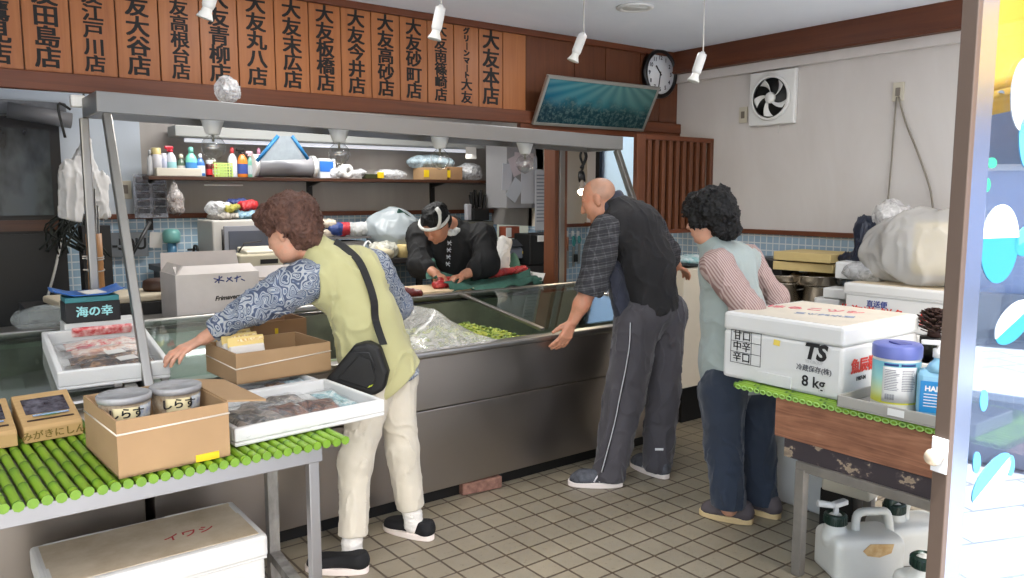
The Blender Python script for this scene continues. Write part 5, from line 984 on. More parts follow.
text('handwriting', 'はらこツシ', .085, Ft(.05, .06), pk, tp, .0004, .0012); text('handwriting', '三ツ矢水産', .05, Ft(-.07, -.06), mat('pale_blue_print', (.58, .62, .70), .7), tp, .0004, .001)
# shallow tray with wipes canister and pump bottle
o = empty('shallow_tray', (2.93, 1.36, FZ), 'shallow grey plastic tray beside the big foam box', 'tray'); g_ = mat('tray_grey', (.62, .61, .58), .5); m = MB(); tw, tl_, th_ = .30, .50, .045
m.bb((-tw/2, -tl_/2, 0), (tw/2, tl_/2, .006)); m.bb((-tw/2, -tl_/2, .006), (-tw/2+.008, tl_/2, th_)); m.bb((tw/2-.008, -tl_/2, .006), (tw/2, tl_/2, th_)); m.bb((-tw/2, -tl_/2, .006), (tw/2, -tl_/2+.008, th_)); m.bb((-tw/2, tl_/2-.008, .006), (tw/2, tl_/2, th_)); m.build('tray_body', g_, o, .003)
MB().box((-tw/2-.001, .02, .025), (.002, .06, .025)).build('paper_label', M_WHITEP, o)
c = at(892, 400, y=1.45); o = empty('wipes_canister', (2.925, 1.46, FZ+.007), 'white wipes canister with violet-blue lid and yellow-green label', 'canister')
MB().lathe([(0, 0), (.080, 0), (.083, .006), (.083, .195), (.078, .205), (0, .205)], (0, 0, 0), 40).build('can_body', mat('canister_white', (.84, .84, .80), .4), o)
MB().lathe([(.086, .196), (.087, .20), (.087, .238), (.082, .246), (.05, .247), (0, .243), (0, .20)], (0, 0, 0), 40).build('lid', mat('violet_lid', (.40, .44, .70), .4), o)
MB().box((.0, -.01, .247), (.05, .07, .006), (0, 0, -.5), bev=.002).build('lid_flap', mat('violet_lid_dark', (.30, .33, .58), .4), o)
lg = NT('gradient_label'); s_ = lg.sep(lg.coord('Generated')); lg.link(lg.ramp(s_[2], [(0, (.80, .80, .25)), (.1, (.78, .80, .35)), (.25, (.80, .85, .62)), (.6, (.62, .84, .82)), (1, (.45, .72, .80))]), lg.b.inputs['Base Color']); lg.b.inputs['Roughness'].default_value = .4
MB().lathe([(.0838, .028), (.0838, .185)], (0, 0, 0), 40).build('label', lg.m, o)
va = math.atan2(-1.46, -2.925)
def arc(r_, a0, a1, z0, z1): return lambda u, v: (r_*math.cos(va+a0+(a1-a0)*u), r_*math.sin(va+a0+(a1-a0)*u), z0+(z1-z0)*v)
MB().sheet(arc(.0850, -.55, .95, .035, .168), 16, 3, .0006).build('white_panel', mat('panel_white', (.84, .84, .83), .5), o)
m = MB(); rr = random.Random(2)
for r0, r1 in ((-.45, .15), (.25, .85)):
    for k in range(13): m.sheet(arc(.0856, r0, r1-rr.random()*.15, .155-.0062*k, .1572-.0062*k), 6, 1, .0004)
for k in range(11): m.sheet(arc(.0856, -.40+.035*k, -.40+.035*k+(.012 if k % 3 else .02), .045, .066), 2, 1, .0004)
m.build('fine_print', mat('fine_print', (.42, .43, .47), .6), o)
m = MB(); m.sheet(arc(.0858, -.50, .10, .172, .181), 8, 1, .0005); m.sheet(arc(.0858, .2, .85, .172, .181), 8, 1, .0005); m.build('blue_heading', mat('heading_blue', (.12, .25, .48), .5), o)
o = empty('pump_bottle', (2.93, 1.31, FZ+.007), 'clear pump bottle with bright blue label beside the canister', 'bottle')
MB().box((0, 0, .085), (.085, .13, .17), (0, 0, .40), bev=.02).build('bottle_body', mat('clear_blue_plastic', (.52, .72, .82), .15), o)
MB().lathe([(0, .165), (.045, .165), (.03, .192), (.017, .205), (.017, .222), (0, .222)], (0, 0, 0), 20).build('shoulder', mat('clear_blue_plastic', (.52, .72, .82), .15), o)
MB().lathe([(0, .215), (.021, .215), (.021, .245), (.008, .25), (.008, .262), (0, .262)], (0, 0, 0), 20).build('pump_collar', M_WHITEP, o); MB().box((-.01, .02, .268), (.022, .075, .016), (0, 0, .5), bev=.004).build('pump_head', M_WHITEP, o)
Rb = Matrix.Rotation(.40, 3, 'Z'); 
m = MB(); m.box(Rb@V((-.0435, 0, .075)), (.002, .105, .115), (0, 0, .40)); lb = m.build('label', mat('label_blue', (.10, .50, .74), .4), o)
M4 = frame(Rb@V((-.0452, .0, .105)), Rb@V((0, -1, 0)), (0, 0, 1)); text('lettering', 'HAND', .026, M4, M_WHITEP, o, .0004, .001)
m = MB(); 
for k in range(5): m.box(Rb@V((-.0452, .01, .085-.011*k)), (.001, .06, .003), (0, 0, .40))
m.build('label_lines', M_WHITEP, o)
# pine cone on a black pot
o = empty('pine_cone', at(934, 334, d=3.42), 'dark brown open pine cone beside the door frame', 'cone'); pcm = mat('pine_cone_brown', (.22, .13, .10), .8, var=.3, vscale=60)
m = MB(); m.tube([(0, 0, -.01), (0, 0, .11)], [.028, .012], 10); m.build('core', pcm, o); m = MB(); rr = random.Random(9)
for k in range(70):
    a = k*2.39996; t_ = k/70; r_ = .060*(math.sin(PI*min(1, .25+.78*t_))); zz = -.005+.115*t_; d_ = V((math.cos(a), math.sin(a), .35+t_*.5)).normalized(); c_ = V((0, 0, zz)); e_ = c_+d_*r_*1.25; s2 = V((-math.sin(a), math.cos(a), 0))
    m.prism([c_-s2*.004, e_-s2*.013, e_+d_*.006, e_+s2*.013, c_+s2*.004], V((0, 0, .005)))
m.build('scales', pcm, o)
cl = o.location; m = MB(); m.lathe([(0, 0), (.045, 0), (.055, .08), (.055, .10), (0, .10)], (cl.x, cl.y, cl.z-.112), 20); o2 = m.build('black_pot', M_BLACK); tag(o2, 'small black pot carrying the pine cone', 'pot')
m = MB(); m.bb((cl.x-.10, cl.y-.10, FZ), (cl.x+.12, cl.y+.10, cl.z-.114)); m.bb((cl.x-.105, cl.y-.105, cl.z-.15), (cl.x+.125, cl.y+.105, cl.z-.114)); tag(m.build('pot_stand', M_FOAM, bevel=.006), 'small foam block behind the pump bottle carrying the black pot', 'block')
# ------------------------------------------------------------------ jerry cans and crates under the stand
M_CAN = mat('milky_plastic', (.83, .83, .80), .35, var=.04); M_CAP = mat('dark_green_cap', (.06, .17, .13), .4)
def jerry(x, y, w, l, h, label, rz, spout=False, orange=False, neck=.85, capx=-.3, big=False):
    o = empty('jerry_can', (x, y, 0), label, 'jerry can', 'jerry cans under the steel stand', rz=rz)
    n = cloth_noise(.004, 5, 3)
    prims = [cap((-w/2+.05, -l/2+.05, .05), (-w/2+.05, -l/2+.05, h-.06), .05, .05)]
    g = dict(prims=[ell((0, 0, h*.5), (w*.62, l*.62, h*.62))], k=.02, clips=[((w/2, 0, 0), (1, 0, 0), .03), ((-w/2, 0, 0), (-1, 0, 0), .03), ((0, l/2, 0), (0, 1, 0), .03), ((0, -l/2, 0), (0, -1, 0), .03), ((0, 0, h-.03), (0, 0, 1), .04), ((0, 0, .0), (0, 0, -1), .01)])
    g['prims'] = [ell((0, 0, h*.5), (w, l, h))]
    g2 = dict(prims=[cap((capx*w, 0, h-.06), (capx*w, 0, h+.012), .055, .036)], k=.02)
    b = solid('can_body', [g, g2], .008, M_CAN, o)
    hx = .14*w
    m = MB(); m.tube(crv([(hx-.10*w*2, 0, h-.045), (hx-.09*w*2, 0, h+.035), (hx+.02, 0, h+.045), (hx+.24*w, 0, h+.035), (hx+.30*w, 0, h-.045)], 5), .017, 10); m.build('handle', M_CAN, o)
    m = MB(); m.lathe([(0, h+.0), (.042, h+.0), (.044, h+.006), (.044, h+.04), (.036, h+.046), (.034, h+.036), (0, h+.034)], (capx*w, 0, 0), 28)
    for k in range(20): a = 2*PI*k/20; m.box((capx*w+.044*math.cos(a), .044*math.sin(a), h+.02), (.006, .006, .032), (0, 0, a))
    c_ = m.build('screw_cap', M_CAP, o)
    if spout: m = MB(); m.tube([(capx*w, 0, h+.03), (capx*w, 0, h+.075), (capx*w-.075, .01, h+.085)], .014, 10); m.box((capx*w+.015, 0, h+.085), (.07, .03, .022), (0, -.1, .3), bev=.005); m.build('spigot', M_WHITEP, o)
    if big: m = MB(); m.box((capx*w, 0, h+.058), (.13, .035, .028), (0, 0, .5), bev=.008); m.build('cap_bar', M_CAP, o)
    if orange:
        m = MB(); m.prism([(-.02, -l/2-.001, h*.52), (-.04, -l/2-.001, h*.62), (-.01, -l/2-.001, h*.76), (.09, -l/2-.001, h*.74), (.08, -l/2-.001, h*.56), (.03, -l/2-.001, h*.48)], (0, -.002, 0)); m.build('orange_label', mat('tan_label', (.76, .60, .38), .7, col2=(.84, .72, .52), vscale=30), o)
    return o
jerry(3.04, 1.63, .30, .20, .205, 'front white jerry can with white spigot and tan label under the stand', -.55, True, True, capx=-.36)
jerry(3.33, 1.57, .30, .20, .20, 'second white jerry can with green bar cap at the back under the stand', -.50, capx=-.24, big=True)
jerry(2.83, 1.225, .24, .18, .235, 'white jerry can with wide dark green cap nearest the door frame', -.5, capx=-.22)
m = MB(); m.bb((3.28, 1.80, 0), (3.44, 1.96, .20)); tag(m.build('black_crate', M_BLACK, bevel=.006), 'black plastic bin behind the jerry cans under the stand', 'bin')
m = MB(); m.box((3.38, 1.84, .285), (.24, .22, .165), (0, 0, .1), bev=.01); tag(m.build('cream_box', mat('cream_plastic', (.80, .77, .70), .5)), 'cream box on the black bin under the stand', 'box')
# white panel boxes behind the woman in pale blue
o, tp = foambox('foam_box', .42, .5, .36, .07, M_FOAM, 'white foam box on the floor behind the woman in pale blue vest', (3.62, 2.20, 0), 0)
o, tp = foambox('foam_box', .42, .5, .30, .07, M_FOAM, 'white foam box stacked second from the floor behind the right stand', (3.62, 2.20, .362), 0)
# ------------------------------------------------------------------ along the right wall
m = MB(); m.bb((4.02, 3.44, .26), (4.85, 4.02, 1.06)); o = tag(m.build('cream_cabinet', mat('cream_enamel', (.80, .76, .68), .4, var=.05, vscale=3), bevel=.006), 'cream low fridge between the man and the right sink', 'fridge'); m = MB(); m.bb((4.10, 3.50, 0), (4.82, 3.98, .26)); m.build('plinth', M_BLACK, o)
m = MB(); m.box((4.20, 3.72, 1.075), (.25, .40, .02), (0, .1, .2), bev=.004); tag(m.build('cloth', mat('dark_teal_cloth', (.14, .18, .19), .8)), 'dark folded cloth on the cream fridge', 'cloth')
o = crumple((4.32, 3.62, 1.10), (.12, .12, .035), 41, .5, 14, 'teal_bag', mat('teal_bag_m', (.35, .58, .58), .5, col2=(.80, .82, .82), vscale=20)); tag(o, 'crumpled teal and white bag on the cream fridge', 'bag')
sk = empty('sink_bench', (4.6, 3.05, 0), 'steel sink bench with pots along the tiled right wall', 'bench'); pw = lambda ob: (setattr(ob, 'parent', sk), setattr(ob, 'matrix_parent_inverse', Matrix.Translation(-V(sk.location))))
pw(MB().bb((4.30, 2.66, .80), (4.88, 3.42, .835)).build('bench_top', M_STEEL, bevel=.004)); 
for x in (4.32, 4.84):
    for y in (2.68, 3.38): pw(MB().bb((x-.018, y-.018, 0), (x+.018, y+.018, .80)).build('leg', M_STEELZ))
def pot(x, y, z, r, h, label, lid=False):
    o = empty('steel_pot', (x, y, z), label, 'pot', 'steel pots on the sink bench'); MB().lathe([(0, 0), (r*.95, 0), (r, .01), (r, h-.005), (r+.012, h), (r+.012, h+.004), (r-.003, h+.002), (r-.005, .012), (0, .008)], (0, 0, 0), 32).build('pot_body', steel('pot_steel', (.70, .66, .60), .2), o)
    for sg in (1, -1): m = MB(); m.tube(crv([(-sg*.03, sg*r, h*.75), (-sg*.03, sg*(r+.03), h*.8), (sg*.03, sg*(r+.03), h*.8), (sg*.03, sg*r, h*.75)], 4), .005, 6); m.build('handle', M_STEELZ, o)
pot(4.50, 3.02, .836, .125, .15, 'tall steel pot at the bottom of the pots on the sink bench'); pot(4.60, 2.80, .836, .13, .14, 'steel pot on the sink bench nearest the foam boxes'); pot(4.51, 3.03, .992, .14, .045, 'shallow steel pan stacked on the tall pot'); pot(4.58, 2.82, .983, .15, .06, 'shallow wide steel pan below the yellow boxes')
m = MB(); m.box((4.63, 3.17, 1.065), (.30, .22, .13), (.1, .06, .2), bev=.012); tag(m.build('black_basin', mat('black_basin', (.13, .13, .14), .3)), 'black plastic basin leaning among the pots', 'basin')
m = MB(); m.bb((4.50, 3.06, .836), (4.82, 3.36, .99)); tag(m.build('steel_bin', M_STEELD, bevel=.01), 'square steel bin behind the pots on the sink bench', 'bin')
yb = mat('yellow_card', (.78, .69, .47), .7, var=.04)
for i, (p0, p1, z, hh, lb) in enumerate((((776, 247), (820, 256), 1.175, .055, 'upper pale yellow flat box on the pots'), ((782, 262), (822, 268), 1.11, .055, 'lower pale yellow flat box on the pots'))):
    o = MB().box((0, 0, 0), (.34, .40, hh), (0, 0, .12-.1*i), bev=.004).build('yellow_box', yb, loc=(4.66-.02*i, 2.90-.02*i, 1.095+.064*i)); tag(o, lb.replace('upper', 'TMP').replace('lower', 'upper').replace('TMP', 'lower') if False else ['lower', 'upper'][i]+' pale yellow flat box lying on the pots', 'box')
# foam boxes and bags near the wall's end
o, tp = foambox('foam_box', .62, .55, .40, .07, M_FOAM, 'lowest white foam box in the wall-side stack behind the wipes canister', (4.52, 2.16, 0), 0)
o, tp = foambox('foam_box', .60, .54, .40, .07, M_FOAM, 'second white foam box from the floor in the wall-side stack', (4.52, 2.16, .404), 0)
o, tp = foambox('foam_box', .60, .62, .245, .06, M_FOAMOLD, 'white foam box with red and blue print carrying the big plastic bag', (4.54, 2.14, .808), 0)
fx = lambda y, z: frame((-.2925, y, z), (0, -1, 0), (0, 0, 1))
text('print', '北海道 鮮魚', .075, fx(.14, .08), mat('red_print_box', (.80, .22, .16), .6), o, .0004, .001); text('print', '直送便', .040, fx(.11, .135), mat('blue_print_box', (.25, .3, .55), .6), o, .0004, .001); text('print', '鮮魚', .075, fx(-.20, .08), mat('red_print_box', (.80, .22, .16), .6), o, .0004, .001)
for i, (x, y, z, s3, lb) in enumerate(((4.42, 2.60, .836, (.20, .16, .10), 'small white foam block beside the printed foam box'), (4.40, 2.56, .94, (.16, .14, .06), 'small grey-white foam piece on the foam block'), (4.55, 2.50, 1.055, (.30, .24, .10), 'grey-white carton under the dark blue bag'))):
    o = MB().box((0, 0, s3[2]/2), s3, (0, 0, .1*i), bev=.008).build('foam_block', M_FOAM, loc=(x, y, z)); tag(o, lb, 'block')
bagm = mat('storage_bag_plastic', (.80, .79, .77), .25, alpha=.60, bump=.2, bscale=10)
o = empty('storage_bag', (4.5, 2.1, 1.055), 'huge translucent plastic bag with yellow contents on the foam box', 'bag')
def bagnoise(X):
    a = vnoise(X, 7, 21); b = vnoise(X*np.array((1, 1, .5))+a[..., None]*.08, 16, 22); return (np.abs(a)*.042+np.abs(b)*.008-.014)
b = solid('bag_film', [dict(prims=[ell((4.52, 2.10, 1.28), (.24, .30, .20)), ell((4.50, 2.30, 1.22), (.2, .18, .16)), ell((4.55, 1.98, 1.33), (.2, .2, .15)), ell((4.52, 2.05, 1.16), (.27, .34, .16))], k=.08, noise=bagnoise, clips=[((0, 0, 1.058), (0, 0, -1), .02)])], .010, bagm, None); b.parent = o; b.matrix_parent_inverse = Matrix.Translation(-V(o.location))
m = MB(); m.box((4.50, 2.02, 1.25), (.24, .28, .30), (.0, .1, .15), bev=.03); y_ = m.build('yellow_carton', mat('yellow_contents', (.86, .76, .42), .6, var=.1)); y_.parent = o; y_.matrix_parent_inverse = Matrix.Translation(-V(o.location))
o = crumple((4.62, 2.38, 1.42), (.10, .10, .09), 43, .5, 9, 'white_bag', film('white_bag_film', .9, (.84, .83, .82))); tag(o, 'white crumpled bag corner at the top left of the huge bag', 'bag')
o = solid('navy_bag', [dict(prims=[cap((4.58, 2.50, 1.20), (4.60, 2.52, 1.34), .09, .085), cap((4.56, 2.56, 1.17), (4.58, 2.66, 1.16), .05, .03)], k=.04, noise=cloth_noise(.018, 10, 44))], .007, mat('navy_polythene', (.12, .15, .22), .4, var=.2)); tag(o, 'dark navy bag stuffed left of the huge translucent bag', 'bag')
o = crumple((4.44, 2.42, 1.10), (.10, .14, .06), 45, .5, 9, 'grey_bag', film('grey_bag_film', .85, (.70, .70, .70))); tag(o, 'grey-white crumpled bag on the foam boxes under the navy bag', 'bag')
# ------------------------------------------------------------------ glass door with stickers
D0 = V((1.545, .676, 0)); vw = V((.916, .40, 0)).normalized(); e = V((.98, -.19, 0)).normalized(); nrm_ = V((e.y, -e.x, 0)); nrm_ = nrm_ if nrm_.dot(vw) < 0 else -nrm_
o = empty('glass_door', D0, 'glass shop door with brown stile, lock knob and fish stickers at the right edge', 'door')
def door(mb, nm, mt, parent=None, bev=0):
    ob = mb.build(nm, mt, bevel=bev); ob.parent = parent or o; ob.matrix_parent_inverse = Matrix.Translation(-D0) if not parent else Matrix(); return ob
def dbox(a, b, c0, c1, z0, z1):   # along e from a to b, out of the pane from c0 to c1
    m = MB(); m.prism([D0+e*a+nrm_*c0+V((0, 0, z0)), D0+e*b+nrm_*c0+V((0, 0, z0)), D0+e*b+nrm_*c1+V((0, 0, z0)), D0+e*a+nrm_*c1+V((0, 0, z0))], (0, 0, z1-z0)); return m
brown = mat('bronze_anodised', (.36, .305, .27), .4, .3); silv = mat('silver_stile', (.62, .66, .74), .18, .85)
door(dbox(0, .014, -.016, .016, -.03, 2.5), 'stile', brown, bev=.002); door(dbox(.014, .066, -.016, .012, -.03, 2.5), 'glazing_bead', silv, bev=.002)
door(dbox(.110, .95, -.02, .02, 2.38, 2.5), 'top_rail', brown); door(dbox(.110, .95, -.02, .02, -.03, .10), 'bottom_rail', brown); door(dbox(.90, .95, -.02, .02, -.03, 2.5), 'stile', brown)
t = NT('reflective_window_film'); lw = t.n.new('ShaderNodeLayerWeight'); f_ = t.math('ADD', t.math('MULTIPLY', t.math('POWER', lw.outputs['Facing'], 3.0), .35), .52)
tr = t.n.new('ShaderNodeBsdfTransparent'); tr.inputs[0].default_value = (.62, .70, .78, 1); gl = t.n.new('ShaderNodeBsdfGlossy'); gl.inputs['Roughness'].default_value = .01; gl.inputs[0].default_value = (.78, .82, .88, 1); mx = t.n.new('ShaderNodeMixShader'); t.link(f_, mx.inputs[0]); t.link(tr.outputs[0], mx.inputs[1]); t.link(gl.outputs[0], mx.inputs[2]); t.link(mx.outputs[0], t.out.inputs[0])
door(dbox(.06, .90, -.003, .003, .10, 2.38), 'pane', t.m)
ri = D0+e*.052
def on_pane(px, py):      # where the sight line meets the pane
    r_ = FW+RT*((px-CX)/F)-UP*((py-CY)/F); t_ = (D0-V((0, 0, H))).dot(nrm_)/r_.dot(nrm_); return V((0, 0, H))+r_*t_
st_w = mat('sticker_white', (.80, .82, .84), .5); st_b = mat('sticker_blue', (.14, .46, .58), .5); st_g = mat('sticker_green', (.16, .56, .42), .5); st_lb = mat('sticker_sky', (.28, .56, .72), .5)
def disc(c, rx, ry, tilt, mt, nm, half=None, cut=0):
    n = 40; pts = []; u_ = e*math.cos(tilt)+V((0, 0, 1))*math.sin(tilt); v_ = -e*math.sin(tilt)+V((0, 0, 1))*math.cos(tilt)
    for i in range(n):
        a = 2*PI*i/n; x, y = rx*math.cos(a), ry*math.sin(a)
        if half == 'top': y = max(y, cut)
        if half == 'bot': y = min(y, cut)
        pts.append(c+u_*x+v_*y+nrm_*.0045)
    m = MB(); m.prism(pts, -nrm_*.001); return door(m, nm, mt)
def fish(px, py, rx, ry, tilt, top, bot, cut=0):
    c = on_pane(px, py); disc(c, rx, ry, tilt, top, 'fish_sticker', 'top', cut); disc(c, rx, ry, tilt, bot, 'fish_sticker', 'bot', cut)
fish(998, 244, .058, .076, 0, st_w, st_b, .012); fish(1012, 322, .062, .036, .5, st_w, st_b, 0); fish(990, 478, .068, .034, .62, st_lb, st_w, 0)
fish(1026, 240, .045, .03, .3, st_lb, st_b); c = on_pane(1024, 95); disc(c, .045, .07, 0, st_w, 'cloud_sticker'); disc(c+V((0, 0, -.09))+e*.01, .02, .05, .2, st_lb, 'cloud_sticker')
for px, py, rx, ry in ((990, 163, .014, .010), (985, 185, .010, .013), (981, 200, .006, .01)): disc(on_pane(px, py), rx, ry, 0, st_g, 'leaf_sticker')
for px, py in ((975, 462), (1009, 465), (982, 400)): disc(on_pane(px, py), .012, .022, .1, st_lb, 'splash_sticker')
# lock on the stile
lk = D0-e*.001; la_ = nrm_; zc = on_pane(940, 455).z
m = MB(); m.prism([lk-la_*.016+V((0, 0, zc-.034)), lk+la_*.016+V((0, 0, zc-.034)), lk+la_*.016+V((0, 0, zc+.034)), lk-la_*.016+V((0, 0, zc+.034))], -e*.005); pl_ = door(m, 'lock_plate', mat('clear_acrylic', (.78, .79, .80), .15), bev=.001)
q_ = V((0, 0, 1)).rotation_difference(-e).to_matrix(); m = MB(); m.lathe([(0, .004), (.010, .004), (.011, .014), (.0155, .020), (.0165, .028), (.012, .036), (0, .038)], lk+la_*.003+V((0, 0, zc)), 24, q_); door(m, 'lock_knob', mat('knob_pearl', (.76, .70, .62), .15, .3), pl_)
# ------------------------------------------------------------------ street outside
pv = NT('sunlit_paving'); b = pv.n.new('ShaderNodeTexBrick'); b.offset = .5; b.inputs['Scale'].default_value = 1; b.inputs['Brick Width'].default_value = .6; b.inputs['Row Height'].default_value = .3; b.inputs['Mortar Size'].default_value = .008; b.inputs['Color1'].default_value = srgb((.56, .58, .61)); b.inputs['Color2'].default_value = srgb((.60, .62, .64)); b.inputs['Mortar'].default_value = srgb((.40, .42, .46)); pv.link(pv.coord('Object'), b.inputs['Vector']); pv.link(b.outputs[0], pv.b.inputs['Base Color']); pv.b.inputs['Roughness'].default_value = .8
m = MB(); m.bb((-14, -14, -.09), (26, .60, -.03)); structure(m.build('ground', pv.m))
n2 = Matrix.Identity(3); rd_ = lambda r_: r_-nrm_*2*r_.dot(nrm_)
def mirrored(px, py, t_=None, z=None):     # a point of the street as it is reflected in the glass
    h_ = on_pane(px, py); r_ = rd_((h_-V((0, 0, H))).normalized())
    if z is not None: t_ = (z-h_.z)/r_.z
    return h_+r_*t_
f0 = rd_(vw); f0.z = 0; f0.normalize(); s0 = V((-f0.y, f0.x, 0)); A0 = math.atan2(f0.y, f0.x)
ctr = mirrored(1000, 195, 8.5)
o = empty('neighbour_building', (ctr.x, ctr.y, -.03), 'pale blue building across the street, seen reflected in the glass door', 'building', rz=A0)
fac = plaster('pale_blue_facade', (.64, .70, .84), (.68, .74, .87))
MB().bb((0, -9, 0), (4, 9, 5.2)).build('facade', fac, o); MB().bb((-.15, -9, 0), (0, 9, .5)).build('plinth', mat('plinth_grey', (.55, .57, .62), .8), o)
wl = Matrix.Rotation(-A0, 3, 'Z')@(mirrored(1009, 133, 8.4)-V((ctr.x, ctr.y, -.03)))
MB().bb((-.05, wl.y-.42, wl.z-.40), (.02, wl.y+.42, wl.z+.40)).build('window_frame', mat('window_white', (.80, .82, .86), .4), o); MB().bb((-.07, wl.y-.35, wl.z-.33), (-.04, wl.y+.35, wl.z+.33)).build('pane', mat('window_dark', (.42, .47, .56), .1), o)
for k in range(2): MB().bb((-.08, wl.y-3-2.2*k-.4, 1.0), (.02, wl.y-3-2.2*k+.4, 1.9)).build('window_frame', mat('window_white', (.80, .82, .86), .4), o)
# yellow banner-like awning at the edge of the street
c_ = mirrored(1000, 92, 4.6); o = empty('yellow_awning', (c_.x, c_.y, c_.z), 'bright yellow canvas awning with steel bars, seen reflected in the glass door', 'awning', rz=A0)
t = NT('yellow_canvas'); t.b.inputs['Base Color'].default_value = srgb((.93, .75, .10)); t.b.inputs['Roughness'].default_value = .7; tl = t.n.new('ShaderNodeBsdfTranslucent'); tl.inputs[0].default_value = srgb((.96, .78, .12)); ad = t.n.new('ShaderNodeMixShader'); ad.inputs[0].default_value = .55; t.link(t.b.outputs[0], ad.inputs[1]); t.link(tl.outputs[0], ad.inputs[2]); t.link(ad.outputs[0], t.out.inputs[0])
def aw(u, v): return V((1.1*u, -2.2+4.4*v, .02+.85*u+.02*math.sin(v*50)))
MB().sheet(aw, 8, 60, .004).build('canvas', t.m, o); MB().sheet(lambda u, v: aw(0, v)+V((0, 0, -.16*u)), 2, 60, .004).build('valance', t.m, o)
st_ = mat('awning_steel', (.70, .71, .73), .4, .4)
for v in (.05, .36, .50, .64, .95): MB().tube([aw(0, v)+V((0, 0, -.03)), aw(1, v+.05)+V((0, 0, -.05))], .022, 8).build('arm', st_, o)
MB().tube([aw(.45, 0)+V((0, 0, -.06)), aw(.45, 1)+V((0, 0, -.06))], .03, 8).build('front_bar', st_, o)
for v in (.02, .98): q_ = aw(.5, v); MB().tube([q_, V((q_.x, q_.y, -.03-c_.z))], .03, 8).build('post', st_, o)
g0 = mirrored(1006, 470, z=-.03); o = empty('planter_box', (g0.x, g0.y, -.03), 'grey box standing on the sunny pavement, seen reflected in the glass door', 'box', rz=A0+.2); MB().box((.35, -.1, .20), (.62, .60, .40), bev=.01).build('box_body', mat('grey_box', (.56, .59, .66), .6), o); MB().box((.35, -.1, .42), (.68, .66, .05), bev=.01).build('box_lid', mat('grey_box_lid', (.66, .69, .75), .6), o)
# ------------------------------------------------------------------ people
def orth(f, u):
    f = V(f).normalized(); u = V(u); u = (u-f*u.dot(f)).normalized(); l = u.cross(f).normalized(); return f, u, l   # l points to the person's left
def head_prims(c, f, u, s=1.0, jaw=1.0):
    f, u, l = orth(f, u); c = V(c); M = Matrix((l, f, u)).transposed()
    q = lambda F_, U_, L_=0: c+(f*F_+u*U_+l*L_)*s
    e = lambda F_, U_, L_, r: ell(q(F_, U_, L_), [x*s for x in r], M)
    p = [e(-.012, .035, 0, (.074, .094, .082)), e(.028, -.02, 0, (.064, .066, .085)), e(.045, -.082, 0, (.046*jaw, .04, .034)),
         e(.02, -.06, .03, (.034*jaw, .045, .045)), e(.02, -.06, -.03, (.034*jaw, .045, .045)),
         e(.058, -.022, .036, (.026, .026, .026)), e(.058, -.022, -.036, (.026, .026, .026))]
    fine = [cap(q(.084, .026), q(.112, -.022), .008*s, .0125*s), e(.098, -.026, .012, (.009, .01, .008)), e(.098, -.026, -.012, (.009, .01, .008)),
            cap(q(.082, .03, .018), q(.07, .032, .052), .009*s, .007*s), cap(q(.082, .03, -.018), q(.07, .032, -.052), .009*s, .007*s),
            cap(q(.092, -.056, .016), q(.092, -.056, -.016), .0065*s, .0065*s), cap(q(.09, -.066, .014), q(.09, -.066, -.014), .007*s, .007*s),
            e(.078, -.094, 0, (.02, .018, .016))]
    ears = []
    for sg in (1, -1):
        ears += [e(-.008, .0, sg*.077, (.009, .02, .032)), e(-.002, -.024, sg*.074, (.008, .011, .013))]
    subs = [e(.093, .006, .031, (.016, .016, .011)), e(.093, .006, -.031, (.016, .016, .011)), cap(q(.101, -.061, .014), q(.101, -.061, -.014), .0022*s, .0022*s),
            e(.004, -.002, .088, (.006, .008, .014)), e(.004, -.002, -.088, (.006, .008, .014))]
    return p, fine+ears, subs, q
def hand_prims(w, d, n, t, s=1.0, curl=(.25, .35, .3), spread=.12, thumb=.5, fing=None):
    w = V(w); d = V(d).normalized(); n = V(n); n = (n-d*n.dot(d)).normalized(); t0 = V(t); t = d.cross(n); t = t if t.dot(t0) > 0 else -t
    P = []
    Ls = [(.026, .088, (.040, .024, .020)), (.009, .092, (.044, .027, .021)), (-.009, .088, (.041, .025, .020)), (-.025, .079, (.032, .019, .018))]
    for i, (o, kd, seg) in enumerate(Ls):
        kn = w+(t*o+d*kd)*s
        P.append(cap(w+(t*o*.55+d*.012)*s, kn, .0125*s, .0108*s))
        cu = fing[i] if fing else curl
        ang = 0; dirv = (d+t*(o/.026)*spread).normalized(); p = kn; r = .0092 if i < 3 else .0078
        for j, L in enumerate(seg):
            ang += cu[j]; v = dirv*math.cos(ang)+n*math.sin(ang); e = p+v*L*s
            P.append(cap(p, e, (r-.0006*j)*s, (r-.0006*(j+1))*s)); p = e
    b0 = w+(t*.016+d*.02+n*.004)*s; b1 = w+(t*.040+d*.050+n*.014)*s
    v = (d*.8+t*(.55-.5*thumb)+n*thumb*.6).normalized(); b2 = b1+v*.030*s; b3 = b2+(v+n*.25-t*.15).normalized()*.026*s
    P += [cap(b0, b1, .014*s, .0115*s), cap(b1, b2, .0108*s, .0095*s), cap(b2, b3, .0095*s, .0078*s)]
    return P
def skin_mat(name, col, ref):
    t = NT(name); co = t.coord('Object'); n = t.noise(co, 22, 4, .6)
    t.link(t.ramp(n, [(.3, tuple(x*.9 for x in col)), (.55, col), (.75, (min(1, col[0]*1.04), col[1]*.93, col[2]*.9))]), t.b.inputs['Base Color'])
    t.b.inputs['Roughness'].default_value = .52; t.b.inputs['Subsurface Weight'].default_value = .06
    t.b.inputs['Subsurface Radius'].default_value = (.01, .004, .002)
    t.bump(t.noise(t.coord('Object'), 120, 3), .12, .003); return t.m
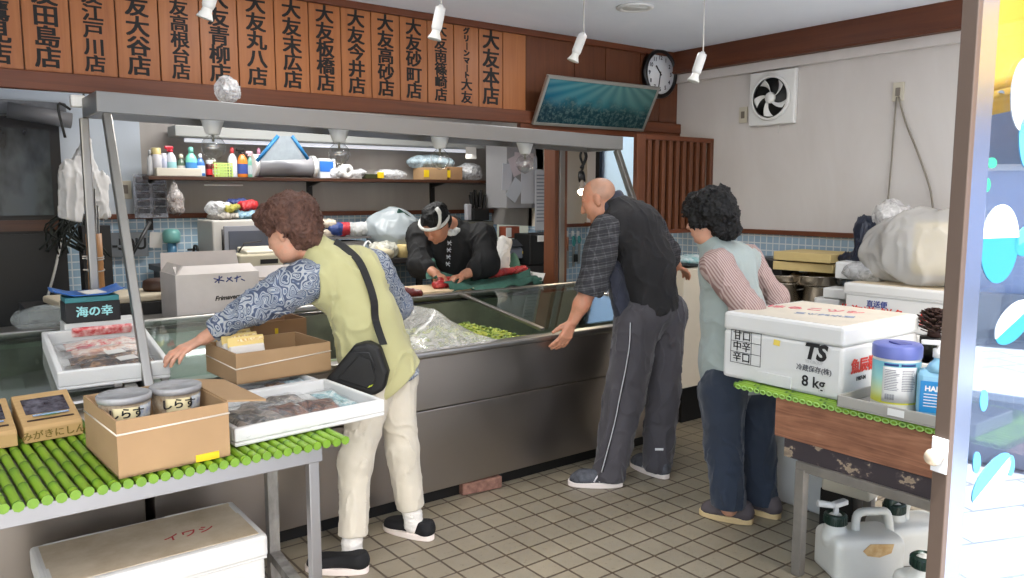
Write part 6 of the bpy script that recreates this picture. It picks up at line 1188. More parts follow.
def fold_mat(name, col, rough=.85, weave=420, bump=.25, var=.12, sheen=.2):
    t = NT(name); co = t.coord('Object')
    c = srgb(col)
    n = t.noise(co, 5, 3)
    t.link(t.mix(n, tuple(x for x in (col if not isinstance(col, str) else [int(col[i:i+2], 16)/255 for i in (1, 3, 5)])), tuple(min(1, x*(1+var)) for x in (col if not isinstance(col, str) else [int(col[i:i+2], 16)/255 for i in (1, 3, 5)]))), t.b.inputs['Base Color'])
    t.b.inputs['Roughness'].default_value = rough; t.b.inputs['Sheen Weight'].default_value = sheen
    h = t.math('ADD', t.noise(co, weave, 2), t.math('MULTIPLY', t.noise(co, 28, 3), 1.2)); t.bump(h, bump, .004); return t.m
SKIN = skin_mat('skin_pale', (.80, .60, .50), 0); SKIN2 = skin_mat('skin_tan', (.74, .52, .41), 0)
M_EYE = mat('eye_dark', (.08, .06, .05), .2); M_WHITE = mat('eye_white', (.85, .83, .8), .3)
def eyes(q, s, parent, look=(0, 0)):
    for sg in (1, -1):
        MB().lathe([(0, -.0105*s), (.007*s, -.008*s), (.0105*s, 0), (.007*s, .008*s), (0, .0105*s)], q(.077, .006, sg*.031), 12).build('eye', M_WHITE, parent)
def hair_noise(amp, f, seed):
    def fn(X):
        a = vnoise(X, f, seed); b = vnoise(X+a[..., None]*.02, f*2.6, seed+2); c = vnoise(X, f*6, seed+4)
        return -amp*(a*.75+np.abs(b)*.7+c*.3)
    return fn
def hair_mat(name, c1, c2):
    t = NT(name); co = t.coord('Object', (1, 1, 1)); n = t.noise(co, 14, 4, .6, 1.5)
    st = t.noise(t.coord('Object', (160, 160, 30)), 1, 4, .7, 3); 
    f = t.math('ADD', t.math('MULTIPLY', n, .5), t.math('MULTIPLY', st, .55))
    t.link(t.ramp(f, [(.35, c1), (.7, c2)]), t.b.inputs['Base Color']); t.b.inputs['Roughness'].default_value = .55
    t.b.inputs['Specular IOR Level'].default_value = .3; t.bump(st, .5, .006); return t.m
def shoe(pos, yaw, L, up_m, sole_m, parent, kind='slip', W=.095, stripe=None):
    """pos = ground point under the ankle; yaw = heading of the toe"""
    d = V((math.cos(yaw), math.sin(yaw), 0)); l = V((-d.y, d.x, 0)); p = V(pos); z = V((0, 0, 1)); w = W/2
    q = lambda a, b, c: p+d*a+l*b+z*c
    h0, t0 = -L*.27, L*.73
    prim = [cap(q(h0+w*.8, 0, .05), q(t0-w*1.5, 0, .04), w*.78, w*.86), cap(q(t0-w*1.7, 0, .036), q(t0-w*.95, .004, .03), w*.92, w*.8, z, .8), cap(q(h0+w*.85, 0, .05), q(h0+w*.9, 0, .085), w*.76, w*.66)]
    clips = [(q(0, 0, .022), -z, .004)]
    top = .102 if kind != 'slip' else .085
    clips.append((q(-.03, 0, top), (d*.13+z).normalized() if kind == 'slip' else z, .008))
    g = dict(prims=prim, k=.03, clips=clips)
    o = solid('shoe', [g], .005, up_m, parent)
    pts = []
    for i in range(40):
        a = 2*PI*i/40; ca, sa = math.cos(a), math.sin(a)
        x = (h0+t0)/2+ca*L/2; wd = w*(1.0+.12*ca)*(abs(sa)**.72)*(1 if sa > 0 else -1)
        pts.append((x, wd))
    m = MB(); m.prism([q(a, b*1.06, 0.0) for a, b in pts], z*.028)
    s = m.build('sole', sole_m, o, .004)
    if stripe:
        m = MB()
        for sg in (1, -1):
            for k_ in range(3):
                a0 = .02+.028*k_
                m.tube([q(a0, sg*(w*.9), .034), q(a0-.012, sg*(w*.86), .055), q(a0-.03, sg*w*.62, .078)], .004, 6)
        m.build('stripes', stripe, o)
        m = MB()
        for k_ in range(4): m.tube([q(.05+.022*k_, -.022, .083-.007*k_), q(.055+.022*k_, 0, .091-.008*k_), q(.05+.022*k_, .022, .083-.007*k_)], .0035, 6)
        m.build('laces', stripe, o)
    return o
ILEFT = -RT                                   # level, to the left of the photograph
# ---------- woman in a yellow-green vest, reaching over the table
def woman_green():
    root = empty('person', (1.52, 2.97, 0), 'person with reddish brown hair in yellow-green vest reaching left, black shoulder bag on back', 'person')
    inv = lambda o: (setattr(o, 'parent', root), setattr(o, 'matrix_parent_inverse', Matrix.Translation(-V(root.location))))
    K = []
    hipN, kneeN, ankN = at(372, 384, 3.43), at(355, 462, 3.37), at(352, 548, 3.335)
    hipF, kneeF, ankF = at(396, 378, 3.52), at(402, 448, 3.55), at(414, 523, 3.60)
    pel = at(385, 368, 3.47); mid = at(366, 312, 3.43); chest = at(342, 277, 3.40); neck = at(318, 252, 3.36)
    shL, shR = at(306, 281, 3.29), at(374, 268, 3.5)
    spine = (neck-pel).normalized(); lat = (shR-shL).normalized(); nrm = spine.cross(lat).normalized()
    elL, wrL = at(252, 309, 3.24), at(203, 339, 3.22); elR, wrR = at(398, 306, 3.68), at(378, 328, 3.78)
    hc = at(290, 232, 3.32); f = ILEFT*.86+AW*.30+V((0, 0, -.38)); hp, hf, hs, q = head_prims(hc, f, (-.05, .05, 1), 1.0)
    fingers = at(160, 361, 3.10)-wrL
    hand = hand_prims(wrL, fingers, V((0.0, .10, -1)), ILEFT*.2+AW, 1.0, (.18, .35, .3), .26, .2)
    handr = hand_prims(wrR, (-.2, .8, -.5), (-.3, .3, -1), (-1, 0, 0), .92)
    torso = [cap(pel, mid, .125, .115, nrm, .8), cap(mid, chest, .12, .13, nrm, .8), cap(chest-lat*.07, chest+lat*.09, .095, .095, nrm, .9), cap(shL, shR, .062, .062)]
    legs = chain([hipN, kneeN, ankN], [.085, .055, .036])+chain([hipF, kneeF, ankF], [.085, .055, .036])
    arms = chain([shL, elL, wrL], [.055, .04, .027])+chain([shR, elR, wrR], [.055, .04, .027])
    neckp = chain([chest, neck, hc+V((.02, .0, -.05))], [.06, .052, .05])
    b = solid('body', [dict(prims=torso+legs+arms+neckp+hp, k=.03), dict(prims=hf, k=.012), dict(prims=hand+handr, k=.010)], .0052, SKIN, None)
    # sockets and mouth are cut in a second pass on the head only
    inv(b)
    eyes(q, 1, b)
    # trousers
    G = grow(legs, .0)
    tl = chain([hipN, kneeN, ankN], [.098, .068, .062])
    tf = chain([hipF, kneeF, ankF], [.098, .068, .060])
    hemN = at(352, 536, 3.335); hemF = at(415, 506, 3.60)
    tr = solid('trousers', [dict(prims=tl+[cap(hipN, pel, .095, .10)], k=.03, clips=[(hemN, ankN-kneeN)], noise=cloth_noise(.007, 9, 3, (1, 1, .5))),
                            dict(prims=tf+[cap(hipF, pel, .09, .10)], k=.03, clips=[(hemF, ankF-kneeF)], noise=cloth_noise(.007, 9, 4, (1, 1, .5)))], .006, fold_mat('cream_trousers', (.74, .715, .66), .85, 500, .2), None); inv(tr)
    sk = mat('grey_sock', (.86, .85, .83), .9, bump=.6, bscale=200)
    for k_, a, s_ in ((kneeN, ankN, 'N'), (kneeF, ankF, 'F')):
        dn = (a-k_).normalized(); o = solid('sock', [dict(prims=[cap(a-dn*.09, V((a.x, a.y, .06)), .043, .045)], k=.01, noise=cloth_noise(.004, 30, 2, (.3, .3, 1.5)))], .005, sk, None); inv(o)
    um = mat('black_canvas_shoe', (.035, .04, .06), .8, bump=.3, bscale=200); so = mat('shoe_sole_white', (.88, .84, .82), .6)
    for a, hd, tp in ((ankN, (366, 572), (310, 569)), (ankF, (431, 540), (388, 528))):
        h_ = at(*hd, z=0); t_ = at(*tp, z=0); dd = t_-h_; L = dd.length+.03
        o = shoe(h_+dd.normalized()*(L*.27-.012), math.atan2(dd.y, dd.x), L, um, so, None); inv(o)
    # shirt: sleeves and tail
    pm = NT('paisley_cotton'); co = pm.coord('Object', (1, 1, 1)); wv = pm.n.new('ShaderNodeTexVoronoi'); wv.inputs['Scale'].default_value = 30; wv.feature = 'SMOOTH_F1'
    ds = pm.n.new('ShaderNodeTexNoise'); ds.inputs['Scale'].default_value = 10; pm.link(co, ds.inputs['Vector'])
    ad = pm.n.new('ShaderNodeVectorMath'); ad.operation = 'MULTIPLY_ADD'; ad.inputs[1].default_value = (.06,)*3; pm.link(ds.outputs['Color'], ad.inputs[0]); pm.link(co, ad.inputs[2]); pm.link(ad.outputs[0], wv.inputs['Vector'])
    sw = pm.math('SINE', pm.math('MULTIPLY', wv.outputs['Distance'], 30))
    big = pm.noise(co, 9, 2)
    k_ = pm.math('ADD', pm.math('MULTIPLY', sw, .3), pm.math('MULTIPLY', big, 1.0))
    pm.link(pm.ramp(k_, [(.28, (.27, .31, .40)), (.40, (.40, .46, .56)), (.50, (.70, .70, .69)), (.68, (.62, .64, .66)), (.80, (.36, .41, .50))]), pm.b.inputs['Base Color']); pm.b.inputs['Roughness'].default_value = .8
    sl = chain([shL+spine*-.0, (shL+elL)/2, elL, at(213, 330, 3.215)], [.088, .080, .060, .042])
    sr = chain([shR, elR, at(385, 322, 3.76)], [.085, .062, .045])
    cuff = at(211, 331, 3.215)
    sh = solid('shirt', [dict(prims=sl, k=.03, clips=[(cuff, cuff-elL)], noise=cloth_noise(.011, 9, 5, (1, 1, 1))),
                         dict(prims=sr+grow(torso, .004)+[cap(pel, pel-spine*.10+V((.0, 0, 0)), .135, .14, nrm, .8)], k=.03, noise=cloth_noise(.008, 9, 6), clips=[(at(398, 384, 3.45), -spine+V((0, 0, -.3)))])], .006, pm.m, None); inv(sh)
    # vest
    vt = [cap(pel-spine*.055+lat*.0, pel+spine*.1, .150, .142, nrm, .82), cap(pel+spine*.1, mid, .142, .138, nrm, .85), cap(mid, chest, .138, .135, nrm, .85), cap(chest-lat*.085, chest+lat*.10, .105, .112, nrm, .95), cap(shL+lat*.055-spine*.0, shR-lat*.02, .075, .075), cap(chest, neck+spine*.012, .085, .064)]
    vm = fold_mat('yellow_green_vest', (.67, .655, .475), .8, 500, .25, .06)
    ve = solid('vest', [dict(prims=vt, k=.05, subs=[cap(shL-lat*.05-spine*.02, elL, .098, .085), cap(shR+lat*.035, elR, .085, .08)], sk=.012, noise=cloth_noise(.010, 7, 8, (1, 1, .6)),
                             clips=[(at(405, 378, 3.45), -spine+lat*.25, .004), (neck+spine*.055, spine)])], .006, vm, None); inv(ve)
    # hair
    hm = hair_mat('reddish_brown_hair', (.17, .10, .08), (.44, .31, .26))
    ff, uu, ll = orth(f, (-.05, .05, 1)); M = Matrix((ll, ff, uu)).transposed()
    ha = [ell(q(-.025, .055), (.112, .125, .105), M), ell(q(-.055, -.015), (.088, .075, .085), M), ell(q(.055, .085), (.075, .06, .05), M)]
    sub = [ell(q(.115, -.045), (.072, .095, .115), M), ell(q(.012, -.030, .100), (.048, .055, .058), M), ell(q(.04, -.05, .075), (.055, .06, .065), M), ell(q(.03, -.045, -.075), (.058, .062, .065), M)]
    hr = solid('hair', [dict(prims=ha, k=.03, subs=sub, sk=.015, noise=hair_noise(.015, 26, 3))], .0045, hm, None); inv(hr)
    # bag hanging at the hip from a strap over the back
    bm_ = mat('black_nylon_bag', (.022, .023, .026), .62, bump=.25, bscale=260)
    bvh = BVHTree.FromPolygons([v.co for v in ve.data.vertices], [p.vertices for p in ve.data.polygons])
    cam_side = -nrm if nrm.dot(AW) > 0 else nrm
    def snap(p, off):
        h_ = bvh.ray_cast(p+cam_side*.6, -cam_side); 
        return (h_[0]+cam_side*off) if h_[0] is not None else p
    bag = empty('shoulder_bag'); bag.parent = root; bag.matrix_parent_inverse = Matrix.Translation(-V(root.location))
    c = snap(at(356, 366, 3.3), .052); bx = (RT*.92+V((0, 0, -.18))).normalized(); bz = V((0, 0, 1))+RT*.2; bz = (bz-bx*bz.dot(bx)).normalized(); by = bz.cross(bx)
    def bp(x, y, z): return c+bx*x+by*y+bz*z
    out = [(-.125, -.085), (.085, -.108), (.125, -.075), (.128, .0), (.075, .098), (.02, .112), (-.03, .085)]
    m = MB(); m.prism([bp(x, -.042, z) for x, z in out], by*.08); o = m.build('bag_body', bm_, bag, .018, seg=3)
    ol = [(-.07, -.06), (.07, -.078), (.085, -.03), (.05, .045), (.0, .055)]
    for s_, nm in ((1, 'front_pocket'),):
        m = MB(); yy = -.054 if (bp(0, -.05, 0)-c).dot(cam_side) > 0 else .044
        m.prism([bp(x, yy, z) for x, z in ol], by*.012); o2 = m.build(nm, bm_, bag, .005)
    yt = -.057 if yy < 0 else .057
    m = MB(); m.prism([bp(x, yt, z) for x, z in [(.058, -.072), (.074, -.062), (.080, -.052), (.064, -.062)]], by*.004); m.build('logo_tag', mat('lime_tag', (.7, .75, .2), .6), bag)
    m = MB(); m.tube([bp(-.02, yt, .065), bp(.04, yt, .075), bp(.08, yt, .01)], .0025, 6); m.build('zip', mat('zip_grey', (.18, .18, .19), .4), bag)
    sp = [at(x, y, 3.36) for x, y in [(332, 243), (343, 249), (354, 262), (362, 281), (366, 303), (368, 322)]]
    ps = [snap(p, .006) for p in sp]+[bp(.085, 0, .105)]
    ps = crv(ps, 4); wv_ = RT*.019
    m = MB(); n0 = []
    for a, b_ in zip(ps, ps[1:]):
        t_ = (b_-a).normalized(); w = t_.cross(cam_side).normalized()*.017
        n0.append((a, w))
    n0.append((ps[-1], w))
    V1 = [m.bm.verts.new(p+w_+cam_side*z_) for p, w_ in n0 for z_ in (0, .004)]; V2 = [m.bm.verts.new(p-w_+cam_side*z_) for p, w_ in n0 for z_ in (0, .004)]
    for i in range(len(n0)-1):
        a0, a1, b0, b1 = V1[2*i], V1[2*i+1], V1[2*i+2], V1[2*i+3]; c0, c1, d0, d1 = V2[2*i], V2[2*i+1], V2[2*i+2], V2[2*i+3]
        for fc in ((a1, b1, d1, c1), (a0, c0, d0, b0), (a0, b0, b1, a1), (c0, c1, d1, d0)): m.bm.faces.new(fc)
    m.build('strap', bm_, bag)
    return root
woman_green()
# ---------- man in a black vest leaning on the counter
def man_vest():
    root = empty('person', (3.05, 2.95, 0), 'person with shaved head in black vest and grey track pants leaning on the counter', 'person')
    inv = lambda o: (setattr(o, 'parent', root), setattr(o, 'matrix_parent_inverse', Matrix.Translation(-V(root.location))))
    hipN, kneeN, ankN = at(637, 325, 4.36), at(624, 400, 4.33), at(609, 474, 4.27)
    hipF, kneeF, ankF = at(664, 315, 4.47), at(663, 390, 4.46), at(657, 464, 4.40)
    pel = at(652, 312, 4.42); mid = at(646, 262, 4.42); chest = at(632, 228, 4.42); neck = at(613, 207, 4.42)
    shL, shR = at(606, 231, 4.29), at(649, 226, 4.55)
    spine = (neck-pel).normalized(); lat = (shR-shL).normalized(); nrm = spine.cross(lat).normalized()
    elL, wrL = at(592, 284, 4.27), at(573, 321, 4.285); elR, wrR = at(667, 251, 4.85), at(677, 266, 5.02)
    hc = at(599, 200, 4.40); f = ILEFT*.85+AW*.28+V((0, 0, -.42)); u0 = (-.1, .1, 1); hp, hf, hs, q = head_prims(hc, f, u0, 1.0, 1.1)
    hand = hand_prims(wrL, at(561, 347, 4.275)-wrL, V((0, 1, -.15)), ILEFT, 1.10, (.25, .3, .2), .16, -.35, fing=[(.25, .3, .2), (.35, .35, .2), (.38, .35, .2), (.3, .3, .2)])
    handr = hand_prims(wrR, at(684, 270, 5.08)-wrR, (.1, .2, -1), (-.6, .8, 0), 1.0)
    torso = [cap(pel, mid, .145, .15, nrm, .8), cap(mid, chest, .15, .155, nrm, .8), cap(chest-lat*.09, chest+lat*.09, .11, .11, nrm, .9), cap(shL, shR, .07, .07)]
    legs = chain([hipN, kneeN, ankN], [.095, .065, .042])+chain([hipF, kneeF, ankF], [.095, .065, .042])
    arms = chain([shL, elL, (elL*.45+wrL*.55), wrL], [.062, .048, .042, .030])+chain([shR, elR, wrR], [.062, .047, .031])
    neckp = chain([chest, neck, hc+V((.02, 0, -.04))], [.075, .066, .062])
    b = solid('body', [dict(prims=torso+legs+arms+neckp+hp, k=.03), dict(prims=hf, k=.012), dict(prims=hand+handr, k=.010)], .0052, SKIN2, None); inv(b)
    eyes(q, 1, b)
    ff, uu, ll = orth(f, u0); M = Matrix((ll, ff, uu)).transposed()
    st = NT('shaved_scalp'); n_ = st.noise(st.coord('Object'), 30, 4); st.link(st.ramp(n_, [(.3, (.66, .51, .43)), (.7, (.74, .56, .46))]), st.b.inputs['Base Color']); st.b.inputs['Roughness'].default_value = .5; st.bump(st.noise(st.coord('Object'), 500, 2), .3, .002)
    hr = solid('hair', [dict(prims=[ell(q(-.016, .035), (.0745, .0925, .0822), M)], subs=[ell(q(.1, -.0), (.1, .09, .11), M), ell(q(-.0, -.07), (.12, .11, .06), M)], sk=.004)], .004, st.m, None); inv(hr)
    # track pants
    pmm = fold_mat('charcoal_track_pants', (.225, .215, .235), .75, 420, .2, .15)
    tn = chain([hipN, kneeN, ankN+V((0, 0, .0))], [.128, .108, .090]); tf = chain([hipF, kneeF, ankF], [.122, .098, .082])
    dN, dF = V((-.08, .05, -1)), V((0, 0, -1))
    tr = solid('track_pants', [dict(prims=tn+[cap(hipN, pel, .128, .14)], k=.03, clips=[(at(605, 478, 4.27), dN)], noise=cloth_noise(.010, 8, 13, (1, 1, .5))),
                               dict(prims=tf+[cap(hipF, pel, .122, .14)], k=.03, clips=[(at(656, 470, 4.4), dF)], noise=cloth_noise(.010, 8, 14, (1, 1, .5)))], .0065, pmm, None); inv(tr)
    # side piping down the near leg
    bv = BVHTree.FromPolygons([v.co for v in tr.data.vertices], [p.vertices for p in tr.data.polygons]); side = (-AW*.95-RT*.3).normalized()
    def sn(p, off):
        h_ = bv.ray_cast(p+side*.5, -side); return h_[0]+side*off if h_[0] is not None else p
    m = MB(); m2 = MB()
    pl = [at(x, y, 4.25) for x, y in [(631, 322), (630, 345), (626, 370), (621, 395), (616, 420), (610, 445), (604, 468)]]
    m.tube(crv([sn(p, .001) for p in pl], 4), .0085, 6); m2.tube(crv([sn(p, .008) for p in pl], 4), .0035, 6)
    o = m.build('side_stripe', mat('dark_stripe', (.07, .07, .08), .7), tr); m2.build('piping', mat('light_piping', (.72, .72, .74), .6), o)
    um = mat('trainer_mesh', (.30, .31, .34), .7, bump=.4, bscale=150, var=.4, vscale=30); so = mat('shoe_sole_white', (.88, .84, .82), .6); wh = mat('trainer_stripe', (.85, .85, .86), .5)
    for hd, tp in (((622, 486), (564, 484)), ((667, 479), (633, 464))):
        h_ = at(*hd, z=0); t_ = at(*tp, z=0); dd = (t_-h_); dd.length = min(dd.length, .285) ; L = dd.length+.01
        o = shoe(h_+dd.normalized()*(L*.27-.005), math.atan2(dd.y, dd.x), L, um, so, None, 'trainer', .105, wh); inv(o)
    # plaid shirt sleeves, vest, lining
    pl = NT('dark_plaid'); co = pl.coord('Object', (1, 1, 1), (.15, .1, .1)); s3 = pl.sep(co)
    acc = None
    for ax_, fr, ph in ((0, 150, .3), (1, 150, 1.1), (2, 125, 0), (2, 250, .8)):
        w = pl.math('GREATER_THAN', pl.math('SINE', pl.math('ADD', pl.math('MULTIPLY', s3[ax_], fr), ph)), .90 if ax_ < 2 else .88)
        w = pl.math('MULTIPLY', w, .16 if ax_ < 2 else .28); acc = w if acc is None else pl.math('ADD', acc, w)
    acc = pl.math('ADD', acc, pl.math('MULTIPLY', pl.noise(pl.coord('Object'), 60, 3), .16))
    pl.link(pl.ramp(acc, [(.0, (.15, .15, .165)), (.2, (.20, .20, .215)), (.6, (.37, .365, .375))]), pl.b.inputs['Base Color']); pl.b.inputs['Roughness'].default_value = .9
    cuff = at(590, 295, 4.27)
    sl = chain([shL, (shL+elL)/2, elL, elL*.75+wrL*.25], [.088, .086, .080, .078]); sr = chain([shR, elR, elR*.4+wrR*.6], [.088, .072, .055])
    sh = solid('plaid_shirt', [dict(prims=sl, k=.03, clips=[(cuff, V((-.25, .15, -1)))], noise=cloth_noise(.010, 9, 21)), dict(prims=sr+[cap(shL, shR, .085, .085)], k=.03, noise=cloth_noise(.009, 9, 22), clips=[(elR*.35+wrR*.65, wrR-elR)])], .006, pl.m, None); inv(sh)
    vm = fold_mat('black_vest', (.075, .07, .08), .8, 400, .3, .2, .05)
    vt = [cap(pel-spine*.04, mid, .158, .165, nrm, .85), cap(mid, chest, .165, .165, nrm, .85), cap(chest-lat*.085, chest+lat*.095, .125, .125, nrm, .95), cap(shL+lat*.07, shR-lat*.03, .085, .085), cap(chest, neck+spine*.02, .105, .083)]
    ve = solid('vest', [dict(prims=vt, k=.05, subs=[cap(shL-lat*.05+spine*.03, elL, .092, .09), cap(shR+lat*.06, elR, .085, .08)], sk=.012, noise=cloth_noise(.007, 8, 23, (1, 1, .7)), clips=[(pel-spine*.03, -spine, .004), (neck+spine*.04, spine-nrm*.0, .006)])], .006, vm, None); inv(ve)
    fr = nrm if nrm.dot(ILEFT) > 0 else -nrm
    fp = at(622, 300, 4.37)
    li = solid('vest_lining', [dict(prims=[cap(at(612, 268, 4.36), at(622, 312, 4.34), .05, .052, RT, .9), cap(at(620, 280, 4.38), at(628, 322, 4.36), .045, .04)], k=.04, noise=cloth_noise(.012, 9, 24), clips=[(at(622, 325, 4.36), V((.2, 0, -1)))])], .006, fold_mat('navy_lining', (.10, .115, .18), .7), None); inv(li)
    co_ = solid('collar', [dict(prims=[cap(neck-lat*.02-spine*.01, neck+spine*.04+lat*.01, .083, .075)], subs=[cap(neck-spine*.06, hc, .060, .060)], sk=.004, clips=[(neck+spine*.055-fr*.02, spine+fr*.55, .004)])], .005, fold_mat('navy_collar', (.13, .14, .20), .8), None); inv(co_)
    m = MB(); m.box(sn(at(661, 445, 4.4), .002), (.045, .004, .012), (0, 0, -YAW)); m.build('logo_print', wh, tr)
    return root
man_vest()
# ---------- woman in a pale blue vest, seen from behind
def woman_blue():
    root = empty('person', (3.08, 2.3, 0), 'person with black hair in pale blue vest and navy trousers behind the foam box', 'person')
    inv = lambda o: (setattr(o, 'parent', root), setattr(o, 'matrix_parent_inverse', Matrix.Translation(-V(root.location))))
    hipN, kneeN, ankN = at(724, 392, 3.77), at(724, 448, 3.77), at(729, 508, 3.75)
    hipF, kneeF, ankF = at(752, 390, 3.92), at(757, 448, 3.90), at(763, 505, 3.87)
    pel = at(735, 372, 3.85); mid = at(733, 315, 3.85); chest = at(727, 272, 3.85); neck = at(712, 243, 3.84)
    shL, shR = at(717, 267, 3.71), at(746, 260, 4.0)
    spine = (neck-pel).normalized(); lat = (shR-shL).normalized(); nrm = spine.cross(lat).normalized()
    elL, wrL = at(748, 310, 3.62), at(752, 345, 3.82); elR, wrR = at(776, 298, 3.98), at(768, 340, 3.86)
    hc = at(708, 219, 3.82); f = ILEFT*.78+AW*.62+V((0, 0, -.22)); u0 = (-.05, .02, 1); hp, hf, hs, q = head_prims(hc, f, u0, .96)
    hand = hand_prims(wrL, (.05, .02, -1), RT*-.3+AW, RT, .9); handr = hand_prims(wrR, (-.3, -.3, -1), AW, -RT, .9)
    torso = [cap(pel, mid, .12, .12, nrm, .85), cap(mid, chest, .12, .125, nrm, .85), cap(chest-lat*.07, chest+lat*.07, .095, .095, nrm, .9), cap(shL, shR, .058, .058)]
    legs = chain([hipN, kneeN, ankN], [.085, .06, .04])+chain([hipF, kneeF, ankF], [.085, .06, .04])
    arms = chain([shL, elL, wrL], [.05, .042, .027])+chain([shR, elR, wrR], [.05, .042, .027])
    b = solid('body', [dict(prims=torso+legs+arms+chain([chest, neck, hc+V((.01, 0, -.05))], [.06, .05, .05])+hp, k=.03), dict(prims=hf, k=.012), dict(prims=hand+handr, k=.010)], .0055, SKIN, None); inv(b)
    eyes(q, .96, b)
    tn = chain([hipN, kneeN, ankN], [.118, .092, .080]); tf = chain([hipF, kneeF, ankF], [.112, .088, .076])
    tr = solid('trousers', [dict(prims=tn+[cap(hipN, pel, .115, .13)], k=.03, clips=[(at(730, 506, 3.75), (0, 0, -1))], noise=cloth_noise(.009, 8, 33, (1, 1, .5))), dict(prims=tf+[cap(hipF, pel, .112, .13)], k=.03, clips=[(at(764, 503, 3.87), (0, 0, -1))], noise=cloth_noise(.009, 8, 34, (1, 1, .5)))], .0065, fold_mat('navy_trousers', (.105, .145, .205), .8, 420, .25, .2), None); inv(tr)
    um = mat('grey_suede_shoe', (.33, .30, .31), .85, bump=.3, bscale=120); so = mat('beige_sole', (.80, .70, .52), .6)
    for hd, tp in (((752, 524), (697, 512)), ((779, 519), (742, 506))):
        h_ = at(*hd, z=0); t_ = at(*tp, z=0); dd = t_-h_; dd.length = min(.25, dd.length); L = dd.length+.01
        o = shoe(h_+dd.normalized()*(L*.27-.005), math.atan2(dd.y, dd.x), L, um, so, None, 'low', .10); inv(o)
    sm_ = NT('pink_striped_cotton'); s3 = sm_.sep(sm_.coord('Object', (1, 1, 1), (0, .5, .35)))
    w = sm_.math('SINE', sm_.math('MULTIPLY', s3[0], 600)); sm_.link(sm_.ramp(sm_.math('ADD', sm_.math('MULTIPLY', w, .5), .5), [(.35, (.54, .43, .41)), (.6, (.69, .61, .585))]), sm_.b.inputs['Base Color']); sm_.b.inputs['Roughness'].default_value = .85
    sl = chain([shL, elL, wrL], [.078, .066, .045]); sr = chain([shR, elR, wrR], [.074, .062, .045])
    sh = solid('striped_shirt', [dict(prims=sl+sr+[cap(shL, shR, .07, .07)], k=.03, noise=cloth_noise(.008, 9, 41), clips=[(wrL+V((0, 0, .0)), (0, 0, -1))])], .006, sm_.m, None); inv(sh)
    vm = fold_mat('pale_blue_vest', (.565, .605, .59), .85, 450, .25, .08)
    vt = [cap(pel-spine*.10, pel+spine*.05, .160, .152, nrm, 1.0), cap(pel+spine*.05, mid, .152, .148, nrm, 1.0), cap(mid, chest, .148, .14, nrm, 1.0), cap(chest-lat*.07, chest+lat*.07, .108, .108, nrm, .95), cap(shL+lat*.045, shR-lat*.02, .075, .075), cap(chest, neck+spine*.01, .085, .065)]
    ve = solid('vest', [dict(prims=vt, k=.05, subs=[cap(shL-lat*.05+spine*.0, elL-lat*.03, .082, .088), cap(shR+lat*.05, elR+lat*.03, .08, .08)], sk=.010, noise=cloth_noise(.008, 7, 43, (1, 1, .6)), clips=[(at(735, 390, 3.8), (0, 0, -1), .004), (neck+spine*.045, spine)])], .006, vm, None); inv(ve)
    hm = hair_mat('black_permed_hair', (.012, .012, .014), (.075, .068, .068))
    ff, uu, ll = orth(f, u0); M = Matrix((ll, ff, uu)).transposed()
    ha = [ell(q(-.03, .05), (.105, .115, .10), M), ell(q(-.07, -.02), (.09, .075, .09), M), ell(q(.05, .07), (.08, .06, .06), M), ell(q(-.10, -.07), (.05, .04, .04), M), ell(q(.0, .0, .06), (.045, .05, .06), M)]
    sub = [ell(q(.115, -.05), (.075, .085, .115), M), ell(q(.035, -.09, .06), (.062, .062, .065), M), ell(q(.035, -.09, -.06), (.062, .062, .065), M)]
    hr = solid('hair', [dict(prims=ha, k=.03, subs=sub, sk=.015, noise=hair_noise(.020, 24, 9))], .0045, hm, None); inv(hr)
    return root
woman_blue()
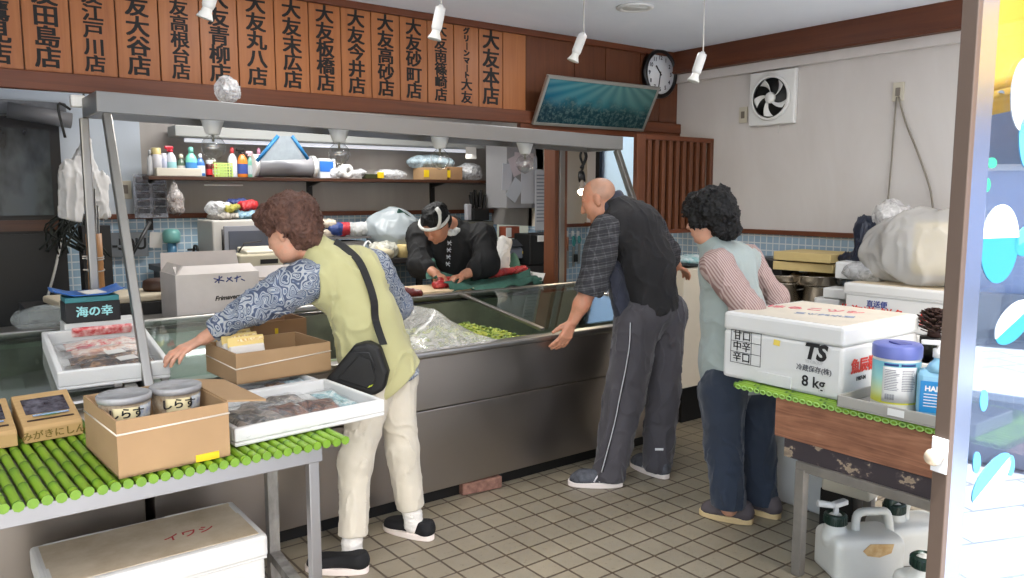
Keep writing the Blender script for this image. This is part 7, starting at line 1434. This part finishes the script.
# ---------- cook behind the counter, cutting tuna
def cook():
    root = empty('person', (2.9, 4.8, 0), 'person in dark navy jacket with white headband bent over the cutting board behind the counter', 'person')
    inv = lambda o: (setattr(o, 'parent', root), setattr(o, 'matrix_parent_inverse', Matrix.Translation(-V(root.location))))
    neck = at(452, 226, 5.5); chest = at(455, 246, 5.55); pel = at(458, 305, 5.7)
    shL, shR = at(482, 238, 5.5), at(420, 236, 5.55); lat = (shR-shL).normalized(); spine = (neck-pel).normalized(); nrm = spine.cross(lat).normalized()
    elL, wrL = at(487, 264, 5.38), at(464, 275, 5.26); elR, wrR = at(420, 265, 5.42), at(436, 274, 5.3)
    hc = at(436, 224, 5.30); f = -AW*.62-RT*.42+V((0, 0, -.78)); u0 = -AW*.6+RT*-.2+V((0, 0, 1)); hp, hf, hs, q = head_prims(hc, f, u0, 1.0, 1.05)
    hand = hand_prims(wrL, at(452, 278, 5.2)-wrL, V((0, 0, -1)), -AW, .95, (.6, .7, .5)); handr = hand_prims(wrR, at(444, 280, 5.2)-wrR, V((0, 0, -1))+RT*.3, -AW, .95, (.5, .6, .5))
    torso = [cap(pel, chest, .14, .15, nrm, .8), cap(shL, shR, .075, .075)]
    feet = [V((2.8, 4.95, .05)), V((3.1, 4.95, .05))]
    legs = [cap(pel-V((.08, 0, .05)), feet[0], .08, .05), cap(pel+V((.08, 0, -.05)), feet[1], .08, .05)]
    arms = chain([shL, elL, wrL], [.06, .048, .032])+chain([shR, elR, wrR], [.06, .046, .032])
    b = solid('body', [dict(prims=torso+legs+arms+chain([chest, neck, hc], [.07, .062, .06])+hp, k=.03), dict(prims=hf, k=.012), dict(prims=hand+handr, k=.010)], .006, SKIN2, None); inv(b)
    eyes(q, 1, b)
    jm = fold_mat('dark_navy_jacket', (.014, .017, .024), .8, 350, .3, .3, 0)
    j = solid('jacket', [dict(prims=[cap(pel-spine*.15, chest, .175, .175, nrm, .85), cap(shL-lat*.0, shR, .095, .095), cap(chest, neck, .11, .075)]+chain([shL, elL, elL*.5+wrL*.5], [.098, .085, .068])+chain([shR, elR, elR*.6+wrR*.4], [.095, .08, .066]), k=.035, noise=cloth_noise(.010, 8, 51), clips=[])], .0065, jm, None); inv(j)
    tr = solid('trousers', [dict(prims=grow(legs, .03), k=.03, clips=[])], .012, jm, None); inv(tr)
    ff, uu, ll = orth(f, u0); M = Matrix((ll, ff, uu)).transposed()
    hm = hair_mat('black_hair', (.012, .012, .013), (.05, .05, .052))
    hr = solid('hair', [dict(prims=[ell(q(-.02, .045), (.09, .108, .092), M), ell(q(-.05, -.01), (.08, .07, .08), M)], subs=[ell(q(.12, -.03), (.085, .075, .115), M), ell(q(.03, -.09), (.12, .08, .07), M)], sk=.01, noise=hair_noise(.010, 34, 12))], .005, hm, None); inv(hr)
    bm_ = mat('white_cotton', (.82, .82, .80), .9, bump=.3, bscale=200)
    pts = [q(.002+.104*math.cos(a), .040+.02*math.cos(a), .096*math.sin(a)) for a in [2*PI*i/28 for i in range(29)]]
    m = MB(); m.tube(pts, .011, 8); k_ = q(-.07, .06, .085)
    m.tube(crv([q(.07, .055, .075), q(.055, .10, .10), q(.02, .15, .10), q(-.0, .165, .075)], 4), [.011]*8+[.015]*5, 8)
    o = m.build('headband', bm_, None); inv(o)
    m = MB()
    nk = solid('neck_towel', [dict(prims=[cap(neck+lat*-.07-spine*.02, hc+ll*.075+uu*-.085, .016, .020, nrm, .6)], k=.01, noise=cloth_noise(.006, 20, 52))], .005, bm_, None); inv(nk)
    bv = BVHTree.FromPolygons([v.co for v in j.data.vertices], [p.vertices for p in j.data.polygons])
    m = MB()
    for i, py in enumerate((243, 250, 257, 264)):
        p = at(449.5-.5*i, py, 5.0); r_ = (p-V((0, 0, H))).normalized(); h_ = bv.ray_cast(V((0, 0, H)), r_)
        c = (h_[0] if h_[0] else p)-r_*.006
        for a, b_ in (((-.014, .014), (.012, -.016)), ((.010, .016), (-.012, -.014)), ((-.016, .0), (.016, .004))):
            m.tube([c+RT*a[0]+V((0, 0, a[1])), c+RT*b_[0]+V((0, 0, b_[1]))], .0028, 5)
    o = m.build('jacket_lettering', mat('print_white', (.75, .76, .78), .8), j)
    return root
cook()
# ------------------------------------------------------------------ camera, light, view
cam = bpy.data.objects.new('camera', bpy.data.cameras.new('camera')); C.objects.link(cam)
cam.data.sensor_width = 36; cam.data.lens = F/1024*36; cam.data.clip_start = .05; cam.data.clip_end = 200
cam.location = (0, 0, H); cam.rotation_euler = (PI/2-PIT, 0, -YAW); bpy.context.scene.camera = cam
vs = bpy.context.scene.view_settings; vs.view_transform = 'Standard'; vs.look = 'None'; vs.gamma = 1; vs.use_curve_mapping = False
# ------------------------------------------------------------------ daylight, lamps and added fill lights
w = bpy.data.worlds.new('sky'); bpy.context.scene.world = w; w.use_nodes = True; nt = w.node_tree
bg = nt.nodes['Background']; sk = nt.nodes.new('ShaderNodeTexSky'); sk.sky_type = 'NISHITA'; sk.sun_elevation = math.radians(48); sk.sun_rotation = math.radians(200); sk.sun_disc = False; sk.air_density = 1.2; sk.dust_density = 3
nt.links.new(sk.outputs[0], bg.inputs[0]); bg.inputs[1].default_value = SKY
sun = bpy.data.objects.new('sun', bpy.data.lights.new('sun', 'SUN')); C.objects.link(sun); sun.data.energy = SUN; sun.data.angle = math.radians(1.0); sun.data.color = (1, .98, .95)
sun.rotation_euler = V((.15, .35, -1)).to_track_quat('-Z', 'Y').to_euler()
def area(name, loc, size, energy, col=(1, 1, 1), rot=(0, 0, 0)):
    l = bpy.data.lights.new(name, 'AREA'); l.shape = 'RECTANGLE'; l.size, l.size_y = size; l.energy = energy; l.color = col
    o = bpy.data.objects.new(name, l); C.objects.link(o); o.location = loc; o.rotation_euler = rot; return o
for i_, (x_, y_) in enumerate(((3.485, 3.406), (1.6, 2.3), (3.3, 1.9), (1.5, 3.45))): area('ceiling_fill', (x_, y_, 2.635), (.16, .16), FILL, (1, .98, .96))  # fill lights added under the ceiling to brighten the shop, not working fittings
area('kitchen_tube_light', (2.7, 5.70, 1.90), (2.4, .08), KIT*.3, (1, .97, .92))
area('kitchen_fill', (2.2, 5.0, 2.6), (1.6, .25), KIT*3.8, (1, .98, .95))  # unseen fill added above the kitchen to lift its overall brightness
vs.exposure = EXPO
